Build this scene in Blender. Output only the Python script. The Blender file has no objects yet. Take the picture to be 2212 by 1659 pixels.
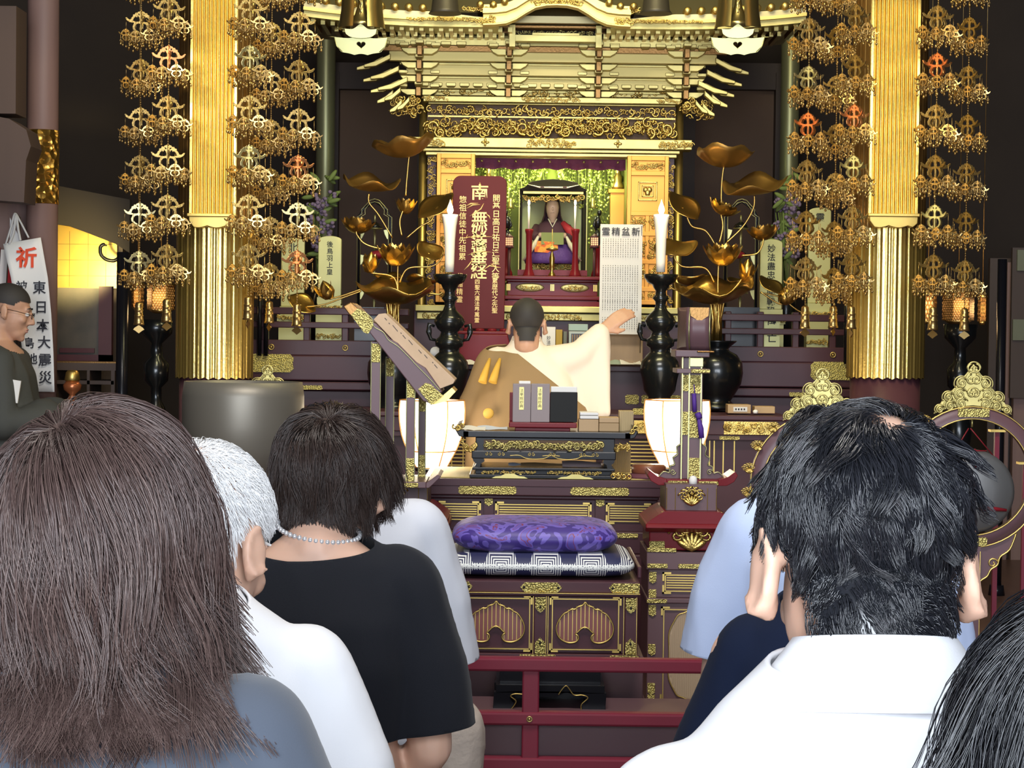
import bpy, bmesh, math, random
import numpy as np
from mathutils import Vector, Matrix, Euler, Quaternion
PI = math.pi
SC = bpy.context.scene
COL = SC.collection
# ------------------------------------------------------------------ camera
F, CX, CY = 4424.0, 1106.0, 829.5
CAM_Z = 1.40
FLZ = 0.16
PITCH = -math.atan(109.5 / F)
ROLL = math.radians(0.7)
CAM_R = (Matrix.Rotation(PI / 2 + PITCH, 3, 'X') @ Matrix.Rotation(ROLL, 3, 'Z'))
cd = bpy.data.cameras.new('camera')
cam = bpy.data.objects.new('camera', cd)
COL.objects.link(cam)
cam.matrix_world = Matrix.Translation((0, 0, CAM_Z)) @ CAM_R.to_4x4()
cd.sensor_width = 36.0
cd.lens = 36.0 * F / 2212.0
cd.clip_start = 0.05
cd.clip_end = 100
SC.camera = cam
# ------------------------------------------------------------------ light
SC.view_settings.view_transform = 'Standard'
SC.view_settings.look = 'None'
SC.view_settings.gamma = 1.0
SC.view_settings.use_curve_mapping = False
SC.view_settings.exposure = 0.0
SC.cycles.max_bounces = 6
SC.cycles.diffuse_bounces = 3
SC.cycles.glossy_bounces = 3
SC.cycles.transmission_bounces = 4
SC.cycles.sample_clamp_indirect = 4.0
SC.cycles.use_denoising = True
w = bpy.data.worlds.new('world')
SC.world = w
w.use_nodes = True
w.node_tree.nodes['Background'].inputs[0].default_value = (0.75, 0.85, 1.0, 1)
w.node_tree.nodes['Background'].inputs[1].default_value = 0.6


def lamp(name, kind, loc, target, energy, color, size=0.1, size_y=None, spot=None, blend=0.5):
    l = bpy.data.lights.new(name, kind)
    l.energy = energy
    l.color = color
    if kind == 'AREA':
        l.size = size
        if size_y:
            l.shape = 'RECTANGLE'
            l.size_y = size_y
    else:
        l.shadow_soft_size = size
    if kind == 'SPOT':
        l.spot_size = math.radians(spot)
        l.spot_blend = blend
    o = bpy.data.objects.new(name, l)
    COL.objects.link(o)
    o.location = loc
    if target is not None:
        d = Vector(target) - Vector(loc)
        o.rotation_euler = d.to_track_quat('-Z', 'Y').to_euler()
    return o


DAY = (0.84, 0.91, 1.0)
WARM = (1.0, 0.80, 0.42)
lamp('doorway_daylight', 'AREA', (0.0, -2.4, 2.0), (0.0, 6.0, 1.1), 720, DAY, 4.6, 2.8)
lamp('fill_nave_overhead', 'AREA', (0.0, 3.6, 4.9), (0.0, 6.6, 0.9), 190, (1.0, 0.95, 0.88), 2.4, 0.8)  # added overhead fill that brightens the altar front, not a fixture of the hall
lamp('ceiling_lamp_shrine', 'AREA', (0.3, 7.6, 4.3), (0.2, 10.6, 2.3), 88, (1.0, 0.90, 0.45), 1.6, 0.5)
lamp('spot_pillar_west', 'SPOT', (-1.66, 6.4, 2.66), (-1.30, 8.85, 2.38), 230, WARM, 0.05, spot=15, blend=0.9)
lamp('spot_pillar_east', 'SPOT', (2.12, 6.4, 2.70), (1.66, 8.85, 2.36), 95, WARM, 0.06, spot=24, blend=0.8)
lamp('spot_pillar_foot_west', 'SPOT', (-0.8, 6.8, 3.6), (-1.30, 9.0, 1.4), 230, (1.0, 0.9, 0.45), 0.1, spot=20, blend=0.8)
lamp('spot_pillar_foot_east', 'SPOT', (1.1, 6.8, 3.6), (1.66, 9.0, 1.4), 210, (1.0, 0.9, 0.45), 0.1, spot=20, blend=0.8)
# ------------------------------------------------------------------ helpers


def at(px, py, Y):
    """pixel of the 2212x1659 frame and a depth -> world point"""
    d = CAM_R @ Vector(((px - CX) / F, -(py - CY) / F, -1.0))
    k = Y / d.y
    return Vector((d.x * k, Y, CAM_Z + d.z * k))


def tag(o, label=None, cat=None, group=None, kind=None):
    if label: o['label'] = label
    if cat: o['category'] = cat
    if group: o['group'] = group
    if kind: o['kind'] = kind
    return o


def thing(name, label, cat, loc=(0, 0, 0), group=None, rz=0.0):
    o = bpy.data.objects.new(name, None)
    o.empty_display_size = 0.05
    COL.objects.link(o)
    o.location = loc
    o.rotation_euler = (0, 0, rz)
    return tag(o, label, cat, group)


def copy_tree(o, parent=None):
    c = o.copy()
    COL.objects.link(c)
    c.parent = parent
    if parent is not None:
        c.matrix_parent_inverse = o.matrix_parent_inverse.copy()
    for ch in list(o.children):
        copy_tree(ch, c)
    return c


class MB:
    """collects shapes, builds them as ONE mesh object"""
    def __init__(s):
        s.v = []; s.f = []; s.mi = []; s.sm = []; s.m = 0

    def add(s, vs, fs, smooth=False):
        b = len(s.v)
        s.v.extend([tuple(p) for p in vs])
        for q in fs:
            s.f.append(tuple(i + b for i in q)); s.mi.append(s.m); s.sm.append(smooth)

    def box(s, c, d, R=None):
        hx, hy, hz = d[0] / 2, d[1] / 2, d[2] / 2
        P = [Vector((x, y, z)) for x in (-hx, hx) for y in (-hy, hy) for z in (-hz, hz)]
        if R is not None: P = [R @ p for p in P]
        c = Vector(c)
        s.add([p + c for p in P], [(0, 1, 3, 2), (4, 6, 7, 5), (0, 4, 5, 1), (2, 3, 7, 6), (0, 2, 6, 4), (1, 5, 7, 3)])

    def bb(s, x0, x1, y0, y1, z0, z1):
        s.box(((x0 + x1) / 2, (y0 + y1) / 2, (z0 + z1) / 2), (abs(x1 - x0), abs(y1 - y0), abs(z1 - z0)))

    def hexa(s, P):
        s.add(P, [(3, 2, 1, 0), (4, 5, 6, 7), (0, 1, 5, 4), (1, 2, 6, 5), (2, 3, 7, 6), (3, 0, 4, 7)])

    def prism(s, pts, y0, y1, smooth=False):
        """outline in x,z extruded along y"""
        n = len(pts)
        a = sum(pts[i][0] * pts[(i + 1) % n][1] - pts[(i + 1) % n][0] * pts[i][1] for i in range(n))
        if a < 0: pts = pts[::-1]
        vs = [(p[0], y0, p[1]) for p in pts] + [(p[0], y1, p[1]) for p in pts]
        fs = [tuple(range(n)), tuple(range(2 * n - 1, n - 1, -1))]
        fs += [(i, n + i, n + (i + 1) % n, (i + 1) % n) for i in range(n)]
        s.add(vs, fs[:2], False); b = len(s.v) - 2 * n
        for q in fs[2:]:
            s.f.append(tuple(i + b for i in q)); s.mi.append(s.m); s.sm.append(smooth)

    def prism_x(s, pts, x0, x1, smooth=False):
        """outline in y,z extruded along x"""
        n = len(pts)
        a = sum(pts[i][0] * pts[(i + 1) % n][1] - pts[(i + 1) % n][0] * pts[i][1] for i in range(n))
        if a < 0: pts = pts[::-1]
        b = len(s.v)
        s.v.extend([(x0, p[0], p[1]) for p in pts] + [(x1, p[0], p[1]) for p in pts])
        fs = [tuple(range(n - 1, -1, -1)), tuple(range(n, 2 * n))]
        fs += [(i, (i + 1) % n, n + (i + 1) % n, n + i) for i in range(n)]
        for k, q in enumerate(fs):
            s.f.append(tuple(i + b for i in q)); s.mi.append(s.m); s.sm.append(smooth and k > 1)

    def lathe(s, prof, n=20, c=(0, 0, 0), R=None, a0=0.0, a1=2 * PI, sx=1.0, sy=1.0):
        full = abs(a1 - a0 - 2 * PI) < 1e-6
        m = n if full else n + 1
        vs = []
        for r, z in prof:
            for k in range(m):
                a = a0 + (a1 - a0) * k / n
                p = Vector((r * math.cos(a) * sx, r * math.sin(a) * sy, z))
                if R is not None: p = R @ p
                vs.append(p + Vector(c))
        fs = []
        for i in range(len(prof) - 1):
            for k in range(n):
                k2 = (k + 1) % m
                fs.append((i * m + k, i * m + k2, (i + 1) * m + k2, (i + 1) * m + k))
        s.add(vs, fs, True)
        if full and tuple(prof[0]) != tuple(prof[-1]):
            b = len(s.v) - len(vs)
            for i, rev in ((0, True), (len(prof) - 1, False)):
                if prof[i][0] > 1e-5:
                    q = [b + i * m + k for k in range(m)]
                    s.f.append(tuple(q[::-1] if rev else q)); s.mi.append(s.m); s.sm.append(False)

    def tube(s, path, r, n=8, closed=False, flat=1.0, cap=True):
        P = [Vector(p) for p in path]
        N = len(P)
        rs = r if hasattr(r, '__len__') else [r] * N
        T = []
        for i in range(N):
            if closed: t = P[(i + 1) % N] - P[i - 1]
            else: t = P[min(i + 1, N - 1)] - P[max(i - 1, 0)]
            T.append(t.normalized() if t.length > 1e-9 else Vector((0, 0, 1)))
        up = Vector((0, 1, 0))
        if abs(T[0].dot(up)) > 0.9: up = Vector((1, 0, 0))
        u = (up - T[0] * up.dot(T[0])).normalized()
        vs = []
        for i in range(N):
            u = (u - T[i] * u.dot(T[i]))
            u = u.normalized() if u.length > 1e-9 else T[i].orthogonal().normalized()
            w_ = T[i].cross(u)
            for k in range(n):
                a = 2 * PI * k / n
                vs.append(P[i] + u * (math.cos(a) * rs[i] * flat) + w_ * (math.sin(a) * rs[i]))
        fs = []
        for i in range(N if closed else N - 1):
            j = (i + 1) % N
            for k in range(n):
                k2 = (k + 1) % n
                fs.append((i * n + k, i * n + k2, j * n + k2, j * n + k))
        s.add(vs, fs, True)
        if not closed and cap:
            b = len(s.v) - len(vs)
            s.f.append(tuple(b + k for k in range(n - 1, -1, -1))); s.mi.append(s.m); s.sm.append(False)
            s.f.append(tuple(b + (N - 1) * n + k for k in range(n))); s.mi.append(s.m); s.sm.append(False)

    def ball(s, c, r, nu=12, nv=8, R=None):
        rx, ry, rz = (r, r, r) if not hasattr(r, '__len__') else r
        vs = []
        for i in range(nv + 1):
            t = PI * i / nv
            for k in range(nu):
                a = 2 * PI * k / nu
                p = Vector((rx * math.sin(t) * math.cos(a), ry * math.sin(t) * math.sin(a), -rz * math.cos(t)))
                if R is not None: p = R @ p
                vs.append(p + Vector(c))
        fs = []
        for i in range(nv):
            for k in range(nu):
                k2 = (k + 1) % nu
                if i == 0: fs.append((k, nu + k2, nu + k))
                elif i == nv - 1: fs.append((i * nu + k, i * nu + k2, (i + 1) * nu + k))
                else: fs.append((i * nu + k, i * nu + k2, (i + 1) * nu + k2, (i + 1) * nu + k))
        s.add(vs, fs, True)

    def grid(s, fn, nu, nv, smooth=True, wrap=False):
        vs = [fn(i / nu, j / nv) for j in range(nv + 1) for i in range(nu + (0 if wrap else 1))]
        m = nu if wrap else nu + 1
        fs = [(j * m + i, j * m + (i + 1) % m, (j + 1) * m + (i + 1) % m, (j + 1) * m + i) for j in range(nv) for i in range(nu)]
        s.add(vs, fs, smooth)

    def torus(s, c, R0, r, n=32, k=8, axis='y', flat=1.0):
        path = []
        for i in range(n):
            a = 2 * PI * i / n
            x, z = R0 * math.cos(a), R0 * math.sin(a)
            p = {'y': (x, 0, z), 'z': (x, z, 0), 'x': (0, x, z)}[axis]
            path.append(Vector(p) + Vector(c))
        s.tube(path, r, k, True, flat)

    def mesh(s, me_verts, me_faces, M=None, smooth=False):
        if M is not None: me_verts = [M @ Vector(v) for v in me_verts]
        s.add(me_verts, me_faces, smooth)

    def build(s, name, mats, parent=None, loc=None, bevel=0.0, fix=False, kind=None, label=None):
        me = bpy.data.meshes.new(name)
        me.from_pydata(s.v, [], s.f)
        if not isinstance(mats, (list, tuple)): mats = [mats]
        for m in mats: me.materials.append(m)
        me.polygons.foreach_set('material_index', s.mi)
        me.polygons.foreach_set('use_smooth', s.sm)
        if fix:
            bm = bmesh.new(); bm.from_mesh(me)
            bmesh.ops.recalc_face_normals(bm, faces=bm.faces)
            bm.to_mesh(me); bm.free()
        me.update()
        o = bpy.data.objects.new(name, me)
        COL.objects.link(o)
        if parent is not None: o.parent = parent
        if loc is not None: o.location = loc
        if bevel > 0:
            b = o.modifiers.new('bevel', 'BEVEL'); b.width = bevel; b.segments = 2; b.limit_method = 'ANGLE'
            b.angle_limit = math.radians(40)
        if kind: o['kind'] = kind
        if label: o['label'] = label
        return o


class Fr:
    """a place in the hall at depth Y, with local coordinates measured from its origin"""
    def __init__(s, px, py, Y):
        s.Y = Y; s.o = at(px, py, Y); s.k = Y / F

    def p(s, px, py, dy=0.0):
        return at(px, py, s.Y + dy) - s.o

    def xz(s, px, py):
        q = at(px, py, s.Y) - s.o
        return (q.x, q.z)


def spiral(c, r, turns, a0, sgn=1, n=18, r1=0.12, y=0.0):
    """points of a scroll in the xz plane, from outside to centre"""
    out = []
    for i in range(n + 1):
        t = i / n
        rr = r * (1 - t) + r * r1 * t
        a = a0 + sgn * turns * 2 * PI * t
        out.append((c[0] + rr * math.cos(a), y, c[1] + rr * math.sin(a)))
    return out


def curve_plate(loops, ext, bev=0.0, res=6, cyc=True):
    """filled outline (with holes) in x,z, thickness 2*ext along y -> verts, faces"""
    cu = bpy.data.curves.new('tmp', 'CURVE')
    cu.dimensions = '2D'; cu.fill_mode = 'BOTH'; cu.extrude = ext; cu.bevel_depth = bev; cu.bevel_resolution = 1
    for lp in loops:
        sp = cu.splines.new('POLY')
        sp.points.add(len(lp) - 1)
        for i, p in enumerate(lp): sp.points[i].co = (p[0], p[1], 0, 1)
        sp.use_cyclic_u = True
    return _curve_mesh(cu)


def _curve_mesh(cu):
    o = bpy.data.objects.new('tmp', cu)
    COL.objects.link(o)
    dg = bpy.context.evaluated_depsgraph_get()
    me = bpy.data.meshes.new_from_object(o.evaluated_get(dg))
    vs = [(v.co.x, -v.co.z, v.co.y) for v in me.vertices]
    fs = [tuple(p.vertices) for p in me.polygons]
    bpy.data.objects.remove(o); bpy.data.meshes.remove(me); bpy.data.curves.remove(cu)
    return vs, fs


_glyph = {}


def glyph(ch, bold=0.0):
    if (ch, bold) not in _glyph:
        cu = bpy.data.curves.new('tmp', 'FONT')
        cu.body = ch; cu.size = 1.0; cu.extrude = 0.012; cu.offset = bold; cu.resolution_u = 3
        cu.align_x = 'CENTER'
        _glyph[(ch, bold)] = _curve_mesh(cu)
    return _glyph[(ch, bold)]


def write(mb, text, x, z, size, y, vertical=True, step=1.06, bold=0.0, sx=1.0, R=None, o=None):
    """writes into mb, facing -y; x,z = centre top (vertical) or left (horizontal)"""
    for i, ch in enumerate(text):
        if ch == ' ': continue
        vs, fs = glyph(ch, bold)
        ox = x if vertical else x + size * step * i
        oz = z - size * (0.88 + step * i) if vertical else z - size * 0.88
        P = [Vector((ox + v[0] * size * sx, y + v[1] * size, oz + v[2] * size)) for v in vs]
        if R is not None: P = [R @ p + Vector(o) for p in P]
        mb.add(P, fs)


def sub(parent, name, mats, fn, **kw):
    mb = MB(); fn(mb)
    return mb.build(name, mats, parent, **kw)


# ------------------------------------------------------------------ materials
MATS = {}


def mat(name, col=(0.5, 0.5, 0.5), rough=0.5, metal=0.0, spec=0.5, noise=None, bump=None, coat=0.0, emit=None, estr=0.0,
        sss=0.0, sheen=0.0, var=None, trans=0.0, aniso=0.0, alpha=1.0):
    m = bpy.data.materials.new(name)
    m.use_nodes = True
    nt = m.node_tree
    b = nt.nodes['Principled BSDF']
    b.inputs['Base Color'].default_value = (*col, 1)
    b.inputs['Roughness'].default_value = rough
    b.inputs['Metallic'].default_value = metal
    b.inputs['Specular IOR Level'].default_value = spec
    b.inputs['Coat Weight'].default_value = coat
    b.inputs['Coat Roughness'].default_value = 0.12
    if sss:
        b.inputs['Subsurface Weight'].default_value = sss
        b.inputs['Subsurface Radius'].default_value = (0.012, 0.005, 0.003)
    if sheen: b.inputs['Sheen Weight'].default_value = sheen
    if trans: b.inputs['Transmission Weight'].default_value = trans
    if emit:
        b.inputs['Emission Color'].default_value = (*emit, 1)
        b.inputs['Emission Strength'].default_value = estr
    tc = nt.nodes.new('ShaderNodeTexCoord')
    if noise:  # (scale, second colour, stretch xyz, contrast)
        mp = nt.nodes.new('ShaderNodeMapping')
        mp.inputs['Scale'].default_value = noise[2]
        nt.links.new(tc.outputs['Object'], mp.inputs['Vector'])
        n = nt.nodes.new('ShaderNodeTexNoise')
        n.inputs['Scale'].default_value = noise[0]
        n.inputs['Detail'].default_value = 4
        nt.links.new(mp.outputs[0], n.inputs['Vector'])
        r = nt.nodes.new('ShaderNodeValToRGB')
        c_ = noise[3]
        r.color_ramp.elements[0].position = 0.5 - c_; r.color_ramp.elements[1].position = 0.5 + c_
        r.color_ramp.elements[0].color = (*col, 1); r.color_ramp.elements[1].color = (*noise[1], 1)
        nt.links.new(n.outputs['Fac'], r.inputs[0])
        nt.links.new(r.outputs[0], b.inputs['Base Color'])
    if var:  # second colour by strand
        g = nt.nodes.new('ShaderNodeNewGeometry')
        r = nt.nodes.new('ShaderNodeValToRGB')
        r.color_ramp.elements[0].color = (*col, 1); r.color_ramp.elements[1].color = (*var, 1)
        nt.links.new(g.outputs['Random Per Island'], r.inputs[0])
        nt.links.new(r.outputs[0], b.inputs['Base Color'])
    if bump:  # (kind, scale, strength, distance, stretch)
        mp = nt.nodes.new('ShaderNodeMapping')
        mp.inputs['Scale'].default_value = bump[4] if len(bump) > 4 else (1, 1, 1)
        nt.links.new(tc.outputs['Object'], mp.inputs['Vector'])
        if bump[0] == 'noise':
            t = nt.nodes.new('ShaderNodeTexNoise'); t.inputs['Detail'].default_value = 3; out = t.outputs['Fac']
        elif bump[0] == 'voronoi':
            t = nt.nodes.new('ShaderNodeTexVoronoi'); out = t.outputs['Distance']
        else:
            t = nt.nodes.new('ShaderNodeTexWave'); out = t.outputs['Fac']
        t.inputs['Scale'].default_value = bump[1]
        nt.links.new(mp.outputs[0], t.inputs['Vector'])
        bp = nt.nodes.new('ShaderNodeBump')
        bp.inputs['Strength'].default_value = bump[2]
        bp.inputs['Distance'].default_value = bump[3]
        nt.links.new(out, bp.inputs['Height'])
        nt.links.new(bp.outputs[0], b.inputs['Normal'])
    MATS[name] = m
    return m


GOLD = mat('gold_leaf', (0.66, 0.48, 0.15), 0.40, 0.95, noise=(9, (0.56, 0.40, 0.12), (1, 1, 1), 0.2))
GOLD_PALE = mat('gold_pale', (0.54, 0.46, 0.18), 0.45, 0.9, noise=(14, (0.44, 0.37, 0.14), (1, 1, 1), 0.2))
GOLD_CARVE = mat('gold_carved', (0.62, 0.44, 0.13), 0.34, 0.95, bump=('noise', 160, 0.5, 0.004))
GOLD_DARK = mat('gold_dark', (0.24, 0.13, 0.045), 0.40, 0.9, bump=('noise', 120, 0.3, 0.003))
BRONZE = mat('bronze_gilt', (0.46, 0.31, 0.12), 0.32, 0.95)
GOLD_LOTUS = mat('gold_lotus', (0.54, 0.355, 0.10), 0.30, 0.97, bump=('noise', 30, 0.15, 0.01))
GOLD_ENGR = mat('gold_engraved', (0.56, 0.47, 0.16), 0.45, 0.9, bump=('voronoi', 190, 0.7, 0.004))
LACQ = mat('lacquer_brown', (0.066, 0.024, 0.034), 0.36, 0.0, spec=0.26, noise=(5, (0.075, 0.030, 0.036), (1, 1, 1), 0.3))
LACQ_RED = mat('lacquer_red', (0.17, 0.012, 0.018), 0.30, 0.0, spec=0.14)
RAIL_RED = mat('rail_red', (0.20, 0.018, 0.040), 0.4, 0.0, spec=0.25, noise=(6, (0.16, 0.020, 0.036), (1, 1, 1), 0.3))
LACQ_BLACK = mat('lacquer_black', (0.008, 0.008, 0.011), 0.24, 0.0, spec=0.28)
CARVE_BACK = mat('carving_ground', (0.085, 0.045, 0.018), 0.6, 0.2)
BRONZE_BLACK = mat('bronze_black', (0.012, 0.014, 0.016), 0.3, 0.6, coat=0.4)
DARK = mat('dark_void', (0.012, 0.008, 0.008), 0.8)
WALLM = mat('wall_brown', (0.022, 0.014, 0.012), 0.85, noise=(3, (0.03, 0.02, 0.016), (1, 1, 1), 0.3))
TIMBER = mat('timber_dark', (0.050, 0.032, 0.026), 0.6, noise=(6, (0.075, 0.048, 0.038), (1, 1, 0.1), 0.3))
TIMBER_MAUVE = mat('timber_mauve', (0.18, 0.105, 0.092), 0.6, noise=(7, (0.23, 0.14, 0.12), (3, 3, 0.2), 0.3))
FLOORM = mat('floor_wood', (0.10, 0.055, 0.045), 0.35, noise=(4, (0.15, 0.08, 0.06), (8, 0.6, 1), 0.3))
PAPER = mat('paper_white', (0.80, 0.78, 0.74), 0.9)
PAPER_GREY = mat('paper_grey', (0.66, 0.64, 0.62), 0.9)
INK = mat('ink_black', (0.02, 0.02, 0.03), 0.7)
INK_RED = mat('ink_red', (0.75, 0.07, 0.02), 0.7)
WAX = mat('candle_wax', (0.85, 0.80, 0.72), 0.45, sss=0.3)
FLAME = mat('flame', (1, 0.8, 0.4), 0.5, emit=(1.0, 0.75, 0.35), estr=14.0)
WOOD_TAN = mat('wood_tan', (0.48, 0.32, 0.16), 0.55, noise=(5, (0.40, 0.26, 0.13), (6, 6, 0.6), 0.3))
WOOD_PALE = mat('wood_pale', (0.72, 0.62, 0.36), 0.5, noise=(5, (0.66, 0.56, 0.30), (6, 6, 0.6), 0.3))
# ================================================================== the hall
def S(name, fn, m, bevel=0.0):
    o = sub(None, name, m, fn, bevel=bevel); o['kind'] = 'structure'; return o


S('floor', lambda b: b.bb(-6, 6, -2.3, 5.12, -0.1, 0.0), FLOORM)
S('floor_inner', lambda b: b.bb(-6, 6, 5.12, 13.4, 0.0, FLZ), FLOORM)
S('ceiling', lambda b: b.bb(-6, 6, -2.3, 13.4, 5.2, 5.3), TIMBER)
S('wall_left', lambda b: b.bb(-6.1, -6, -2.3, 13.4, -0.1, 5.3), WALLM)
S('wall_right', lambda b: b.bb(6, 6.1, -2.3, 13.4, -0.1, 5.3), WALLM)
S('wall_back', lambda b: b.bb(-6, 6, 13.3, 13.4, -0.1, 5.3), WALLM)


def _front(b):
    b.bb(-6, -4.2, -2.3, -2.2, -0.1, 5.3); b.bb(4.2, 6, -2.3, -2.2, -0.1, 5.3); b.bb(-4.2, 4.2, -2.3, -2.2, 4.0, 5.3)


S('wall_front', _front, WALLM)


# wall panels with dark posts behind the shrine, each side
def wall_panel(side, x0, x1, xp, rp):
    a, c = at(x0, 195, 12.6), at(x1, 195, 12.6)
    lo = FLZ

    def fn(b):
        b.m = 0; b.bb(a.x, c.x, 12.6, 12.7, lo, a.z)
        b.m = 1; b.bb(a.x - 0.06, c.x + 0.06, 12.52, 12.62, a.z, a.z + 0.16)
        b.bb(a.x - 0.10, a.x, 12.5, 12.7, lo, a.z + 0.1); b.bb(c.x, c.x + 0.10, 12.5, 12.7, lo, a.z + 0.1)
    S('wall_back_panel_' + side, fn, [WALLM2, TIMBER])
    p = at(xp, 300, 12.2)
    S('column_' + side, lambda b: b.lathe([(rp, FLZ), (rp, 5.2)], 20, (p.x, p.y, 0)), COL_GREEN)


WALLM2 = mat('wall_panel_brown', (0.18, 0.11, 0.075), 0.8, noise=(3, (0.15, 0.09, 0.06), (1, 1, 1), 0.3))
COL_GREEN = mat('column_green_gilt', (0.42, 0.42, 0.22), 0.4, 0.6)
wall_panel('left', 735, 905, 703, 0.055)
wall_panel('right', 1500, 1672, 1705, 0.055)


# far left: round timber column with a gilt wave band, painted beams
def _colfar(b):
    p = at(92, 300, 9.9)
    b.m = 0; b.lathe([(0.075, FLZ), (0.075, 5.2)], 28, (p.x, p.y, 0))
    b.m = 1; z1, z0 = at(92, 282, 9.9).z, at(92, 441, 9.9).z
    b.lathe([(0.078, z0), (0.079, z0 + 0.005), (0.079, z1 - 0.005), (0.078, z1)], 28, (p.x, p.y, 0))


WAVE = mat('gilt_wave_band', (0.80, 0.47, 0.10), 0.35, 0.95, bump=('voronoi', 28, 1.0, 0.03))
S('column_far_left', _colfar, [TIMBER_MAUVE, WAVE])


def _beams(b):
    a = at(-60, 120, 9.4); c = at(46, 120, 9.4)
    b.bb(a.x, c.x, 9.3, 9.5, at(0, 250, 9.4).z, at(0, 20, 9.4).z)
    c = at(80, 300, 9.4)
    P = [(a.x, at(0, 245, 9.4).z), (at(35, 0, 9.4).x, at(0, 262, 9.4).z), (at(72, 0, 9.4).x, at(0, 285, 9.4).z), (at(82, 0, 9.4).x, at(0, 320, 9.4).z),
         (at(72, 0, 9.4).x, at(0, 350, 9.4).z), (at(68, 0, 9.4).x, at(0, 440, 9.4).z), (a.x, at(0, 432, 9.4).z)]
    b.prism(P, 9.28, 9.5)


S('beam_far_left', _beams, mat('timber_beam', (0.075, 0.045, 0.036), 0.7, noise=(6, (0.05, 0.03, 0.025), (1, 1, 0.1), 0.3)))
lamp('spot_column_far', 'SPOT', (-1.6, 6.5, 3.5), (-2.25, 9.9, 2.2), 60, WARM, 0.1, spot=18)
# ================================================================== the gilt shrine
SHY = 10.5
sh = thing('altar_shrine', 'large gilt altar shrine with carved friezes, bracketed eaves and curved gable', 'shrine', (at(1191, 300, SHY).x, SHY, FLZ))


def SX(dx, dy=0.0): return dx * (SHY + dy) / F
def SZ(py, dy=0.0): return CAM_Z + (720 - py) / F * (SHY + dy) - FLZ


def scrolls(b, x0, x1, z0, z1, y, seed, r, dens=1.0, blob=0.5, tr=0.16):
    """dense carved foliage of scrolls and leaves, in relief"""
    rn = random.Random(seed)
    W, H = abs(x1 - x0), abs(z1 - z0)
    xa, za = min(x0, x1), min(z0, z1)
    n = max(2, int(W * H / (r * r * 2.6) * dens))
    for i in range(n):
        cx = xa + W * ((i + rn.random() * 0.9) / n); cz = za + r * 0.8 + (H - 1.6 * r) * rn.random()
        rr = r * rn.uniform(0.7, 1.15)
        pts = spiral((cx, cz), rr, rn.uniform(0.9, 1.5), rn.random() * 6.28, rn.choice((-1, 1)), 11, 0.15)
        dep = rn.uniform(0, r * 0.9)
        b.tube([(p[0], y - dep - k * r * 0.05, p[2]) for k, p in enumerate(pts)], [rr * tr * (1.3 - 0.7 * k / 11) for k in range(12)], 5, cap=False)
        if rn.random() < blob:
            a = rn.random() * 6.28
            R = Matrix.Rotation(rn.random() * 6.28, 3, 'Y')
            b.ball((cx + rr * math.cos(a), y - dep - rr * 0.2, cz + 0.6 * rr * math.sin(a)), (rr * 0.55, rr * 0.25, rr * 0.22), 7, 5, R)


def S_(name, mats, fn, **kw): return sub(sh, name, mats, fn, **kw)


def _steps(b):
    b.m = 0; b.bb(SX(-292), SX(292), -0.02, 1.4, 0, SZ(662))
    b.m = 1; b.bb(SX(-285), SX(285), -0.06, 1.3, SZ(692), SZ(676)); b.bb(SX(-288), SX(288), -0.09, 1.3, SZ(675), SZ(661))


S_('base', [LACQ, GOLD_PALE], _steps, bevel=0.004)
S_('base_carving', GOLD_CARVE, lambda b: [scrolls(b, SX(a), SX(c), SZ(692), SZ(677), -0.062, 5, SX(6)) for a, c in ((-90, 70), (-270, -180), (180, 270))])


def _beamlow(b):
    b.bb(SX(-301), SX(301), -0.07, 0.07, SZ(323), SZ(302))
    b.bb(SX(-276), SX(276), -0.045, 0.08, SZ(331), SZ(324)); b.bb(SX(-270), SX(270), -0.03, 0.08, SZ(339), SZ(331.5))


S_('lintel_beam', GOLD_PALE, _beamlow, bevel=0.003)


def _fit(b):
    for a, c in ((-52, 52), (-301, -232), (232, 301)):
        scrolls(b, SX(a), SX(c), SZ(324), SZ(302), -0.071, int(a), SX(5.5), 1.2, 0.3, 0.22)
    for x in (-142, 142):
        for q in range(4):
            R = Matrix.Rotation(q * PI / 2, 3, 'Y')
            b.ball(Vector((SX(x), -0.074, SZ(312))) + R @ Vector((0, 0, SX(4.5))), (SX(3), 0.004, SX(4.5)), 7, 5, R)


S_('lintel_fittings', GOLD_CARVE, _fit)
S_('upper_beam', GOLD_PALE, lambda b: (b.bb(SX(-276), SX(276), -0.05, 0.06, SZ(225), SZ(213)), b.bb(SX(-266), SX(266), -0.02, 0.06, SZ(229), SZ(225.5))), bevel=0.003)
S_('upper_beam_fittings', GOLD_CARVE, lambda b: [scrolls(b, SX(a), SX(c), SZ(225), SZ(212), -0.052, int(a) + 3, SX(4), 1.0, 0.3, 0.22) for a, c in ((-62, 62), (-276, -225), (225, 276))])


def _frz(b):
    b.m = 0; b.bb(SX(-268), SX(268), 0.02, 0.06, SZ(303), SZ(228))
    b.m = 1
    scrolls(b, SX(-266), SX(266), SZ(302), SZ(254), 0.0, 11, SX(11), 1.5, 0.9, 0.2)
    scrolls(b, SX(-266), SX(266), SZ(302), SZ(262), -0.03, 12, SX(13), 0.5, 1.0, 0.2)


S_('dragon_frieze', [CARVE_BACK, GOLD_CARVE], _frz)
S_('scroll_frieze', GOLD_CARVE, lambda b: (b.bb(SX(-266), SX(266), -0.005, 0.0, SZ(256), SZ(253)), scrolls(b, SX(-264), SX(264), SZ(254), SZ(229), 0.012, 21, SX(8.5), 1.0, 0.25, 0.24)))


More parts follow.
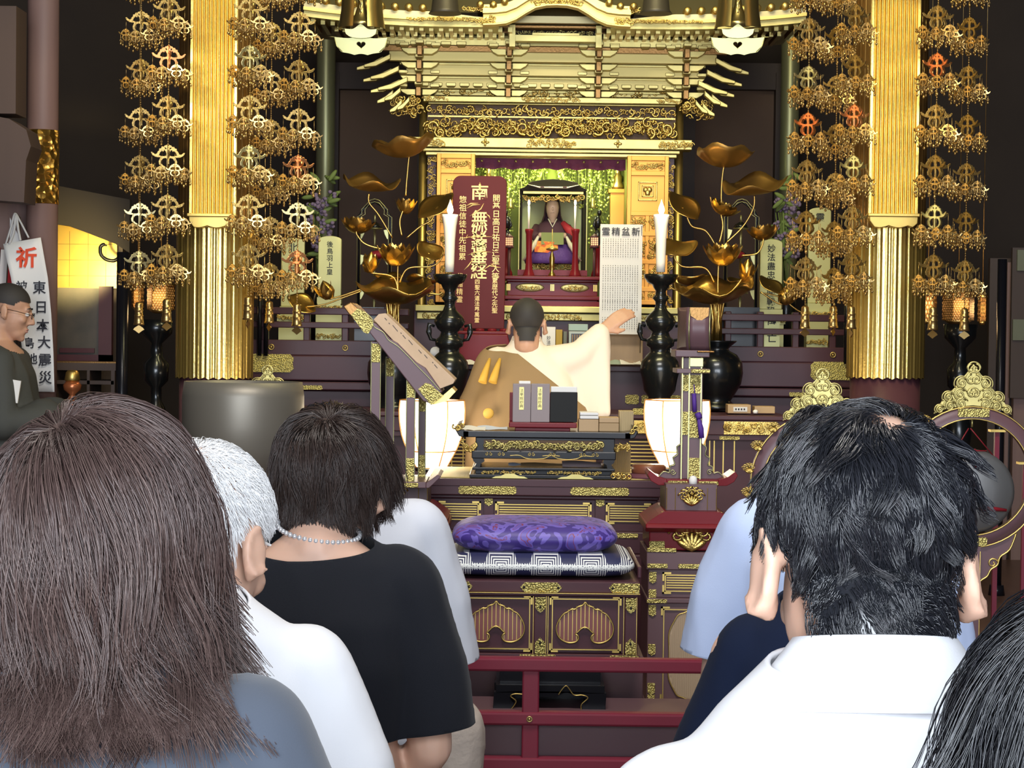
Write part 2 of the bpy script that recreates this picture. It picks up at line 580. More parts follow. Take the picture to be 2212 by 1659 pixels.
def _frz2(b):
    b.m = 0; b.bb(SX(-272), SX(272), 0.05, 0.09, SZ(214), SZ(60))
    b.m = 1
    for a, c in ((-262, -118), (-70, 70), (118, 262)):
        scrolls(b, SX(a), SX(c), SZ(212), SZ(180), 0.04, int(a) + 40, SX(9), 1.5, 0.8, 0.2)


S_('bracket_zone_carving', [CARVE_BACK, GOLD_CARVE], _frz2)


# pillars with gilt corner posts
for sx in (-1, 1):
    S_('pillar', GOLD, lambda b: (b.lathe([(SX(9), 0), (SX(9), SZ(213))], 16, (SX(sx * 277), 0.05, 0)), b.lathe([(SX(11), 0.25), (SX(11), 0.45)], 16, (SX(sx * 277), 0.05, 0))))
    S_('pillar_carving', [LACQ, GOLD_CARVE], lambda b: (b.bb(SX(sx * 266), SX(sx * 248), 0.02, 0.06, 0.25, SZ(335)),
       setattr(b, 'm', 1), scrolls(b, SX(sx * 264), SX(sx * 250), 0.25, SZ(337), 0.015, 7 + sx, SX(5.5), 1.4, 0.6, 0.2)))


# brackets: tiers stepping out, blocks under long timbers
TI = ((196, 0.0, 281), (167, -0.06, 300), (138, -0.13, 330), (108, -0.21, 368))
cols = (-94, 98, -286, 286)


GOLD_BOARD = mat('gilt_boarding_shaded', (0.44, 0.36, 0.14), 0.5, 0.85)  # darker than the blocks: their missing shadow put into the boarding's colour


def masu(b, x, z, y, w, h, d):
    """bearing block with a tapered foot"""
    P = []
    for (zz, q) in ((z, 0.62), (z + h * 0.45, 1.0), (z + h, 1.0)):
        P.append([(x - w / 2 * q, y + (1 - q) * d * 0.3, zz), (x + w / 2 * q, y + (1 - q) * d * 0.3, zz), (x + w / 2 * q, y + d, zz), (x - w / 2 * q, y + d, zz)])
    vs = sum(P, [])
    fs = [(3, 2, 1, 0), (8, 9, 10, 11)]
    for l in (0, 4):
        for k in range(4):
            fs.append((l + k, l + (k + 1) % 4, l + 4 + (k + 1) % 4, l + 4 + k))
    b.add(vs, fs)


def _tier(k):
    py, dy, hw = TI[k]

    def fn(b):
        z = SZ(py, dy)
        px = SX(1)
        # long timber and the boarding behind it
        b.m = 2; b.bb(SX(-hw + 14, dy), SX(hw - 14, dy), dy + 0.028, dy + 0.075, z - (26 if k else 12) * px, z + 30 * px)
        b.m = 0; b.bb(SX(-hw, dy), SX(hw, dy), dy + 0.006, dy + 0.06, z + 10 * px, z + 17 * px)
        b.bb(SX(-hw, dy), SX(hw, dy), dy + 0.02, dy + 0.06, z - 5 * px, z)
        step = 29 if k < 3 else 33
        n = int(2 * (hw - 4) / step)
        for i in range(n + 1):
            x = -hw + 6 + (2 * hw - 12) * i / n
            if min(abs(x - c) for c in cols[:2]) < 16: continue
            if k == 3 and abs(x) < 175 and min(abs(x - c) for c in cols) > 45: continue
            masu(b, SX(x, dy), z, dy - 0.04, 21 * px, 12 * px, 0.09)
        # bracket sets at the columns: side arms and front nose
        for c in cols:
            b.m = 0
            for s in (-1, 1):
                x0 = SX(c + s * 7, dy); x1 = SX(c + s * 42, dy)
                P = [(x0, z - 2 * px), (x0, z - 15 * px), (x0 + s * 18 * px, z - 15 * px), (x1 - s * 6 * px, z - 9 * px), (x1, z - 2 * px)]
                b.prism(P, dy - 0.03, dy + 0.04)
                masu(b, SX(c + s * 34, dy), z - 2 * px, dy - 0.045, 20 * px, 11 * px, 0.07)
            masu(b, SX(c, dy), z, dy - 0.10, 17 * px, 11 * px, 0.12)
            b.m = 1; b.bb(SX(c - 5.5, dy), SX(c + 5.5, dy), dy - 0.085, dy + 0.03, z - 19 * px, z)
    return fn


for k in range(4):
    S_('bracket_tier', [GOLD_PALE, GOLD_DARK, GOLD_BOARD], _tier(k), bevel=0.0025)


# slanting tail rafters at the corners
def _tails():
    for s in (-1, 1):
        for (tx, ty, ln) in ((-416, 166, 56), (-402, 191, 60), (-386, 214, 62), (-372, 236, 34), (-345, 255, 26)):
            for q in range(2):
                b = MB()
                x = SX(s * tx * -1 * -1) if s < 0 else SX(-tx)
                x = SX(s * -tx) if s > 0 else SX(tx)
                x -= s * q * SX(17); z = SZ(ty) + q * SX(4) * 0.8; L = SX(ln)
                P = [(x, z), (x, z + SX(6)), (x - s * L * 0.5, z + SX(11) + 0.01), (x - s * L, z + SX(30)), (x - s * L, z + SX(19)), (x - s * L * 0.45, z + SX(3))]
                b.prism(P, -0.16 - 0.05 * q, -0.12 - 0.05 * q)
                b.build('tail_rafter', GOLD_PALE, sh, bevel=0.003)


_tails()
for s in (-1, 1):
    S_('corner_carving', GOLD_CARVE, lambda b: [scrolls(b, SX(s * 282), SX(s * 342), SZ(262), SZ(212), -0.02 - 0.04 * q, 60 + s + 5 * q, SX(10), 0.9, 1.0, 0.2) for q in range(3)])


# eave purlin, two rows of rafters
def lift(dx): return 15 * max(0, (abs(dx) - 240) / 300.0) ** 2


def _purlin(b):
    dy = -0.24; b.m = 0
    b.bb(SX(-378, dy), SX(378, dy), dy, dy + 0.08, SZ(101, dy), SZ(86, dy))
    b.m = 1; b.bb(SX(-376, dy), SX(376, dy), dy + 0.02, dy + 0.08, SZ(113, dy), SZ(102, dy))


S_('eave_purlin', [GOLD_PALE, GOLD_DARK], _purlin)


def _rafters(b):
    for row, (py, dy, st, hw, w) in enumerate(((67, -0.48, 21.2, 535, 9), (79, -0.34, 17.0, 480, 8))):
        n = int(hw / st)
        for i in range(-n, n + 1):
            x = (i + 0.5) * st
            if abs(x) < 92 and row == 0 or abs(x) < 100 and row == 1: continue
            l = lift(x)
            b.m = 0; b.bb(SX(x - w / 2, dy), SX(x + w / 2, dy), dy - 0.004, dy, SZ(py + 5 - l, dy), SZ(py - 5 - l, dy))
            b.m = 1; b.bb(SX(x - w / 2, dy), SX(x + w / 2, dy), dy, dy + 0.35, SZ(py + 5 - l, dy), SZ(py - 5 - l, dy))
    b.m = 2  # soffit in dark gold: shade between the rafters put into the colour
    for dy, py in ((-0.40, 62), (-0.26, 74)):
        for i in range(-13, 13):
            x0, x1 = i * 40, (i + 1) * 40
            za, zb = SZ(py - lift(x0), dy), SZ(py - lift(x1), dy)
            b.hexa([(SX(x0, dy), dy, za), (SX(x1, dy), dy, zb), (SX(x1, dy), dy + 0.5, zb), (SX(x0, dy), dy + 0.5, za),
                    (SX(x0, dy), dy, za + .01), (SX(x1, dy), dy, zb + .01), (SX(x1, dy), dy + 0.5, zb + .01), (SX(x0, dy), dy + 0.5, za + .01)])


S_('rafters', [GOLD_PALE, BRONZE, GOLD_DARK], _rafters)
ROOF_GREY = mat('roof_gilt_grey', (0.42, 0.36, 0.19), 0.45, 0.85)


def _roof(b):
    dy = -0.55
    for s in (-1, 1):
        for j in range(24):
            xa, xb = 120 + (540 - 120) * j / 24, 120 + (540 - 120) * (j + 1) / 24
            for (t, bo, yy, m) in ((50, 62, 0.0, 0), (43, 50, -0.03, 1), (30, 43, 0.0, 2)):
                def top(x, t): return t - 1.25 * lift(x) + (max(0, 1 - abs(x - 160) / 95.0) * 11 if t == 30 else 0)
                b.m = m
                A = [(SX(s * xa, dy), dy + yy, SZ(bo - 1.25 * lift(xa), dy)), (SX(s * xb, dy), dy + yy, SZ(bo - 1.25 * lift(xb), dy)),
                     (SX(s * xb, dy), dy + yy, SZ(top(xb, t), dy)), (SX(s * xa, dy), dy + yy, SZ(top(xa, t), dy))]
                B = [(p[0], dy + 0.25, p[2]) for p in A]
                if s > 0: b.add(A + B, [(0, 1, 2, 3), (3, 2, 6, 7), (1, 0, 4, 5)])
                else: b.add(A + B, [(3, 2, 1, 0), (7, 6, 2, 3), (5, 4, 0, 1)])
            b.m = 2
            ta, tb = SZ(30 - 1.25 * lift(xa), dy), SZ(30 - 1.25 * lift(xb), dy)
            A = [(SX(s * xa, dy), dy + .02, ta), (SX(s * xb, dy), dy + .02, tb), (SX(s * xb * 0.9, dy), dy + 1.1, tb + 0.6), (SX(s * xa * 0.9, dy), dy + 1.1, ta + 0.6)]
            b.add(A, [(0, 1, 2, 3)])
    b.m = 2; b.bb(SX(-125), SX(125), dy + 0.1, 0.9, SZ(45, dy), SZ(30, dy))
    zt = SZ(30, dy)
    b.add([(SX(-122, dy), dy + .1, zt), (SX(122, dy), dy + .1, zt), (SX(112, dy), dy + 1.1, zt + 0.6), (SX(-112, dy), dy + 1.1, zt + 0.6)], [(0, 1, 2, 3)])
    b.bb(SX(-500, dy), SX(500, dy), dy + 1.06, dy + 1.2, zt + 0.56, zt + 0.70)


S_('roof', [GOLD_PALE, GOLD, ROOF_GREY], _roof)


def _tile():
    dy = -0.58
    for s in (-1, 1):
        for x in [285 + 30 * i for i in range(9)]:
            z = SZ(22 - 1.25 * lift(x), dy)
            b = MB(); b.lathe([(0, -0.012), (SX(6), -0.012), (SX(8), -0.004), (SX(8), 0.5), (0, 0.5)], 14, (SX(s * x, dy), dy, z), Matrix.Rotation(-PI / 2, 3, 'X')); b.build('roof_tile_end', GOLD, sh)


_tile()
# curved gable
GC = [(0, 6), (22, 7), (45, 12), (66, 24), (86, 37), (108, 46), (132, 49), (158, 50)]


def gable_band(b, off, th, y0, y1, ext=0):
    pts = []
    for s, seq in ((-1, GC[::-1]), (1, GC[1:])):
        for (x, y) in seq: pts.append((SX(s * x + 3, -0.6), SZ(y - off, -0.6)))
    up = [(p[0], p[1] + SX(th / 2)) for p in pts]; lo = [(p[0], p[1] - SX(th / 2)) for p in pts]
    n = len(pts)
    vs = [(p[0], y0, p[1]) for p in up + lo] + [(p[0], y1, p[1]) for p in up + lo]
    fs = []
    for i in range(n - 1):
        fs += [(n + i, n + i + 1, i + 1, i), (2 * n + i, 2 * n + i + 1, 3 * n + i + 1, 3 * n + i), (i, i + 1, 2 * n + i + 1, 2 * n + i), (3 * n + i, 3 * n + i + 1, n + i + 1, n + i)]
    fs += [(0, 2 * n, 3 * n, n), (2 * n - 1, 4 * n - 1, 3 * n - 1, n - 1)]
    b.add(vs, fs)


S_('gable_board', GOLD, lambda b: (gable_band(b, 0, 22, -0.66, -0.60), gable_band(b, -12, 4, -0.69, -0.62)), bevel=0.002)
S_('gable_roof_edge', GOLD_PALE, lambda b: (gable_band(b, 14, 5, -0.70, -0.5), gable_band(b, 21, 7, -0.66, -0.5), gable_band(b, 30, 9, -0.62, 0.6)))


def _gab(b):
    scrolls(b, SX(-45), SX(52), SZ(16, -0.66), SZ(-4, -0.66), -0.665, 3, SX(6), 1.4, 0.6, 0.2)
    for s in (-1, 1):
        scrolls(b, SX(s * 120), SX(s * 158), SZ(58, -0.66), SZ(38, -0.66), -0.665, 5 + s, SX(5), 1.2, 0.6, 0.22)
        scrolls(b, SX(s * 160), SX(s * 300), SZ(51, -0.58), SZ(42, -0.58), -0.585, 9 + s, SX(4), 1.0, 0.6, 0.24)
        for x, y in ((164, 18), (136, 18), (112, 10)):
            b.lathe([(0, -0.02), (SX(6), -0.02), (SX(7.5), -0.01), (SX(7.5), 0.4), (0, 0.4)], 14, (SX(s * x + 3, -.6), -0.66, SZ(y, -.6)), Matrix.Rotation(-PI / 2, 3, 'X'))
        scrolls(b, SX(s * 128), SX(s * 184), SZ(34, -.6), SZ(20, -.6), -0.64, 15 + s, SX(5), 1.3, 0.8, 0.24)


S_('gable_carving', GOLD_CARVE, _gab)


def _tymp(b):
    y = -0.30
    b.m = 0; b.bb(SX(-92), SX(98), y, y + 0.03, SZ(78, y), SZ(15, y))
    b.m = 1
    scrolls(b, SX(-75), SX(80), SZ(66, y), SZ(32, y), y - 0.02, 31, SX(9), 0.9, 0.9, 0.18)
    for s in (-1, 1):
        b.tube(spiral((SX(3 + s * 9, y), SZ(42, y)), SX(9), 1.3, PI / 2 if s > 0 else PI / 2, -s), SX(2.6), 6)
    b.ball((SX(3), y - 0.08, SZ(50, y)), (SX(10), 0.02, SX(9)))
    b.m = 2; b.bb(SX(-92), SX(98), y - 0.10, y - 0.04, SZ(97, y), SZ(84, y)); b.bb(SX(-45), SX(52), y - 0.11, y - 0.05, SZ(84, y), SZ(80, y))
    scrolls(b, SX(-88), SX(94), SZ(82, y), SZ(72, y), y - 0.06, 35, SX(4.5), 1.0, 0.5, 0.25)
    for s in (-1, 1):
        b.bb(SX(3 + s * 92, y) - SX(6), SX(3 + s * 92, y) + SX(6), y - 0.12, y, SZ(110, y), SZ(64, y))


S_('gable_tympanum', [DARK, GOLD_CARVE, GOLD_PALE], _tymp)


# doors, folded open
def door(s):
    m = GOLD_ORANGE
    x0, x1 = (252, 163) if s > 0 else (-245, -163)
    d = bpy.data.objects.new('door', None); COL.objects.link(d); d.parent = sh

    def leaf(b):
        b.m = 0
        xa, xb = SX(min(x0, x1)), SX(max(x0, x1)); z0, z1 = SZ(655), SZ(337)
        y = -0.05
        st = SX(9)
        b.bb(xa, xa + st, y - 0.02, y + 0.015, z0, z1); b.bb(xb - st, xb, y - 0.02, y + 0.015, z0, z1)
        ys = [337, 371, 383, 457, 470, 500, 515, 560, 575, 620, 655]
        for py in (342, 374, 460, 503, 563, 622, 650):
            b.bb(xa, xb, y - 0.018, y + 0.012, SZ(py + 5), SZ(py - 5))
        xm = (xa + xb) / 2
        b.bb(xm - st * 0.5, xm + st * 0.5, y - 0.016, y + 0.012, SZ(650), SZ(460))
        b.bb(xa + .005, xb - .005, y - 0.002, y + 0.01, z0, z1)
        # raised square with a heart shaped boss
        zc = SZ(412)
        b.m = 1
        for q in (0, 1):
            ww = SX(19 - 8 * q)
            for (ax, az, lx, lz) in ((0, ww, 2 * ww, 0), (0, -ww, 2 * ww, 0), (ww, 0, 0, 2 * ww), (-ww, 0, 0, 2 * ww)):
                b.box((xm + ax, y - 0.008, zc + az), (lx + SX(3), 0.012, lz + SX(3)))
        b.ball((xm - SX(4), y - 0.006, zc + SX(3)), (SX(6), 0.01, SX(6)), 8, 6); b.ball((xm + SX(4), y - 0.006, zc + SX(3)), (SX(6), 0.01, SX(6)), 8, 6)
        b.ball((xm, y - 0.006, zc - SX(4)), (SX(6), 0.01, SX(8)), 8, 6)
    sub(d, 'leaf', [m, GOLD_CARVE], leaf, bevel=0.002)

    xa, xb = SX(min(x0, x1) + 11), SX(max(x0, x1) - 11); xm = (xa + xb) / 2

    def cav(b, a, c, za, zb, sd): scrolls(b, a, c, SZ(za), SZ(zb), -0.056, sd, SX(6), 1.35, 0.6, 0.2)
    sub(d, 'openwork', GOLD_CARVE, lambda b: cav(b, xa, xb, 368, 348, 71))
    for za, zb in ((498, 466), (557, 508), (616, 568), (645, 627)):
        sub(d, 'openwork', GOLD_CARVE, lambda b: cav(b, xa, xm - SX(5), za, zb, za))
        sub(d, 'openwork', GOLD_CARVE, lambda b: cav(b, xm + SX(5), xb, za, zb, za + 1))


GOLD_ORANGE = mat('gold_door', (0.56, 0.25, 0.05), 0.42, 0.8)
door(1); door(-1)
CURT = mat('curtain_purple', (0.16, 0.03, 0.07), 0.8, bump=('noise', 60, 0.4, 0.01))


def _curt(b):
    def fn(u, v):
        return (SX(-163 + 326 * u), 0.10 + 0.012 * math.sin(u * 60) * v, SZ(339) + (SZ(362) - SZ(339)) * v + 0.004 * math.sin(u * 44) * v)
    b.grid(fn, 120, 4)
    for i in range(9):
        b.m = 1; b.ball((SX(-150 + 37 * i), 0.085, SZ(346)), SX(3), 8, 6)


S_('curtain', [CURT, GOLD_PALE], _curt)


def _inside(b):
    b.m = 0
    b.bb(SX(-172), SX(172), 1.10, 1.12, SZ(640), SZ(325))
    for s in (-1, 1): b.bb(SX(s * 172), SX(s * 176), 0.08, 1.12, SZ(640), SZ(325))
    b.bb(SX(-172), SX(172), 0.15, 1.12, SZ(326), SZ(322))
    b.m = 1; b.bb(SX(-172), SX(172), -0.05, 1.12, SZ(662), SZ(650))


GREEN_WALL = mat('interior_gilt', (0.13, 0.14, 0.03), 0.55, 0.3)
S_('interior_wall', [GREEN_WALL, LACQ_RED], _inside)
lamp('shrine_lamp_top', 'AREA', (at(1191, 350, 10.9).x, 10.85, at(1191, 345, 10.85).z), (at(1191, 480, 11.3).x, 11.3, at(1191, 560, 11.3).z), 15, (0.95, 1.0, 0.50), 0.6, 0.1)
lamp('shrine_lamp_back', 'POINT', (at(1191, 370, 11.4).x, 11.35, at(1191, 385, 11.35).z), None, 4.5, (0.85, 1.0, 0.4), 0.05)
# ================================================================== gilt pillars, garlands, hanging ornaments
PY = 9.0
FLUTE_DIM = mat('pillar_gold_dimmed', (0.34, 0.20, 0.07), 0.38, 0.9)  # shaded copy of the pillar gold: the upper shaft's dimness put into colour
GOLD_BRIGHT = mat('pillar_gold_bright', (0.80, 0.58, 0.17), 0.30, 0.95, bump=('noise', 90, 0.25, 0.003))


def flutes(b, R, z0, z1, n, amp, c=(0, 0, 0), zig=False):
    def rad(a): return R * (1 + amp * abs(math.sin(a * n / 2)) - amp * 0.7 * (math.sin(a * n / 2) ** 8))
    m = n * 6

    def fn(u, v):
        a = u * 2 * PI
        z = z0 + (z1 - z0) * v
        if zig and v == 0: z += 0.018 * abs(((u * n) % 1.0) - 0.5)
        return (c[0] + rad(a) * math.cos(a), c[1] + rad(a) * math.sin(a), c[2] + z)
    b.grid(fn, m, 2, True, True)


for side, cx, sx0, sx1, ytop, word in (('west', 463, 410, 510, -30, 'left'), ('east', 1912, 1875, 1980, 14, 'right')):
    base = at(cx, 800, PY)
    t = thing('gilt_pillar', 'fluted gilt pillar with long hanging plaque on the %s of the shrine' % word, 'pillar', (base.x, PY, FLZ), 'gilt pillars')
    zz = lambda y: at(cx, y, PY).z - FLZ
    R = 79 * PY / F
    sub(t, 'shaft', FLUTE_DIM, lambda b: flutes(b, R * 0.985, zz(497), 5.19 - FLZ, 36, 0.05))
    sub(t, 'gilt_sleeve', GOLD_BRIGHT, lambda b: flutes(b, R, zz(818), zz(496), 26, 0.085, zig=True))
    sub(t, 'foot', LACQ, lambda b: b.lathe([(R * 0.95, 0), (R * 0.95, zz(814))], 32))
    # long plaque hung on the front of the pillar
    yf = -R - 0.045
    xc = at((sx0 + sx1) / 2, 470, PY + yf).x - base.x
    hw = (sx1 - sx0) / 2 * (PY + yf) / F

    def plq(b):
        def fn(u, v):
            x = -hw + 2 * hw * u
            k = (u * 17) % 1.0
            d = 0.016 * (abs(math.sin(u * 12 * PI)) ** 0.8) + 0.012 * math.sin(u * PI)
            if u < 0.06 or u > 0.94: d = 0.018
            z = zz(478) + (zz(ytop) - zz(478)) * v
            return (xc + x, yf - d, z)
        b.grid(fn, 144, 2, True)
        b.bb(xc - hw, xc + hw, yf, yf + 0.02, zz(478), zz(ytop))
    sub(t, 'plaque', GOLD_BRIGHT, plq)

    def foot(b):
        k = PY / F
        pts = []
        for i in range(41):
            u = i / 40
            z = zz(494) - 0.009 * abs(math.sin(u * PI * 2.5)) + (0.02 * max(0, abs(u - 0.5) - 0.40) * 10)
            pts.append((xc - hw * 0.98 + 2 * hw * 0.98 * u, z))
        pts += [(xc + hw, zz(474)), (xc - hw, zz(474))]
        b.prism(pts, yf - 0.035, yf + 0.01)
        b.bb(xc - hw - 3 * k, xc + hw + 3 * k, yf - 0.045, yf + 0.01, zz(475), zz(468))
    sub(t, 'plaque_foot', GOLD, foot, bevel=0.003)
    if side == 'east':
        sub(t, 'plaque_head', GOLD, lambda b: (b.bb(xc - hw, xc + hw, yf - 0.03, yf, zz(8), zz(-60)), b.bb(xc - hw - .006, xc + hw + .006, yf - .04, yf, zz(12), zz(6))), bevel=0.003)

# ---- garlands of openwork crowns, pendants and bells
GY = 8.62
k_ = GY / F


def leaf_plate(s):
    """openwork plate: leafy shoulders curling out to side arms, loop feet"""
    half = [(0, 26), (3, 23), (7, 22), (9, 19.5), (13, 19.5), (14.5, 16), (18.5, 15), (19, 11), (22, 8), (24, 3.5), (28, 3), (34, 7.5), (36, 7), (33, 1.5), (27, -2.2), (21, -3.2), (16, -3), (17, -7), (19.5, -12), (18.5, -18), (13, -23), (6, -26), (5, -24), (11, -20.5), (14.5, -16), (14.5, -11), (11, -6), (5, -4), (2.2, -6), (2.2, -26)]
    out = [(x * s, z * s) for x, z in half] + [(-x * s, z * s) for x, z in half[::-1][:-1]]
    holes = []
    for sg in (-1, 1):
        holes.append([(sg * x * s, z * s) for x, z in ((3.2, 6), (5.5, 11), (8.5, 13), (9.5, 9.5), (13, 10.5), (16.5, 8), (18.5, 3.5), (19, 0.5), (14, -0.8), (8, -1), (3.5, 0.5))])
        holes.append([(sg * x * s, z * s) for x, z in ((2.8, 14), (4.5, 18.5), (8, 17.5), (6, 14.5))])
    return [out] + holes


PLV, PLF = curve_plate(leaf_plate(k_), 0.0018, 0.0009)
PSV, PSF = curve_plate(leaf_plate(k_ * 0.54), 0.0012, 0.0007)


def make_tier(mats):
    root = bpy.data.objects.new('crown', None); COL.objects.link(root)

    def pl(b):
        for q in range(4 // 2):
            b.mesh(PLV, PLF, Matrix.Rotation(q * PI / 2 + 0.40, 4, 'Z'))
        b.lathe([(0, -30 * k_), (1.6 * k_, -28 * k_), (1.2 * k_, 0), (2.2 * k_, 18 * k_), (0.8 * k_, 28 * k_)], 8)
    sub(root, 'crown_plate', mats[0], pl)
    pend = None
    for q in range(6):
        a = q * PI / 3 + 0.32
        rr = (34 if q % 3 == 0 else 30) * k_
        zz = 4 * k_
        if pend is None:
            mb = MB()
            mb.tube([(0, 0, 0), (0, 0, -24 * k_)], 0.55 * k_, 4)
            for w_ in range(2):
                mb.mesh(PSV, PSF, Matrix.Translation((0, 0, -35 * k_)) @ Matrix.Rotation(w_ * PI / 2, 4, 'Z'))
            for w_ in range(4):
                aa = w_ * PI / 2
                x, y = 14 * k_ * math.cos(aa), 14 * k_ * math.sin(aa)
                mb.tube([(x, y, -33 * k_), (x, y, -56 * k_)], 0.45 * k_, 4)
                mb.ball((x, y, -44 * k_), 1.8 * k_, 6, 4); mb.ball((x, y, -57 * k_), (2.8 * k_, 2.8 * k_, 3.4 * k_), 8, 6)
                mb.torus((x, y, -50 * k_), 2.2 * k_, 0.7 * k_, 8, 4)
            mb.tube([(0, 0, -24 * k_), (0, 0, -60 * k_)], 0.6 * k_, 4)
            mb.ball((0, 0, -62 * k_), (3 * k_, 3 * k_, 3.6 * k_), 8, 6)
            pend = mb.build('pendant', mats[1], root)
            o = pend
        else:
            o = pend.copy(); COL.objects.link(o); o.parent = root
        o.location = (rr * math.cos(a), rr * math.sin(a), zz - (0 if q % 2 else 6 * k_))
        o.rotation_euler = (0, 0, q * 1.3)
    return root


COPPER = mat('crown_copper', (0.62, 0.27, 0.11), 0.3, 0.95)
SILVERG = mat('crown_silver_gilt', (0.50, 0.43, 0.22), 0.32, 0.95)
CROWN = mat('crown_gilt', (0.36, 0.25, 0.09), 0.36, 0.95, bump=('noise', 200, 0.5, 0.003))
TIER_A = make_tier([CROWN, BRONZE])
TIER_B = make_tier([COPPER, BRONZE])
TIER_C = make_tier([SILVERG, BRONZE])
_tier_used = {'A': False, 'B': False, 'C': False}


def place_tier(parent, loc, rz, sc, kind):
    src = {'A': TIER_A, 'B': TIER_B, 'C': TIER_C}[kind]
    if not _tier_used[kind]:
        _tier_used[kind] = True; o = src; o.parent = parent
    else:
        o = copy_tree(src, parent)
    o.location = loc; o.rotation_euler = (0, 0, rz); o.scale = (sc, sc, sc)


def bell_mesh():
    mb = MB()
    prof = [(0, 0), (5, -1), (8, -4), (8.5, -10), (8.2, -16), (9.5, -17), (9.5, -19), (8.6, -20), (9, -28), (10, -29), (10, -31), (9.2, -32), (10.5, -44), (12, -50), (10.5, -50), (9, -44), (7, -10), (0, -6)]
    mb.lathe([(r * k_, z * k_) for r, z in prof], 16)
    mb.tube([(0, 0, -8 * k_), (0, 0, -54 * k_)], 0.7 * k_, 5)
    P = [(x * k_, z * k_) for x, z in ((0, -50), (9, -56), (12, -60), (8, -62), (0, -68), (-8, -62), (-12, -60), (-9, -56))]
    mb.prism(P, -0.002, 0.002)
    return mb


BELL = None
GARL = [  # x at y=300, ys of the crown tops, bell top y, depth offset, kinds, words
    (303, (-80, 22, 125, 230, 333, 436, 540), 652, 0.0, 'AAAAACC', 'outermost garland of gilt crowns left of the left pillar'),
    (363, (-6, 98, 206, 312, 420, 527), 645, -0.20, 'ABAAAA', 'garland of gilt crowns close to the left edge of the left pillar'),
    (539, (-6, 98, 206, 314, 420, 527), 640, -0.17, 'ACACAA', 'garland hanging over the right edge of the left pillar'),
    (585, (-60, 45, 150, 255, 360, 465, 565), 650, 0.32, 'AAAAAAA', 'dim rear garland right of the left pillar, behind the front garlands'),
    (645, (-80, 24, 128, 233, 334, 436, 540), 655, 0.0, 'AAAABCB', 'innermost garland of gilt crowns right of the left pillar'),
    (1745, (-65, 38, 142, 243, 345, 455, 555), 660, 0.0, 'AACBAAA', 'innermost garland of gilt crowns left of the right pillar'),
    (1806, (-50, 55, 160, 265, 370, 475, 575), 660, 0.32, 'AAAAAAA', 'dim rear garland left of the right pillar, behind the front garlands'),
    (1845, (-100, 8, 118, 225, 335, 445, 545), 660, -0.17, 'AAABCAA', 'garland hanging over the left edge of the right pillar'),
    (2022, (-100, 12, 115, 226, 335, 442, 550), 662, -0.20, 'AABAACA', 'garland of gilt crowns close to the right edge of the right pillar'),
    (2090, (-70, 35, 140, 245, 350, 455, 560), 665, 0.0, 'AAAAAAA', 'outermost garland of gilt crowns right of the right pillar'),
]
for gi, (gx, tops, byy, dz, kinds, lab) in enumerate(GARL):
    Y = GY + dz
    bx = at(gx, 300, Y).x
    zc = lambda y: at(gx, y, Y).z
    t = thing('hanging_garland', lab, 'garland', (bx, Y, 5.19), 'tiered gilt garlands around the pillars')

    def chain(b):
        z0, z1 = zc(byy) - 5.19, 0.0
        b.tube([(0, 0, z0), (0, 0, z1)], 0.8 * k_, 5)
        n = int((zc(-60) - zc(byy)) / (5.2 * k_))
        for i in range(n):
            b.ball((0, 0, z0 + 5.2 * k_ * (i + 0.5)), (1.7 * k_, 1.7 * k_, 2.0 * k_), 6, 4)
    sub(t, 'bead_chain', BRONZE, chain)
    for j, ty in enumerate(tops):
        sc = 0.98 + 0.04 * ((gi * 7 + j * 3) % 3 - 1)
        place_tier(t, (0, 0, zc(ty + 25) - 5.19), 0.30 * ((gi * 5 + j * 3) % 7) / 7 - 0.15, sc, kinds[j])
    if BELL is None:
        o = BELL = bell_mesh().build('bell', BRONZE, t)
    else:
        o = BELL.copy(); COL.objects.link(o); o.parent = t
    o.location = (0, 0, zc(byy) - 5.19); o.rotation_euler = (0, 0, gi * 0.7)

# ---- two canopy pendants: bell shell and cloud plate with a heart hole
PEND_A = mat('pendant_pale_gilt', (0.42, 0.41, 0.20), 0.42, 0.9)
SHELL = mat('pendant_shell_gilt', (0.46, 0.36, 0.15), 0.3, 0.95)


def scallop_fan(w, zt, zb, n, top):
    """plate with flared shoulders and a scalloped lower edge"""
    pts = [(-w, zt)]
    m = 40
    for i in range(m + 1):
        u = i / m
        x = -w * 0.98 + 2 * w * 0.98 * u
        e = zt + (zb - zt) * (1 - (2 * u - 1) ** 4) ** 0.5
        pts.append((x, e + (zt - zb) * 0.07 * abs(math.cos(u * PI * n)) * (1 if 0.06 < u < 0.94 else 0)))
    pts.append((w, zt))
    for i in range(1, 20):
        u = i / 20
        x = w - 2 * w * u
        pts.append((x, zt - (zt - zb) * 0.10 * math.sin(u * PI) + top * math.exp(-((u - 0.5) / 0.16) ** 2)))
    return pts


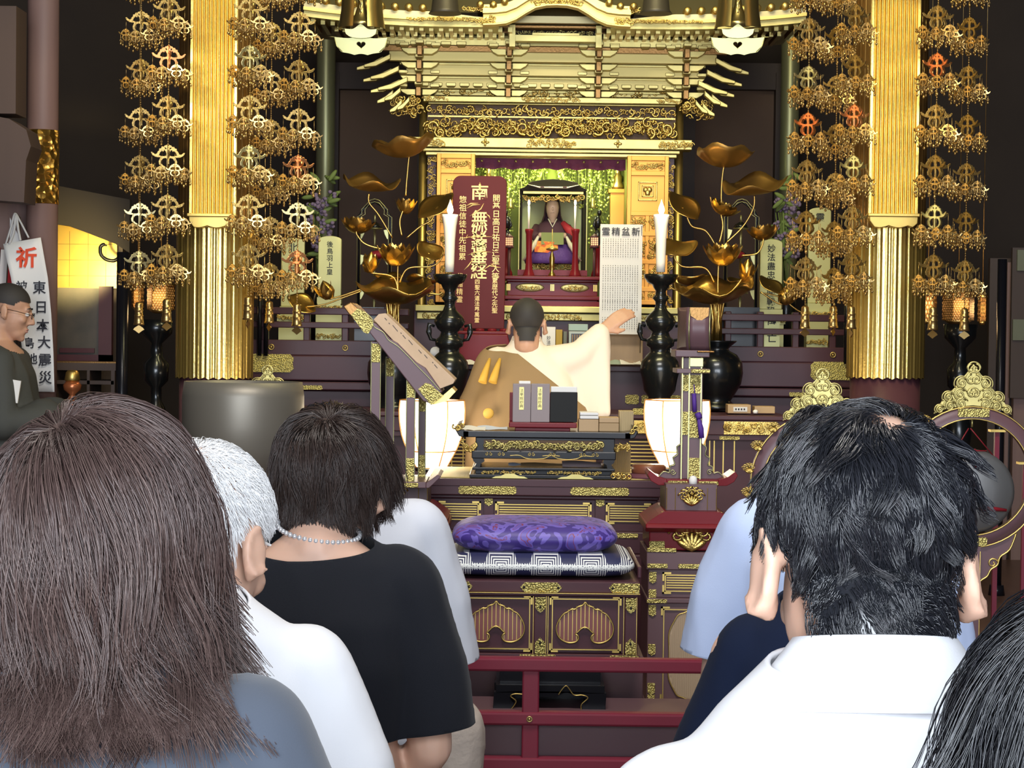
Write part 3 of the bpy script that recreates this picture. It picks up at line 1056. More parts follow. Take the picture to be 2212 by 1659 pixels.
for cx, lab, lean in ((780, 'pale gilt canopy pendant with heart cut plate above the left eave', 0.0), (1594, 'pale gilt canopy pendant with heart cut plate above the right eave', -0.10)):
    Y = 9.35
    fr = Fr(cx, 60, Y); kk = fr.k
    t = thing('canopy_pendant', lab, 'hanging ornament', fr.o, 'canopy pendants')
    t.rotation_euler = (0, 0, lean)

    def heart():
        h = []
        for i in range(28):
            a = 2 * PI * i / 28
            h.append((16 * math.sin(a) ** 3 * 0.62 * kk, (13 * math.cos(a) - 5 * math.cos(2 * a) - 2 * math.cos(3 * a) - math.cos(4 * a)) * 0.55 * kk - 36 * kk))
        return h
    lowv, lowf = curve_plate([scallop_fan(58 * kk, -20 * kk, -58 * kk, 4.0, 6 * kk), heart()], 0.004, 0.0015)
    upv, upf = curve_plate([scallop_fan(35 * kk, -4 * kk, -24 * kk, 1.0, 12 * kk)], 0.004, 0.0015)

    def lp(b):
        b.mesh(lowv, lowf, Matrix.Rotation(0.16, 4, 'X'))
        for s in (-1, 1):
            b.tube([(s * 58 * kk, -0.004, -20 * kk), (s * 52 * kk, -0.004, -40 * kk), (s * 40 * kk, -0.004, -52 * kk)], 0.002, 5)
    sub(t, 'heart_plate', PEND_A, lp)
    sub(t, 'cloud_plate', PEND_A, lambda b: b.mesh(upv, upf, Matrix.Translation((0, -0.02, 0))))
    # two-lobed shell above, opened along the front
    for s in (-1, 1):
        sub(t, 'shell', SHELL, lambda b: b.lathe([(51 * kk, 0), (49 * kk, 12 * kk), (45 * kk, 40 * kk), (42 * kk, 90 * kk), (36 * kk, 130 * kk), (34 * kk, 130 * kk), (40 * kk, 90 * kk), (43 * kk, 40 * kk), (47 * kk, 12 * kk), (51 * kk, 0)], 20, (0, 51 * kk * 0.4, 0), None,
                                                 (1.60 * PI if s > 0 else 0.85 * PI), (2.15 * PI if s > 0 else 1.40 * PI)))
    sub(t, 'inner_cone', SHELL, lambda b: b.lathe([(32 * kk, 6 * kk), (22 * kk, 14 * kk), (14 * kk, 30 * kk), (8 * kk, 50 * kk), (5 * kk, 80 * kk)], 16, (0, 0.01, 0)))

    def ch(b):
        for i in range(16):
            a = (i % 2) * PI / 2
            c = Vector((0, -0.02, (12 + 8.0 * i) * kk))
            p = []
            for j in range(10):
                t_ = 2 * PI * j / 10
                q = Vector((3.0 * kk * math.cos(t_), 0, 5.4 * kk * math.sin(t_)))
                p.append(Matrix.Rotation(a, 3, 'Z') @ q + c)
            b.tube(p, 0.9 * kk, 5, True)
        b.tube([(0, 0.0, 130 * kk), (0, 0.0, 5.19 - fr.o.z)], 0.006, 6)
    sub(t, 'chain', SHELL, ch)
# ================================================================== statue, miniature shrine and what stands in the opening
def px_thing(name, label, cat, px, py, Y, group=None):
    fr = Fr(px, py, Y)
    t = thing(name, label, cat, fr.o, group)
    return t, fr


def rp(b, fr, x0, x1, y0, y1, d0, d1):
    """box given by photograph extents at the frame's depth; d0..d1 metres behind its origin"""
    a = fr.p(x0, y1); c = fr.p(x1, y0)
    b.bb((x0 - fr_px(fr)) * fr.k, (x1 - fr_px(fr)) * fr.k, d0, d1, (fr_py(fr) - y1) * fr.k, (fr_py(fr) - y0) * fr.k)


def fr_px(fr): return fr.cx
def fr_py(fr): return fr.cy


class G:
    """object frame: pixel offsets from (cx, cy) become metres at depth Y"""
    def __init__(s, name, label, cat, cx, cy, Y, group=None, rz=0.0):
        s.cx, s.cy, s.Y, s.k = cx, cy, Y, Y / F
        s.o = at(cx, cy, Y)
        s.t = thing(name, label, cat, s.o, group, rz)

    def x(s, px): return (px - s.cx) * s.k
    def z(s, py): return (s.cy - py) * s.k
    def P(s, px, py, dy=0.0): return Vector(((px - s.cx) * s.k, dy, (s.cy - py) * s.k))
    def bx(s, b, x0, x1, y0, y1, d0, d1): b.bb(s.x(x0), s.x(x1), d0, d1, s.z(y1), s.z(y0))
    def floor(s, h=FLZ): return h - s.o.z
    def part(s, name, mats, fn, parent=None, **kw): return sub(parent or s.t, name, mats, fn, **kw)


SKIN_STATUE = mat('statue_skin', (0.42, 0.30, 0.22), 0.5)
ROBE_DARK = mat('robe_dark', (0.06, 0.022, 0.035), 0.8)
ROBE_PURPLE = mat('robe_purple', (0.085, 0.035, 0.20), 0.75, bump=('noise', 50, 0.4, 0.01))
ROBE_ORANGE = mat('robe_orange', (0.65, 0.13, 0.03), 0.7, noise=(40, (0.75, 0.35, 0.05), (1, 1, 1), 0.05))
ROBE_RED = mat('robe_red', (0.35, 0.02, 0.03), 0.7)
ROBE_WHITE = mat('robe_white_trim', (0.62, 0.60, 0.48), 0.8)
GREEN_BOOK = mat('book_green', (0.16, 0.20, 0.06), 0.6)

# miniature shrine around the statue
MATTE_BLACK = mat('black_matte', (0.016, 0.012, 0.010), 0.6, spec=0.08)
g = G('miniature_shrine', 'black and gilt miniature shrine with curved roof around the seated statue', 'shrine', 1192, 595, 11.0)
k = g.k


for s in (-1, 1):
    for y0 in (-0.12, 0.24):
        g.part('post', MATTE_BLACK, lambda b: g.bx(b, 1192 + s * 66, 1192 + s * 70, 412, 595, y0, y0 + 0.02))
    g.part('gilt_edge', GOLD_PALE, lambda b: g.bx(b, 1192 + s * 71.5, 1192 + s * 72.8, 415, 595, -0.125, -0.10))


def _msr(b):
    b.m = 0
    out = [(-72, 414), (-60, 409), (-50, 399), (-25, 394), (0, 392), (25, 394), (50, 399), (60, 409), (72, 414), (66, 418), (-66, 418)]
    b.prism([(x * k, (595 - y) * k) for x, y in out], -0.16, 0.28)
    b.m = 1
    b.prism([(x * k, (595 - y) * k) for x, y in ((-56, 404), (-30, 409), (30, 409), (56, 404), (30, 412), (-30, 412))], -0.175, -0.16)
    for s in (-1, 1):
        b.m = 2; b.bb(s * 20 * k, s * 28 * k, -0.18, -0.17, 183.5 * k, 186.5 * k)


g.part('roof', [MATTE_BLACK, ROBE_WHITE, LACQ], _msr, bevel=0.002)
g.part('transom', [GOLD_PALE, GOLD_CARVE], lambda b: (g.bx(b, 1128, 1256, 417, 423, -0.14, -0.1), setattr(b, 'm', 1), scrolls(b, g.x(1130), g.x(1254), g.z(440), g.z(424), -0.12, 8, 6 * k, 1.5, 0.8, 0.25)))
g.part('base', [LACQ_RED, GOLD_CARVE], lambda b: (g.bx(b, 1118, 1266, 585, 597, -0.15, 0.28), setattr(b, 'm', 1), scrolls(b, g.x(1148), g.x(1236), g.z(585), g.z(563), 0.0, 9, 7 * k, 1.2, 1.0, 0.25)))
g.part('back_panel', mat('panel_pale_green', (0.42, 0.44, 0.26), 0.7), lambda b: g.bx(b, 1122, 1262, 420, 590, 0.26, 0.28))

# the seated statue of a priest holding an open green book
g = G('seated_statue', 'small robed statue of a seated priest holding an open green book', 'statue', 1192, 570, 10.98)
k = g.k


def _body(b):
    prof = [(52, 0), (53, 12), (46, 28), (36, 42), (33, 60), (31, 78), (24, 92), (12, 101), (0, 104)]
    b.lathe([(r * k, z * k) for r, z in prof], 24, sy=0.62)


g.part('robe_skirt', ROBE_PURPLE, lambda b: b.lathe([(58 * k, 0), (60 * k, 8 * k), (55 * k, 24 * k), (40 * k, 40 * k), (22 * k, 50 * k), (0, 54 * k)], 28, sy=0.7))
bd = g.part('body', SKIN_STATUE, lambda b: (b.lathe([(8 * k, 80 * k), (7 * k, 96 * k), (10.5 * k, 101 * k), (13.5 * k, 112 * k), (14 * k, 122 * k), (12 * k, 132 * k), (6 * k, 138 * k), (0, 140 * k)], 18, (0, -0.02, 0), sy=1.05),
            b.ball((0, -0.02 - 14.5 * k, 117 * k), (2.2 * k, 2.8 * k, 4 * k), 8, 6), b.ball((-7.5 * k, -0.02 - 10 * k, 121 * k), (2.6 * k, 2 * k, 1.4 * k), 8, 5), b.ball((7.5 * k, -0.02 - 10 * k, 121 * k), (2.6 * k, 2 * k, 1.4 * k), 8, 5),
            b.ball((0, -0.02 - 12.5 * k, 109 * k), (4.5 * k, 2 * k, 1.6 * k), 8, 5), b.ball((-26 * k, -30 * k, 60 * k), (5 * k, 5 * k, 6 * k)), b.ball((26 * k, -30 * k, 60 * k), (5 * k, 5 * k, 6 * k))))
g.part('robe_upper', ROBE_DARK, lambda b: (b.lathe([(38 * k, 36 * k), (40 * k, 50 * k), (38 * k, 66 * k), (34 * k, 78 * k), (26 * k, 88 * k), (14 * k, 94 * k), (11 * k, 92 * k)], 24, sy=0.62),
                                           b.tube([(-32 * k, 0, 80 * k), (-40 * k, -12 * k, 62 * k), (-30 * k, -28 * k, 54 * k)], [9 * k, 12 * k, 11 * k], 10), b.tube([(32 * k, 0, 80 * k), (40 * k, -12 * k, 62 * k), (30 * k, -28 * k, 54 * k)], [9 * k, 12 * k, 11 * k], 10)))
g.part('hood', ROBE_DARK, lambda b: b.lathe([(24 * k, 90 * k), (19 * k, 104 * k), (17 * k, 124 * k), (14.5 * k, 136 * k), (7 * k, 143 * k), (0, 145 * k)], 20, (0, 0.0, 0), None, -0.18 * PI, 1.18 * PI))
g.part('stole', [ROBE_ORANGE, ROBE_RED], lambda b: (b.grid(lambda u, v: ((-38 + 50 * u) * k, -(37 - 6 * v * 0 + 2) * k * (1 - 0.25 * abs(u - 0.5)), (24 + 24 * v - 3 * u) * k), 10, 6), setattr(b, 'm', 1),
                                          b.tube([(22 * k, -12 * k, 88 * k), (38 * k, -24 * k, 70 * k), (44 * k, -18 * k, 48 * k)], [6 * k, 10 * k, 7 * k], 8)))
for s in (-1, 1):
    g.part('sleeve_trim', ROBE_WHITE, lambda b: b.tube([(s * 30 * k, -30 * k, 58 * k), (s * 38 * k, -34 * k, 40 * k), (s * 46 * k, -32 * k, 26 * k), (s * 62 * k, -26 * k, 6 * k)], [3 * k, 5 * k, 4 * k, 2 * k], 8))
g.part('collar', ROBE_WHITE, lambda b: (b.tube([(-9 * k, -16 * k, 96 * k), (0, -25 * k, 78 * k), (9 * k, -16 * k, 96 * k)], 1.6 * k, 6)))
g.part('open_book', GREEN_BOOK, lambda b: (b.hexa([(-24 * k, -40 * k, 40 * k), (0, -36 * k, 40 * k), (0, -30 * k, 66 * k), (-24 * k, -34 * k, 66 * k), (-24 * k, -39 * k, 40 * k), (0, -35 * k, 40 * k), (0, -29 * k, 66 * k), (-24 * k, -33 * k, 66 * k)]),
                                           b.hexa([(0, -36 * k, 40 * k), (24 * k, -40 * k, 40 * k), (24 * k, -34 * k, 66 * k), (0, -30 * k, 66 * k), (0, -35 * k, 40 * k), (24 * k, -39 * k, 40 * k), (24 * k, -33 * k, 66 * k), (0, -29 * k, 66 * k)])), fix=True)

# canopy and hanging green-gilt ornaments behind the statue
LEAFG = mat('hanging_green_gilt', (0.50, 0.58, 0.15), 0.35, 0.6)
for s, w_ in ((-1, 'left of the statue'), (1, 'right of the statue'), (0, 'behind the pagoda canopy')):
    g = G('inner_garland', 'dense green gilt garland hanging in the shrine opening, ' + w_, 'garland', 1192 + s * 112, 345, 11.2 if s else 11.42)
    k = g.k

    def _gl(b):
        rn = random.Random(4 + s)
        for i in range(520):
            x = rn.uniform(-62, 52) * (-s or 1); y = rn.random() ** 1.5 * (150 if abs(x) < 30 else 100)
            R = Euler((rn.uniform(-1, 1), rn.random() * 6, rn.uniform(-1, 1))).to_matrix()
            b.ball((x * k, rn.uniform(-0.05, 0.1), (-5 - y) * k), (rn.uniform(2, 5) * k, 0.8 * k, rn.uniform(1, 3) * k), 6, 4, R)
        for i in range(16):
            x = -52 + 7 * i
            b.tube([(x * k, 0.05, 0), (x * k, 0.05, -rn.uniform(60, 120) * k)], 0.6 * k, 4)
        for x, L in ((-28, 190), (-8, 150), (20, 170)):
            for j in range(int(L / 9)):
                a = j * 1.2
                b.ball((x * k + 3 * k * math.cos(a), -0.06 + 3 * k * math.sin(a), -(10 + j * 9) * k), (4.4 * k, 1.2 * k, 2.6 * k), 6, 4, Matrix.Rotation(a, 3, 'Y'))
            b.tube([(x * k, -0.06, 0), (x * k, -0.06, -(L + 6) * k)], 0.7 * k, 4)
    g.part('foliage', LEAFG, _gl)
    if s: g.part('bell', GOLD_PALE, lambda b: b.lathe([(0, 0), (3.5 * k, -1 * k), (4.5 * k, -8 * k), (5 * k, -17 * k), (8 * k, -23 * k), (7 * k, -23 * k), (0, -18 * k)], 14, (s * -24 * k, -0.10, -84 * k)))
g = G('inner_canopy', 'pale glowing gilt pagoda canopy above the statue inside the shrine', 'canopy', 1192, 395, 11.25)
k = g.k
g.part('canopy', LEAFG, lambda b: (b.lathe([(30 * k, 0), (26 * k, 3 * k), (12 * k, 7 * k), (13 * k, 20 * k), (9 * k, 22 * k), (9 * k, 36 * k), (5 * k, 40 * k), (0, 48 * k)], 10), [b.tube([(s * 18 * k, -.02, 40 * k), (s * 24 * k, -.02, 15 * k), (s * 30 * k, -.02, 2 * k)], 3 * k, 6) for s in (-1, 1)]))
for s, w_ in ((-1, 'left'), (1, 'right')):
    g = G('guardian_statue', 'small dark gilt statue with halo standing in the shrine, %s of the inner canopy' % w_, 'statue', 1192 + s * 140, 590, 11.15)
    k = g.k
    g.part('figure', BRONZE, lambda b: (b.lathe([(12 * k, 180 * k), (14 * k, 186 * k), (9 * k, 196 * k), (10 * k, 206 * k), (5 * k, 214 * k), (5 * k, 218 * k), (6 * k, 222 * k), (4 * k, 230 * k), (0, 232 * k)], 12)))
    g.part('halo', GREEN_WALL, lambda b: b.ball((0, 0.03, 214 * k), (15 * k, 0.008, 26 * k), 16, 10))
    g.part('pedestal', GOLD_ORANGE, lambda b: (b.bb(-16 * k, 16 * k, -0.03, 0.06, 0, 172 * k), b.bb(-20 * k, 20 * k, -0.05, 0.07, 172 * k, 180 * k)))
    g2 = G('ritual_figurine', 'small black glazed figurine on a stand, %s of the miniature shrine' % w_, 'figurine', 1192 + s * 98, 598, 10.85)
    kk = g2.k
    g2.part('stand', LACQ_RED, lambda b: b.lathe([(14 * kk, 0), (12 * kk, 10 * kk), (8 * kk, 20 * kk), (9 * kk, 60 * kk), (13 * kk, 66 * kk)], 12))
    g2.part('figure', BRONZE_BLACK, lambda b: (b.ball((0, 0, 84 * kk), (9 * kk, 9 * kk, 18 * kk)), b.ball((0, -.005, 118 * kk), (7 * kk, 7 * kk, 14 * kk)), b.ball((s * 3 * kk, -.005, 138 * kk), (5 * kk, 5 * kk, 7 * kk)), b.tube([(0, 0, 96 * kk), (s * -9 * kk, 0, 112 * kk), (s * -4 * kk, 0, 128 * kk)], 3 * kk, 6)))
    g3 = G('lattice_lantern', 'tiny orange lit lattice lantern beside the miniature shrine, on its %s' % w_, 'lantern', 1192 + s * 92, 530, 10.72)
    kk = g3.k
    g3.part('shade', mat('lantern_orange_%s' % w_, (0.8, 0.4, 0.2), 0.6, emit=(1.0, 0.45, 0.2), estr=1.1), lambda b: g3.bx(b, g3.cx - 8, g3.cx + 8, 513, 531, -0.018, 0.018))

    def _lt(b):
        for i in range(5):
            x = -8 + 4 * i
            b.bb((x - .5) * kk, (x + .5) * kk, -0.02, -0.017, -1 * kk, 17 * kk); b.bb(-8 * kk, 8 * kk, -0.02, -0.017, (x + 8 - .5) * kk, (x + 8 + .5) * kk)
        b.lathe([(12 * kk, 17 * kk), (5 * kk, 22 * kk), (0, 26 * kk)], 6)
        b.lathe([(10 * kk, -6 * kk), (10 * kk, -1 * kk)], 6); b.lathe([(3 * kk, -78 * kk), (3 * kk, -6 * kk)], 8); b.lathe([(9 * kk, -84 * kk), (5 * kk, -78 * kk)], 8)
    g3.part('lattice', LACQ, _lt)
    g4 = G('small_candle', 'lit small candle on a red stand in front of the statue, %s one' % w_, 'candle', 1192 + s * 50, 495, 10.66)
    kk = g4.k
    g4.part('wax', WAX, lambda b: b.lathe([(1.8 * kk, 0), (2.6 * kk, 50 * kk), (0, 50 * kk)], 10))
    g4.part('flame', FLAME, lambda b: b.ball((0, 0, 57 * kk), (2.6 * kk, 2.6 * kk, 6.5 * kk), 8, 6))
    g5 = G('red_candle_stand', 'tapered red lacquer candle stand before the statue, %s one' % w_, 'candle stand', 1192 + s * 50, 598, 10.66)
    kk = g5.k
    g5.part('stand', LACQ_RED, lambda b: b.lathe([(14 * kk, 0), (12 * kk, 5 * kk), (8 * kk, 16 * kk), (6 * kk, 45 * kk), (7 * kk, 92 * kk), (9 * kk, 98 * kk), (9 * kk, 103 * kk), (0, 103 * kk)], 14))
    lamp('small_candle_light', 'POINT', g4.o + Vector((0, -0.04, 60 * kk)), None, 0.8, (1, 0.75, 0.4), 0.02)

g = G('incense_bowl_stand', 'thin gilt lotus dish on a slender stem before the statue', 'incense stand', 1192, 598, 10.6)
k = g.k
g.part('stem', GOLD_LOTUS, lambda b: b.lathe([(9 * k, 0), (7 * k, 6 * k), (3 * k, 12 * k), (5 * k, 20 * k), (6 * k, 40 * k), (2 * k, 54 * k), (2 * k, 56 * k)], 12))
g.part('dish', GOLD_PALE, lambda b: b.lathe([(2 * k, 55 * k), (12 * k, 58 * k), (14 * k, 60 * k), (4 * k, 64 * k), (1 * k, 70 * k), (0.7 * k, 104 * k), (0, 104 * k)], 16))

# red altar table in front of the statue
g = G('red_altar_table', 'dark red lacquer altar table with oval gilt medallions below the statue', 'altar table', 1192, 660, 10.62)
k = g.k
g.part('table_top', LACQ_RED, lambda b: (g.bx(b, 1090, 1295, 598, 605, -0.12, 0.3), g.bx(b, 1094, 1291, 605, 610, -0.09, 0.28)), bevel=0.003)
g.part('apron', LACQ_RED, lambda b: (g.bx(b, 1096, 1289, 610, 640, -0.06, 0.24), g.bx(b, 1090, 1294, 640, 648, -0.09, 0.28), g.bx(b, 1096, 1289, 648, 660, -0.07, 0.26)), bevel=0.003)
for x in (1144, 1240):
    g.part('medallion', [GOLD_PALE, GOLD_CARVE], lambda b: (b.ball((g.x(x), -0.062, g.z(622)), (31 * k, 0.006, 9.5 * k), 20, 8), setattr(b, 'm', 1), scrolls(b, g.x(x - 20), g.x(x + 20), g.z(628), g.z(616), -0.068, x, 4 * k, 0.8, 0.6, 0.25)))
for x in (1098, 1192, 1284):
    g.part('gilt_band', GOLD, lambda b: [g.bx(b, x - 4 + 3 * i, x - 2 + 3 * i, 615, 629, -0.068, -0.06) for i in range(3)])
# ================================================================== inscribed plaque, paper sheet, candles, lotus vases
g = G('inscribed_plaque', 'dark red wooden plaque with three columns of brushed gold writing', 'plaque', 1033, 710, 9.9)
k = g.k
PLQ = mat('plaque_red_brown', (0.115, 0.018, 0.020), 0.5, spec=0.15)
GINK = mat('gold_ink', (0.95, 0.66, 0.26), 0.5, 0.3)


def _pl(b):
    pts = []
    for cx_, cy_, a0 in ((1074, 398, 0), (992, 398, PI / 2)):
        for i in range(7):
            a = a0 + PI / 2 * i / 6
            pts.append((g.x(cx_ + 17 * math.cos(a)), g.z(cy_ - 17 * math.sin(a))))
    pts += [(g.x(973), g.z(710)), (g.x(1089), g.z(710))]
    b.prism(pts, -0.012, 0.02)


g.part('board', PLQ, _pl, bevel=0.003)


def _wr(b):
    for i, (ch, y) in enumerate((('南', 400), ('無', 456), ('妙', 482), ('法', 503), ('蓮', 520), ('華', 545), ('経', 570))):
        h = 60 if i == 0 else 32
        write(b, ch, g.x(1033), g.z(y - 2), 36 * k, -0.014, bold=0.012, sx=1.0 if i else 1.1)
    write(b, '四聖六道法界萬霊', g.x(1030), g.z(603), 11.6 * k, -0.014, bold=0.006, step=1.02)
    write(b, '開基日高日祐日逢聖人等', g.x(1069), g.z(420), 17 * k, -0.014, bold=0.004, step=0.99)
    write(b, '累歴代之先聖', g.x(1068), g.z(600), 13 * k, -0.014, bold=0.004, step=0.98)
    write(b, '惣祖信徒中先祖累', g.x(997), g.z(424), 16.5 * k, -0.014, bold=0.003, step=1.06)
    write(b, '代諸精霊', g.x(992), g.z(590), 15 * k, -0.014, bold=0.003, step=1.1)
    # sweeping long brush tails of the middle column
    for p in (((1004, 452), (1018, 444), (1034, 443)), ((1002, 447), (1014, 441), (1030, 440)), ((1058, 570), (1070, 577), (1080, 578)), ((1024, 556), (1010, 575), (1001, 584)),
              ((1012, 512), (1004, 516), (1008, 508)), ((1042, 440), (1036, 452), (1012, 468)), ((1047, 462), (1054, 468), (1056, 474)), ((1000, 514), (1030, 512), (1062, 512)), ((1033, 395), (1034, 405), (1033, 418)),
              ((1008, 552), (1030, 544), (1058, 545)), ((1040, 585), (1056, 574), (1074, 578))):
        b.tube([g.P(x, y, -0.014) for x, y in p], [0.5 * k, 1.7 * k, 0.5 * k], 5)


g.part('gold_writing', GINK, _wr)
g = G('plaque_stand', 'red lacquer stand with curved ends carrying the inscribed plaque', 'stand', 1040, 790, 9.9)
k = g.k


def _pst(b):
    g.bx(b, 985, 1098, 715, 722, -0.05, 0.06)
    pts = [(976, 790), (978, 768), (990, 758), (1000, 742), (1004, 722), (1096, 722), (1100, 740), (1120, 758), (1124, 790)]
    b.prism([(g.x(x), g.z(y)) for x, y in pts], -0.07, 0.08)
    for i in range(4): b.ball(g.P(1010 + 26 * i, 713, -0.03), (11 * k, 0.02, 4 * k), 10, 6)


g.part('stand', LACQ_RED, _pst, bevel=0.004)

g = G('name_sheet', 'long white paper sheet headed 新盆精霊 with columns of small writing', 'paper sheet', 1339, 722, 9.72)
k = g.k
g.part('sheet', PAPER_GREY, lambda b: b.grid(lambda u, v: ((-45 + 91 * u) * k, 0.004 * math.sin(v * 3) + 0.003 * math.sin(u * 3), (237 * v) * k), 8, 16))


def _ns(b):
    for i, ch in enumerate('霊精盆新'):
        write(b, ch, (-33 + 21.5 * i) * k, 231 * k, 19 * k, -0.004, bold=0.008)
    rn = random.Random(3)
    for z0, rows in ((205, 9), (148, 8), (108, 9), (72, 5), (36, 6)):
        for r in range(rows):
            for c in range(15):
                z = z0 - r * 4.7
                if z < 6: continue
                b.bb((-38 + c * 5.3 - .6) * k, (-38 + c * 5.3 + .6) * k, -0.005, -0.003, (z - 1.0) * k, (z + rn.uniform(0.2, 1.1)) * k)


g.part('writing', INK, _ns)
g.part('wire_clip', LACQ_BLACK, lambda b: b.tube([(44 * k, 0.0, 234 * k), (46 * k, 0.02, 120 * k), (45 * k, 0.03, -40 * k)], 0.8 * k, 5))

CS_PROF = [(50, 0), (50, 6), (40, 10), (28, 18), (24, 34), (34, 50), (38, 78), (43, 100), (40, 122), (30, 138), (22, 146), (22, 156), (30, 162), (31, 176), (22, 184), (18, 196), (26, 204), (34, 222), (28, 236), (15, 250), (11, 262), (12, 272), (18, 280), (12, 288), (11, 298), (16, 306), (19, 314), (30, 320), (36, 332), (37, 340), (33, 340), (28, 330), (0, 328)]
LACQ_GR = mat('candlestick_black_green', (0.011, 0.013, 0.013), 0.25, 0.3, coat=0.25)
for cx, top, w_, wd in ((969, 592, 1, 'left, before the inscribed plaque'), (1424, 592, 1, 'right, before the open shrine door')):
    g = G('candlestick', 'tall black turned candlestick on the ' + wd, 'candlestick', cx, 887, 9.35, 'black candlesticks')
    k = g.k
    prof = [(r, z) for r, z in CS_PROF]
    g.part('stem', LACQ_GR, lambda b: b.lathe([(r * k, z * k * 0.866) for r, z in prof], 28))

    def ears(b, s):
        if True:
            b.tube([(s * 32 * k, 0, 182 * k), (s * 44 * k, 0, 186 * k), (s * 46 * k, 0, 170 * k), (s * 40 * k, 0, 154 * k), (s * 30 * k, 0, 152 * k)], [3 * k, 5 * k, 5 * k, 4 * k, 3 * k], 7)
            b.ball((s * 43 * k, 0, 170 * k), (5 * k, 4 * k, 12 * k))
    for s in (-1, 1): g.part('dragon_handle', LACQ_GR, lambda b: ears(b, s))
    c = G('candle', 'white flared candle burning on the %s candlestick' % ('left' if cx < 1200 else 'right'), 'candle', cx + (2 if cx < 1200 else 3), 588, 9.35, 'burning white candles')
    kk = c.k
    fl = c.part('wax', WAX, lambda b: b.lathe([(9.5 * kk, 0), (10 * kk, 20 * kk), (11.5 * kk, 70 * kk), (14 * kk, 100 * kk), (17 * kk, 118 * kk), (17.5 * kk, 124 * kk), (14 * kk, 124 * kk), (3 * kk, 120 * kk), (0, 120 * kk)], 20))
    c.part('wick', INK, lambda b: b.tube([(0, 0, 120 * kk), (0, 0, 128 * kk)], 0.8 * kk, 5))
    c.part('flame', FLAME, lambda b: b.lathe([(0, 122 * kk), (5 * kk, 127 * kk), (7 * kk, 133 * kk), (5.5 * kk, 141 * kk), (2 * kk, 150 * kk), (0, 157 * kk)], 12))
    lamp('candle_light', 'POINT', c.o + Vector((0, -0.06, 140 * kk)), None, 3.0, (1.0, 0.66, 0.30), 0.02)


# ---- gilt lotus arrangements
def petal_cup(b, c, R, h, n, k, tilt=None, layers=2, curl=0.2):
    """open lotus flower: layers of pointed petals"""
    T = tilt or Matrix.Identity(3)
    c = Vector(c)
    for L in range(layers):
        for q in range(n):
            a = 2 * PI * (q + 0.5 * L) / n
            ca, sa = math.cos(a), math.sin(a)
            f = 1 - 0.22 * L

            def fn(u, v):
                w_ = math.sin(PI * min(v * 0.93 + 0.05, 1)) ** 0.7 * R * 0.5 * f
                s_ = (u - 0.5) * 2
                r = R * f * (0.12 + 0.95 * v ** 0.8) - 0.12 * R * s_ * s_ * (1 - v) + 0.0
                z = h * (v ** 1.6) + 0.12 * h * s_ * s_ + L * h * 0.10
                x_ = r; y_ = s_ * w_
                p = Vector((x_ * ca - y_ * sa, x_ * sa + y_ * ca, z))
                return T @ p + c
            b.grid(fn, 5, 6)


def lotus_leaf(b, c, R, h, T, wav=6, wa=0.12, th=0.0, seed=0, nr=7, na=36):
    """cupped wavy leaf"""
    c = Vector(c)

    def fn(u, v):
        a = 2 * PI * u
        r = R * v * (1 + 0.06 * math.sin(3 * a + seed))
        z = h * v ** 2.2 + wa * R * v ** 3 * math.sin(wav * a + seed) + 0.01 * R * math.sin(18 * a) * v
        return T @ Vector((r * math.cos(a), r * math.sin(a), z)) + c
    b.grid(fn, na, nr, True, True)


def E3(x, y, z=0): return Euler((math.radians(x), math.radians(y), math.radians(z))).to_matrix()


def stem(b, pts, r): b.tube(pts, r, 6)


def smooth_path(P, n=6):
    """Catmull-Rom through points"""
    P = [Vector(p) for p in P]; out = []
    for i in range(len(P) - 1):
        p0, p1, p2, p3 = P[max(i - 1, 0)], P[i], P[i + 1], P[min(i + 2, len(P) - 1)]
        for j in range(n):
            t = j / n
            out.append(0.5 * ((2 * p1) + (-p0 + p2) * t + (2 * p0 - 5 * p1 + 4 * p2 - p3) * t * t + (-p0 + 3 * p1 - 3 * p2 + p3) * t ** 3))
    out.append(P[-1])
    return out


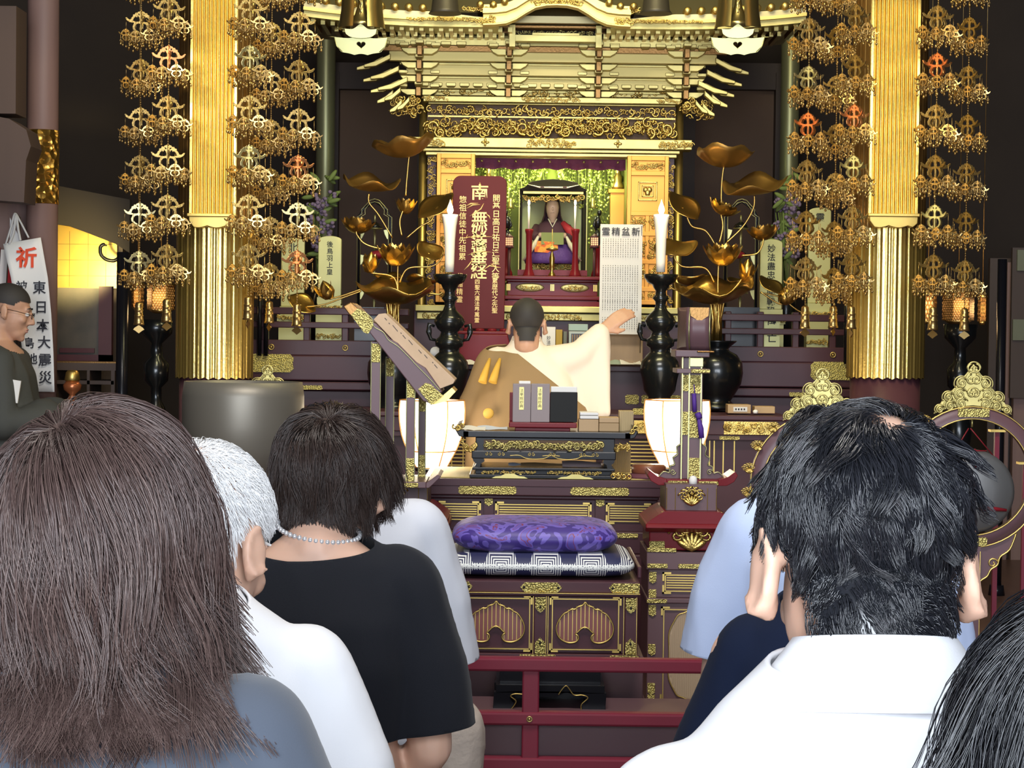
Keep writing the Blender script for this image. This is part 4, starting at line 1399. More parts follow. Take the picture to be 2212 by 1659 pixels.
GL_BROWN = mat('gold_leaf_side', (0.26, 0.145, 0.035), 0.42, 0.8)  # browner gilt for the two upper leaves
for s, lab in ((-1, 'gilt metal lotus bouquet with flowers and wide leaves, left of the plaque'), (1, 'gilt metal lotus bouquet with flowers and wide leaves, right of the open shrine door')):
    if s < 0: X = lambda v: v
    g = G('gilt_lotus', lab, 'lotus ornament', 855 if s < 0 else 1556, 740, 9.62, 'gilt lotus bouquets')
    k = g.k
    M = (lambda x: x) if s < 0 else (lambda x: x)
    if s < 0:
        flowers = [((855, 560), 38, 40, (6, 0), 'n'), ((872, 452), 22, 28, (0, 4), 's'), ((768, 495), 35, 26, (-8, 6), 'n')]
        buds = [((798, 572), 17, 28, 8), ((706, 632), 17, 26, -20), ]
        leaves = [((875, 330), 68, 40, (4, -9), 6, .10), ((795, 408), 62, 22, (12, 6), 4, .16), ((940, 448), 46, 8, (28, -32), 3, .10), ((860, 645), 84, 40, (10, 0), 5, .10),
                  ((925, 545), 30, 8, (40, 20), 3, .1), ((905, 612), 36, 14, (-12, 6), 3, .1), ((650, 660), 34, 6, (30, 30), 3, .1), ((835, 605), 30, 14, (14, 0), 3, .1)]
        stems = [((862, 720), (858, 600), (860, 540)), ((866, 510), (861, 480), (868, 455)), ((846, 515), (815, 465), (795, 440), (794, 420)), ((876, 515), (905, 490), (930, 475), (935, 455)), ((873, 425), (876, 380), (880, 335)),
                 ((840, 543), (790, 530), (770, 510), (768, 500)), ((862, 610), (880, 580), (930, 575), (950, 560), (955, 545)), ((780, 630), (740, 645), (700, 660), (660, 665)), ((795, 620), (740, 640), (712, 648)), ((860, 650), (850, 600), (800, 590), (798, 580)), ((910, 630), (945, 635), (955, 630))]
    else:
        flowers = [((1555, 560), 40, 40, (6, 0), 'n'), ((1552, 455), 34, 24, (10, 24), 's'), ((1648, 508), 33, 26, (-6, -8), 'n')]
        buds = [((1610, 590), 17, 32, 4), ((1694, 640), 17, 26, 24)]
        leaves = [((1558, 352), 62, 34, (-8, 2), 6, .08), ((1625, 412), 70, 24, (16, -8), 4, .14), ((1470, 450), 42, 8, (34, 36), 3, .10), ((1540, 645), 84, 40, (10, -5), 5, .12),
                  ((1455, 543), 48, 10, (24, -8), 3, .12), ((1500, 612), 34, 14, (-14, -6), 3, .1), ((1660, 618), 30, 6, (30, 30), 3, .1), ((1600, 610), 26, 10, (12, 0), 3, .1)]
        stems = [((1553, 720), (1548, 620), (1550, 540)), ((1550, 525), (1557, 490), (1552, 462)), ((1565, 525), (1600, 490), (1622, 450), (1624, 422)), ((1540, 528), (1520, 500), (1490, 490), (1478, 465)), ((1553, 470), (1553, 400), (1557, 360)),
                 ((1598, 552), (1630, 548), (1642, 530), (1645, 515)), ((1540, 610), (1520, 580), (1475, 578), (1457, 565), (1453, 550)), ((1640, 632), (1680, 640), (1720, 668), (1745, 678)), ((1640, 630), (1680, 655), (1694, 650)), ((1560, 650), (1590, 615), (1600, 600)), ((1480, 632), (1450, 625), (1440, 610))]
    rn = random.Random(9 + s)
    for i, (p, R, h, (tx, ty), kd) in enumerate(flowers):
        d = -0.06 * (i == 0)
        fo = g.part('flower', GOLD_LOTUS, lambda b: petal_cup(b, g.P(p[0], p[1] + h * 0.4, d), R * k, h * k, 8, k, E3(tx - 0, ty), 2))
        sub(fo, 'seed_pod', GOLD_LOTUS, lambda b: b.lathe([(0, h * .2 * k), (R * 0.3 * k, h * .35 * k), (R * 0.42 * k, h * 0.75 * k), (R * 0.3 * k, h * 0.85 * k), (0, h * 0.85 * k)], 14, g.P(p[0], p[1] + h * 0.4, d), E3(tx, ty)))
    for (p, r, h, tl) in buds:
        def _bud(b):
            R = E3(10, tl)
            b.lathe([(0, -h * k * 0.7), (r * 0.6 * k, -h * k * 0.6), (r * k, -h * 0.1 * k), (r * 0.9 * k, h * 0.3 * k), (r * 0.4 * k, h * 0.75 * k), (0, h * k)], 14, g.P(*p, -0.02), R)
            petal_cup(b, g.P(p[0], p[1] + h * 0.6, -0.02), r * 1.15 * k, h * 1.2 * k, 5, k, R, 1)
        g.part('bud', GOLD_LOTUS, _bud)
    for i, (p, R, h, (tx, ty), wv, wa) in enumerate(leaves):
        d = -0.12 if i == 3 else (0.1 if i in (5, 7) else -0.02)
        o = g.part('leaf', GOLD_LOTUS if i not in (0, 1) else GL_BROWN, lambda b: lotus_leaf(b, g.P(p[0], p[1] + h * 0.3, d), R * k, h * k, E3(tx, ty), wv, wa, 0, i * 1.7 + s))
        sm = o.modifiers.new('thick', 'SOLIDIFY'); sm.thickness = 0.003
    # beaded rim on the widest leaf

    g.part('stems', GOLD_LOTUS, lambda b: [stem(b, smooth_path([g.P(x, y, -0.02) for x, y in st]), 2.0 * k) for st in stems])
    xx = 848 if s < 0 else 1548
    vz = 740
    g.part('stalk_bundle', GOLD_LOTUS, lambda b: [b.tube([g.P(xx + 2.5 * (j - 4), 745, 0.02 * math.sin(j)), g.P(xx + 2.2 * (j - 4), 690, 0.02 * math.sin(j)), g.P(xx + 3.4 * (j - 4), 655, 0.02 * math.sin(j * 2)), g.P(xx + 5 * (j - 4), 640, 0)], 3.2 * k, 6) for j in range(9)])
    v = G('lotus_vase', 'black bronze vase holding the %s gilt lotus bouquet' % ('left' if s < 0 else 'right'), 'vase', xx, 884, 9.62, 'black lotus vases')
    kv = v.k
    v.part('vase', BRONZE_BLACK, lambda b: b.lathe([(r * kv, z * kv * 0.78) for r, z in ((46, 0), (48, 8), (36, 16), (30, 24), (38, 40), (52, 70), (56, 100), (54, 130), (42, 152), (26, 162), (24, 168), (30, 176), (40, 186), (42, 190), (36, 190), (22, 176), (0, 172))], 28))
# ================================================================== side altars, tablets, shelves
def gilt_plate(b, g, x0, x1, y0, y1, d, rx=0.35):
    """gilt fitting with lobed ends"""
    h = (y1 - y0)
    c = h * rx
    pts = [(x0 + c * 0.5, y0), (x1 - c * 0.5, y0), (x1, y0 + c * 0.5), (x1 - c * 0.12, (y0 + y1) / 2), (x1, y1 - c * 0.5), (x1 - c * 0.5, y1), (x0 + c * 0.5, y1), (x0, y1 - c * 0.5), (x0 + c * 0.12, (y0 + y1) / 2), (x0, y0 + c * 0.5)]
    b.prism([(g.x(x), g.z(y)) for x, y in pts], d - 0.003, d + 0.002)


SIDE_TOP = {-1: at(711, 768, 9.98).z, 1: at(1679, 782, 9.98).z}
TABLET = mat('tablet_pale_gold', (0.62, 0.60, 0.28), 0.5, 0.4)
for s, (xa, xb), wd in ((-1, (540, 882), 'left'), (1, (1520, 1838), 'right')):
    g = G('side_altar', 'dark lacquer side altar with railing and round gilt studs, %s of the shrine' % wd, 'altar', (xa + xb) / 2, 830, 9.98, 'side altars')
    k = g.k
    o = 14 if s > 0 else 0
    g.part('plinth', LACQ, lambda b: (b.bb(g.x(xa), g.x(xb), 0.0, 0.9, g.floor(), g.z(843 + o)), g.bx(b, xa, xb, 768 + o, 822 + o, -0.04, 0.9), g.bx(b, xa - 4, xb + 4, 824 + o, 842 + o, -0.08, 0.9)), bevel=0.006)
    for (y0, y1) in ((665, 680), (696, 709), (735, 768)):
        g.part('rail', LACQ, lambda b: g.bx(b, xa, xb, y0 + o, y1 + o, -0.03, 0.02), bevel=0.004)
    for xx in ((572, 662, 745, 836) if s < 0 else (1570, 1640, 1716, 1796)):
        g.part('post', LACQ, lambda b: g.bx(b, xx - 7, xx + 7, 660 + o, 768 + o, -0.02, 0.03), bevel=0.004)
    for xx in ((587, 746) if s < 0 else (1640, 1796)):
        g.part('stud', GOLD, lambda b: (b.torus(g.P(xx, 751 + o, -0.034), 5.5 * k, 1.4 * k, 14, 5), b.ball(g.P(xx, 751 + o, -0.034), (3 * k, 3 * k, 3 * k), 8, 6)))
    x0, x1 = (528, 636) if s < 0 else (1747, 1840)
    g.part('gilt_fitting', GOLD_ENGR, lambda b: gilt_plate(b, g, x0, x1, 766 + o, 805 + o, -0.045, 0.4))
    x0, x1 = (655, 700) if s < 0 else (1700, 1760)
    g.part('gilt_strip', GOLD_ENGR, lambda b: gilt_plate(b, g, x0, x1, 832 + o, 841 + o, -0.084, 0.4))
    # black glossy corner posts beside the pillar
    for xx in ((563, 577) if s < 0 else (1822, 1834)):
        g.part('corner_post', LACQ_BLACK, lambda b: b.tube([g.P(xx, 770 + o, -0.06), g.P(xx, 600 + o, -0.06)], 5 * k, 10))

TABS = [('後鳥羽上皇', 712, 511, 642, 25, 10.3, 14, 'pale gold memorial tablet with rounded top inscribed 後鳥羽上皇'),
        ('北太后', 632, 515, 662, 25, 10.36, 20, 'pale gold memorial tablet half hidden behind the garland, left of the shrine'),
        ('妙法盡忠報國戰歿', 1664, 518, 668, 24, 10.3, 18, 'pale gold memorial tablet with tall black brush writing, right of the shrine'),
        ('靈', 1768, 450, 655, 24, 10.4, 20, 'tall pale gold tablet behind the inner right garland')]
for txt, cx, y0, y1, hw, Y, sz, lab in TABS:
    g = G('memorial_tablet', lab, 'tablet', cx, y1, Y, 'memorial tablets beside the shrine')
    k = g.k
    pts = [(-hw, 0), (hw, 0), (hw, (y1 - y0 - 8))] + [(hw * math.cos(PI * i / 12), y1 - y0 - 8 + 9 * math.sin(PI * i / 12)) for i in range(1, 12)] + [(-hw, y1 - y0 - 8)]
    g.part('board', TABLET, lambda b: b.prism([(x * k, z * k) for x, z in pts], -0.01, 0.02), bevel=0.003)
    g.part('writing', INK, lambda b: write(b, txt, 0, (y1 - y0 - 10) * k, sz * k, -0.012, bold=0.01))
    g.part('base', [TABLET, GOLD_CARVE], lambda b: (b.bb(-(hw + 1) * k, (hw + 1) * k, -0.03, 0.04, -14 * k, -0.001), b.bb(-(hw + 6) * k, (hw + 6) * k, -0.05, 0.06, -32 * k, -18 * k), b.bb(-(hw + 3) * k, (hw + 3) * k, -0.04, 0.05, g.floor(SIDE_TOP[-1 if cx < 1100 else 1]), -32 * k), b.bb(-(hw) * k, (hw) * k, -0.03, 0.04, -18 * k, -14 * k),
                                                   setattr(b, 'm', 1), scrolls(b, -(hw + 6) * k, (hw + 6) * k, -30 * k, -18 * k, -0.052, cx, 5 * k, 1.0, 0.8, 0.3), scrolls(b, -(hw) * k, (hw) * k, -92 * k, -76 * k, -0.042, cx + 1, 4 * k, 1.0, 0.5, 0.3)))
for (txt, cx, y0, y1, lab) in (('萬', 1667, 680, 710, 'pale card with a black character between the rails of the right side altar'), ('亡', 1667, 718, 742, 'lower pale card with black writing between the rails of the right side altar')):
    g = G('inscribed_card', lab, 'card', cx, y1, 10.02)
    g.part('card', TABLET, lambda b: b.bb(-17 * g.k, 17 * g.k, 0, 0.01, -4 * g.k if y1 < 720 else -24 * g.k, (y1 - y0) * g.k))
    g.part('writing', INK, lambda b: write(b, txt, 0, (y1 - y0 - 1) * g.k, 22 * g.k, -0.002, bold=0.01))

# black frames with gilt outlines and tiered dishes, flowers
for s, cx, wd in ((-1, 808, 'left'), (1, 1598, 'right')):
    g = G('dish_stand', 'slender black stand outlined in gilt holding small tiered dishes, %s of the shrine' % wd, 'frame', cx, 660, 10.15, 'tiered dish stands')
    k = g.k

    def _fr(b):
        for w_, t in ((37, 0), (30, 6)):
            P = [(-w_, -6), (-w_, 190), (-w_ + 10, 196), (-w_ + 9, 206), (-10, 226 - t), (0, 229 - t), (10, 226 - t), (w_ - 9, 206), (w_ - 10, 196), (w_, 190), (w_, -6)]
            b.tube([(x * k, -0.03, z * k) for x, z in P], 0.9 * k, 5)
    g.part('gilt_outline', PEND_A, _fr)
    g.part('black_frame', LACQ_BLACK, lambda b: b.tube([(x * k, -0.015, z * k) for x, z in ((-33.5, -6), (-33.5, 192), (-24, 208), (0, 224), (24, 208), (33.5, 192), (33.5, -6))], 3.0 * k, 6))
    g.part('base', LACQ_BLACK, lambda b: b.bb(-40 * k, 40 * k, -0.06, 0.05, g.floor(SIDE_TOP[s]), -4 * k))
    for z in (165, 103, 26):
        g.part('tier', [PEND_A, LACQ_GR], lambda b: (b.lathe([(3 * k, z * k - 40 * k), (2 * k, z * k - 30 * k), (3 * k, z * k - 20 * k), (2.4 * k, z * k - 2 * k), (17 * k, z * k), (17 * k, z * k + 2 * k), (0, z * k + 3 * k)], 12),
                                               setattr(b, 'm', 1), b.lathe([(16 * k, z * k + 2.5 * k), (13 * k, z * k + 9 * k), (3 * k, z * k + 15 * k), (0, z * k + 16 * k)], 12),
                                               setattr(b, 'm', 0), b.lathe([(2.5 * k, z * k + 15 * k), (2 * k, z * k + 30 * k)], 8)))
    rf = g.part('hanging_pendants', PEND_A, lambda b: [b.prism([(sx * 30 * k, (z + 14) * k), (sx * 20 * k, (z + 12) * k), (sx * 22 * k, (z + 4) * k), (sx * 27 * k, (z - 6) * k), (sx * 30 * k, (z - 8) * k)], -0.03, -0.025) for sx in (-1, 1) for z in (150, 95, 20)])
    if True:
        c = G('red_cloth_bundle', 'small red cloth bundle inside the tiered dish stand on the %s' % wd, 'bundle', cx + 10 * s * -1, 560, 10.12)
        c.part('cloth', ROBE_RED, lambda b: b.ball((0, 0, 10 * k), (22 * k, 0.04, 9 * k), 14, 8))
FLOW = mat('flower_lilac', (0.20, 0.15, 0.24), 0.8)
FLEAF = mat('flower_leaf', (0.14, 0.20, 0.05), 0.7)
for cx, wd in ((690, 'left'), (1698, 'right')):
    g = G('flower_bouquet', 'dim lilac flower bouquet behind the memorial tablets on the %s' % wd, 'flowers', cx, 660, 10.5, 'lilac bouquets')
    k = g.k
    rn = random.Random(cx)

    def fl(b):
        for i in range(26):
            c = Vector((rn.uniform(-28, 28) * k, rn.uniform(-.05, .05), rn.uniform(100, 240) * k))
            for j in range(6): b.ball(c + Vector((rn.uniform(-8, 8) * k, rn.uniform(-8, 8) * k, rn.uniform(-8, 8) * k)), (5 * k, 2.5 * k, 4 * k), 6, 4)

    def lf(b):
        for i in range(26):
            a = rn.uniform(-1, 1)
            p0 = Vector((rn.uniform(-30, 30) * k, rn.uniform(-.04, .06), rn.uniform(80, 280) * k))
            b.ball(p0, (16 * k, 3 * k, 5 * k), 8, 5, Matrix.Rotation(a, 3, 'Y'))
        for i in range(8): b.tube([(rn.uniform(-5, 5) * k, 0, 0.03), (rn.uniform(-26, 26) * k, 0, 200 * k)], 1.2 * k, 5)
    g.part('blossoms', FLOW, fl); g.part('leaves', FLEAF, lf)
    g.part('vase', BRONZE_BLACK, lambda b: b.lathe([(0.04, g.floor(SIDE_TOP[-1 if cx < 1100 else 1])), (0.05, 0.0), (0.035, 0.06), (0.045, 0.09)], 16))

# long low altar shelf before the shrine
g = G('altar_shelf', 'long dark low altar shelf with carved gilt ends running before the shrine', 'shelf', 1190, 925, 9.15)
k = g.k
g.part('shelf_top', LACQ, lambda b: (b.bb(g.x(560), g.x(1705), 0.0, 0.60, g.z(903), g.z(893)), g.bx(b, 566, 1700, 903, 936, 0.02, 0.58)), bevel=0.004)
g.part('frame', [LACQ, GOLD_ENGR], lambda b: (b.bb(g.x(580), g.x(1690), 0.10, 0.56, g.floor(), g.z(936)), g.bx(b, 566, 1700, 936, 946, 0.03, 0.58)))
for x0, x1 in ((1565, 1680), (1370, 1398), (1000, 1010), (600, 720)):
    g.part('carved_panel', GOLD_CARVE, lambda b: (g.bx(b, x0, x1, 906, 934, 0.012, 0.02), scrolls(b, g.x(x0), g.x(x1), g.z(934), g.z(906), 0.012, x0, 9 * k, 0.9, 0.6, 0.2)))
for x0 in (1528, 1538, 1548, 1568, 1592, 955, 975, 1000):
    g.part('gilt_upright', GOLD, lambda b: g.bx(b, x0 - 1.2, x0 + 1.2, 950, 1025, 0.09, 0.1))
for x0, x1 in ((945, 1005), (1362, 1425)):
    g.part('slat_panel', GOLD, lambda b: [g.bx(b, x0, x1, 953 + 8 * i, 955.5 + 8 * i, 0.088, 0.10) for i in range(9)])
g.part('gilt_strip', GOLD_ENGR, lambda b: (gilt_plate(b, g, 1556, 1600, 938, 946, 0.03), gilt_plate(b, g, 1366, 1392, 880, 893, 0.0), gilt_plate(b, g, 640, 700, 938, 946, 0.03)))

# table behind the priest with papers and small things on it
g = G('offering_table', 'dark offering table behind the priest, cluttered with papers', 'table', 1190, 800, 9.87)
k = g.k
g.part('table_top', LACQ, lambda b: g.bx(b, 905, 1500, 788, 800, -0.10, 0.35), bevel=0.003)
g.part('frame', LACQ, lambda b: (b.bb(g.x(915), g.x(1490), -0.04, 0.33, g.floor(), g.z(800))))
for x0 in (1000, 1350, 1385, 1440):
    g.part('gilt_fitting', GOLD_ENGR, lambda b: gilt_plate(b, g, x0, x0 + 30, 850, 870, -0.045))
# things on and behind it
def boxy(name, lab, cat, m, x0, x1, y0, y1, Y, d, group=None, fn=None, mats2=None, bevel=0.002, rz=0.0):
    g = G(name, lab, cat, (x0 + x1) / 2, y1, Y, group, rz)
    g.part('body', m, lambda b: b.bb((x0 - x1) / 2 * g.k, (x1 - x0) / 2 * g.k, 0, d, 0, (y1 - y0) * g.k), bevel=bevel)
    if fn: g.part('marking', mats2, lambda b: fn(b, g))
    return g


boxy('cardboard_box', 'plain brown cardboard box under the white paper sheet', 'box', WOOD_TAN, 1306, 1388, 722, 787, 9.82, 0.2)
boxy('paper_strip', 'white paper strip with a line of writing right of the priest', 'paper', PAPER, 1170, 1199, 706, 787, 9.84, 0.01, fn=lambda b, g: write(b, '妙法蓮華', 0, 62 * g.k, 9 * g.k, -0.002), mats2=INK)
boxy('yellow_book', 'mustard yellow book standing beside the white paper strip', 'book', mat('book_mustard', (0.42, 0.27, 0.03), 0.6), 1200, 1214, 712, 787, 9.84, 0.14)
boxy('grey_book', 'slim grey book standing right of the mustard book', 'book', mat('book_greygreen', (0.14, 0.15, 0.12), 0.6), 1216, 1224, 716, 787, 9.84, 0.14)
boxy('slatted_box', 'pale grey box with dark vertical slats right of the priest', 'box', mat('box_pale_grey', (0.40, 0.45, 0.42), 0.5), 1228, 1302, 716, 787, 9.86, 0.14, fn=lambda b, g: (g.bx(b, 1233, 1298, 721, 760, -0.002, 0.0), setattr(b, 'm', 1), [b.bb((-30 + 5 * i) * g.k, (-28.4 + 5 * i) * g.k, -0.004, -0.001, 26 * g.k, 64 * g.k) for i in range(13)]), mats2=[LACQ_BLACK, GOLD_DARK])
boxy('tin_box', 'pale green tin box on the shelf behind the priest', 'box', mat('tin_green', (0.28, 0.36, 0.30), 0.4), 1228, 1270, 700, 714.5, 9.9, 0.1)
rn = random.Random(12)
for i, (x, y, r, c) in enumerate(((1020, 780, 18, 'p'), (1050, 776, 20, 'g'), (1000, 783, 15, 'p'), (1336, 782, 20, 'g'), (1362, 778, 22, 'p'), (1392, 783, 22, 'p'), (1085, 780, 12, 'g'))):
    g = G('paper_scrap', ['crumpled white paper left of the priest, outermost', 'greenish paper scrap on the table left of the priest', 'small white paper at the left table edge', 'greenish paper right of the priest, beneath the cardboard box', 'crumpled white paper under the white sheet', 'white paper leaning at the right candlestick', 'small greenish scrap close to the priest\'s left shoulder'][i], 'paper', x, 788, 9.74 - 0.012 * i)
    g.part('sheet', PAPER if c == 'p' else mat('paper_green_%d' % i, (0.34, 0.42, 0.36), 0.8), lambda b: b.grid(lambda u, v: ((-r + 2 * r * u) * g.k, (0.10 * v - 0.03 + 0.01 * math.sin(u * 7 + i)), (1 + 6 * v + 4 * v * math.sin(u * 5 + i * 2)) * g.k), 6, 6))
for x0, lab in ((838, 'round pale paper disc at the left candlestick'), (1434, 'round pale paper disc at the right candlestick')):
    xx = 940 if x0 == 838 else 1441
    g = G('paper_disc', lab, 'disc', xx, 760, 9.5)
    g.part('disc', PAPER, lambda b: b.lathe([(0, -0.003), (11 * g.k, -0.003), (11 * g.k, 0.003), (0, 0.003)], 20, (0, 0, 0), Matrix.Rotation(PI / 2, 3, 'X')))
    g.part('cord', LACQ_BLACK, lambda b: b.tube([(0, 0.01, 10 * g.k), (0, 0.06, 0), (0, 0.06, g.floor(1.03))], 0.8 * g.k, 5))
g = G('donation_box', 'small tan box with a framed label on the low altar shelf', 'box', 1597, 893, 9.25)
g.part('body', WOOD_TAN, lambda b: g.bx(b, 1572, 1622, 874, 893, 0, 0.1), bevel=0.002)
g.part('label', [PAPER_GREY, INK], lambda b: (g.bx(b, 1584, 1614, 879, 889, -0.003, 0), setattr(b, 'm', 1), [g.bx(b, 1588 + 6 * i, 1591 + 6 * i, 882, 886, -0.004, -0.001) for i in range(4)]))
boxy('wood_block', 'plain light wood block right of the small labelled box', 'block', WOOD_TAN, 1630, 1674, 878, 893, 9.26, 0.1)
g = G('small_jar', 'tiny white jar on the shelf beside the labelled box', 'jar', 1632, 893, 9.2); g.part('jar', PAPER, lambda b: b.lathe([(0, 0), (5 * g.k, 0), (6 * g.k, 5 * g.k), (3 * g.k, 8 * g.k), (0, 8 * g.k)], 10))

# ================================================================== low front platform table
PX0, PX1 = 915, 1438
g = G('altar_platform', 'wide dark lacquer altar platform with gilt fittings and slatted panels', 'platform', 1176, 1036, 7.42)
k = g.k
TATAMI = mat('mat_straw_gilt', (0.62, 0.47, 0.16), 0.6, bump=('wave', 60, 0.2, 0.003))
g.part('top', [LACQ, GOLD_ENGR, TATAMI], lambda b: (b.bb(g.x(PX0), g.x(PX1), 0, 0.62, g.z(1052), 0), setattr(b, 'm', 2), b.bb(g.x(PX0 + 12), g.x(PX1 - 12), 0.03, 0.6, 0, 0.004)), bevel=0.003)
g.part('edge_board', LACQ, lambda b: (g.bx(b, PX0 + 2, PX1 - 2, 1048, 1072, 0.004, 0.6), g.bx(b, PX0 + 12, PX1 - 12, 1072, 1080, 0.03, 0.6)), bevel=0.004)
for x0, x1 in ((990, 1116), (1232, 1360)):
    g.part('gilt_fitting', GOLD_ENGR, lambda b: gilt_plate(b, g, x0, x1, 1052, 1069, 0.002, 0.5))
g.part('waist', LACQ, lambda b: (b.bb(g.x(PX0 + 14), g.x(PX1 - 14), 0.05, 0.58, g.z(1150), g.z(1080)), b.bb(g.x(PX0 - 2), g.x(PX1 + 2), 0.0, 0.62, g.z(1195), g.z(1148)), b.bb(g.x(PX0 - 12), g.x(PX1 + 12), -0.04, 0.64, g.floor(), g.z(1195))), bevel=0.004)


def frame_panel(g, x0, x1, y0, y1, d, slats, vertical=False, n=8):
    def fn(b):
        b.m = 0
        t = 2.2
        for (a, b_, c, e) in ((x0, x1, y0, y0 + t), (x0, x1, y1 - t, y1), (x0, x0 + t, y0, y1), (x1 - t, x1, y0, y1)): g.bx(b, a, b_, c, e, d - 0.006, d)
        for sx in (0, 1):
            for sy in (0, 1):
                xx0 = x0 - 5 if sx == 0 else x1 - 14; yy = y0 - 5 if sy == 0 else y1 + 1
                g.bx(b, xx0, xx0 + 19, yy, yy + 4, d - 0.004, d); xv = x0 - 5 if sx == 0 else x1 + 1
                yv = y0 - 5 if sy == 0 else y1 - 14
                g.bx(b, xv, xv + 4, yv, yv + 19, d - 0.004, d)
    g.part('gilt_frame', GOLD, fn)
    if slats:
        g.part('slats', GOLD, lambda b: [g.bx(b, x0 + 4, x1 - 4, y0 + 6 + i * (y1 - y0 - 10) / n, y0 + 8.2 + i * (y1 - y0 - 10) / n, d - 0.004, d + 0.001) for i in range(n)])


for x0, x1 in ((948, 1034), (1075, 1275), (1316, 1408)):
    frame_panel(g, x0, x1, 1092, 1128, 0.048, True, n=5)
for xx in (1046, 1288):
    g.part('strut', [LACQ, GOLD_ENGR], lambda b: (g.bx(b, xx, xx + 20, 1080, 1148, 0.03, 0.06), setattr(b, 'm', 1), b.prism([(g.x(xx + 1), g.z(1080)), (g.x(xx + 19), g.z(1080)), (g.x(xx + 19), g.z(1091)), (g.x(xx + 10), g.z(1096)), (g.x(xx + 1), g.z(1091))], 0.026, 0.031)))
g.part('base_fitting', GOLD_ENGR, lambda b: [gilt_plate(b, g, x0, x0 + 50, 1150, 1160, -0.002) for x0 in (930, 1060, 1330)])

# ---- desk on the platform
g = G('sutra_desk', 'black lacquer sutra desk with carved gilt friezes standing on the platform', 'desk', 1180, 1036, 7.44)
k = g.k


def _dtop(b):
    g.bx(b, 998, 1362, 932, 946, -0.005, 0.32)
    for s in (-1, 1):
        xx = 998 if s < 0 else 1362
        pts = [(xx, 946), (xx - s * 14, 946), (xx - s * 14, 932), (xx + s * 2, 930), (xx + s * 7, 922), (xx + s * 3, 917), (xx + s * 13, 920), (xx + s * 15, 932), (xx + s * 8, 944)]
        b.prism([(g.x(x), g.z(y)) for x, y in pts], -0.005, 0.32)


g.part('desk_top', LACQ_BLACK, _dtop, bevel=0.003)
g.part('end_finials', GOLD_CARVE, lambda b: [scrolls(b, g.x(xx - 12), g.x(xx + 12), g.z(934), g.z(916), -0.012, xx, 6 * k, 1, 0.6, 0.3) for xx in (988, 1372)], )
g.part('body', LACQ_BLACK, lambda b: (g.bx(b, 1026, 1328, 946, 978, 0.012, 0.30), g.bx(b, 1018, 1330, 975, 992, 0.0, 0.31)), bevel=0.003)
g.part('carved_frieze', [CARVE_BACK, GOLD_PALE], lambda b: (g.bx(b, 1044, 1302, 951, 974, 0.006, 0.012), setattr(b, 'm', 1), scrolls(b, g.x(1046), g.x(1300), g.z(973), g.z(952), 0.003, 44, 7 * k, 1.9, 1.0, 0.24)))
for xx in (1010, 1344):
    g.part('side_carving', GOLD_CARVE, lambda b: scrolls(b, g.x(xx - 15), g.x(xx + 15), g.z(980), g.z(952), 0.01, xx, 7 * k, 1.4, 0.9, 0.25))
for s, xx in ((-1, 1030), (1, 1318)):
    def _leg(b):
        pts = [(xx - s * 14, 992), (xx + s * 10, 992), (xx + s * 8, 998), (xx + s * 2, 1003), (xx + s * 6, 1010), (xx - s * 6, 1012), (xx - s * 8, 1003), (xx - s * 16, 998)]
        b.prism([(g.x(x), g.z(y)) for x, y in pts], 0.0, 0.05); b.prism([(g.x(x), g.z(y)) for x, y in pts], 0.26, 0.31)
    g.part('leg', LACQ_BLACK, _leg)
g.part('cloud_scrolls', GOLD, lambda b: [b.tube(spiral((g.x(xx + q * 5), g.z(982), ), 4 * k, 1.1, PI / 2, q, 12, 0.2, -0.003), 0.9 * k, 5) for xx in (1055, 1082, 1147, 1192, 1258, 1285) for q in (-1, 1)] + [b.tube(smooth_path([g.P(x0 + i, y, -0.002) for i, y in ((0, 985), (20, 984), (35, 990), (55, 992), (75, 990), (90, 984), (110, 985))]), 0.9 * k, 5) for x0 in (1100, 1170)])
g.part('lower_shelf', LACQ_BLACK, lambda b: (g.bx(b, 1020, 1328, 1011, 1017, 0.0, 0.31), g.bx(b, 1026, 1322, 1017, 1026, 0.012, 0.3), g.bx(b, 1014, 1334, 1026, 1033.5, -0.01, 0.32)), bevel=0.002)
for x0 in (1042, 1182):
    g.part('lower_carving', GOLD_CARVE, lambda b: scrolls(b, g.x(x0), g.x(x0 + 116), g.z(1026), g.z(1017), 0.008, x0, 3.4 * k, 1.0, 0.6, 0.25))
for x0 in (1062, 1204):
    pts = [(0, 10), (78, 10), (70, 6), (58, 5), (48, 0), (30, 0), (20, 5), (8, 6)]
    g.part('cloud_plate', GOLD_PALE, lambda b: b.prism([(g.x(x0 + a), g.z(1023.5 + c)) for a, c in pts], -0.016, -0.009))
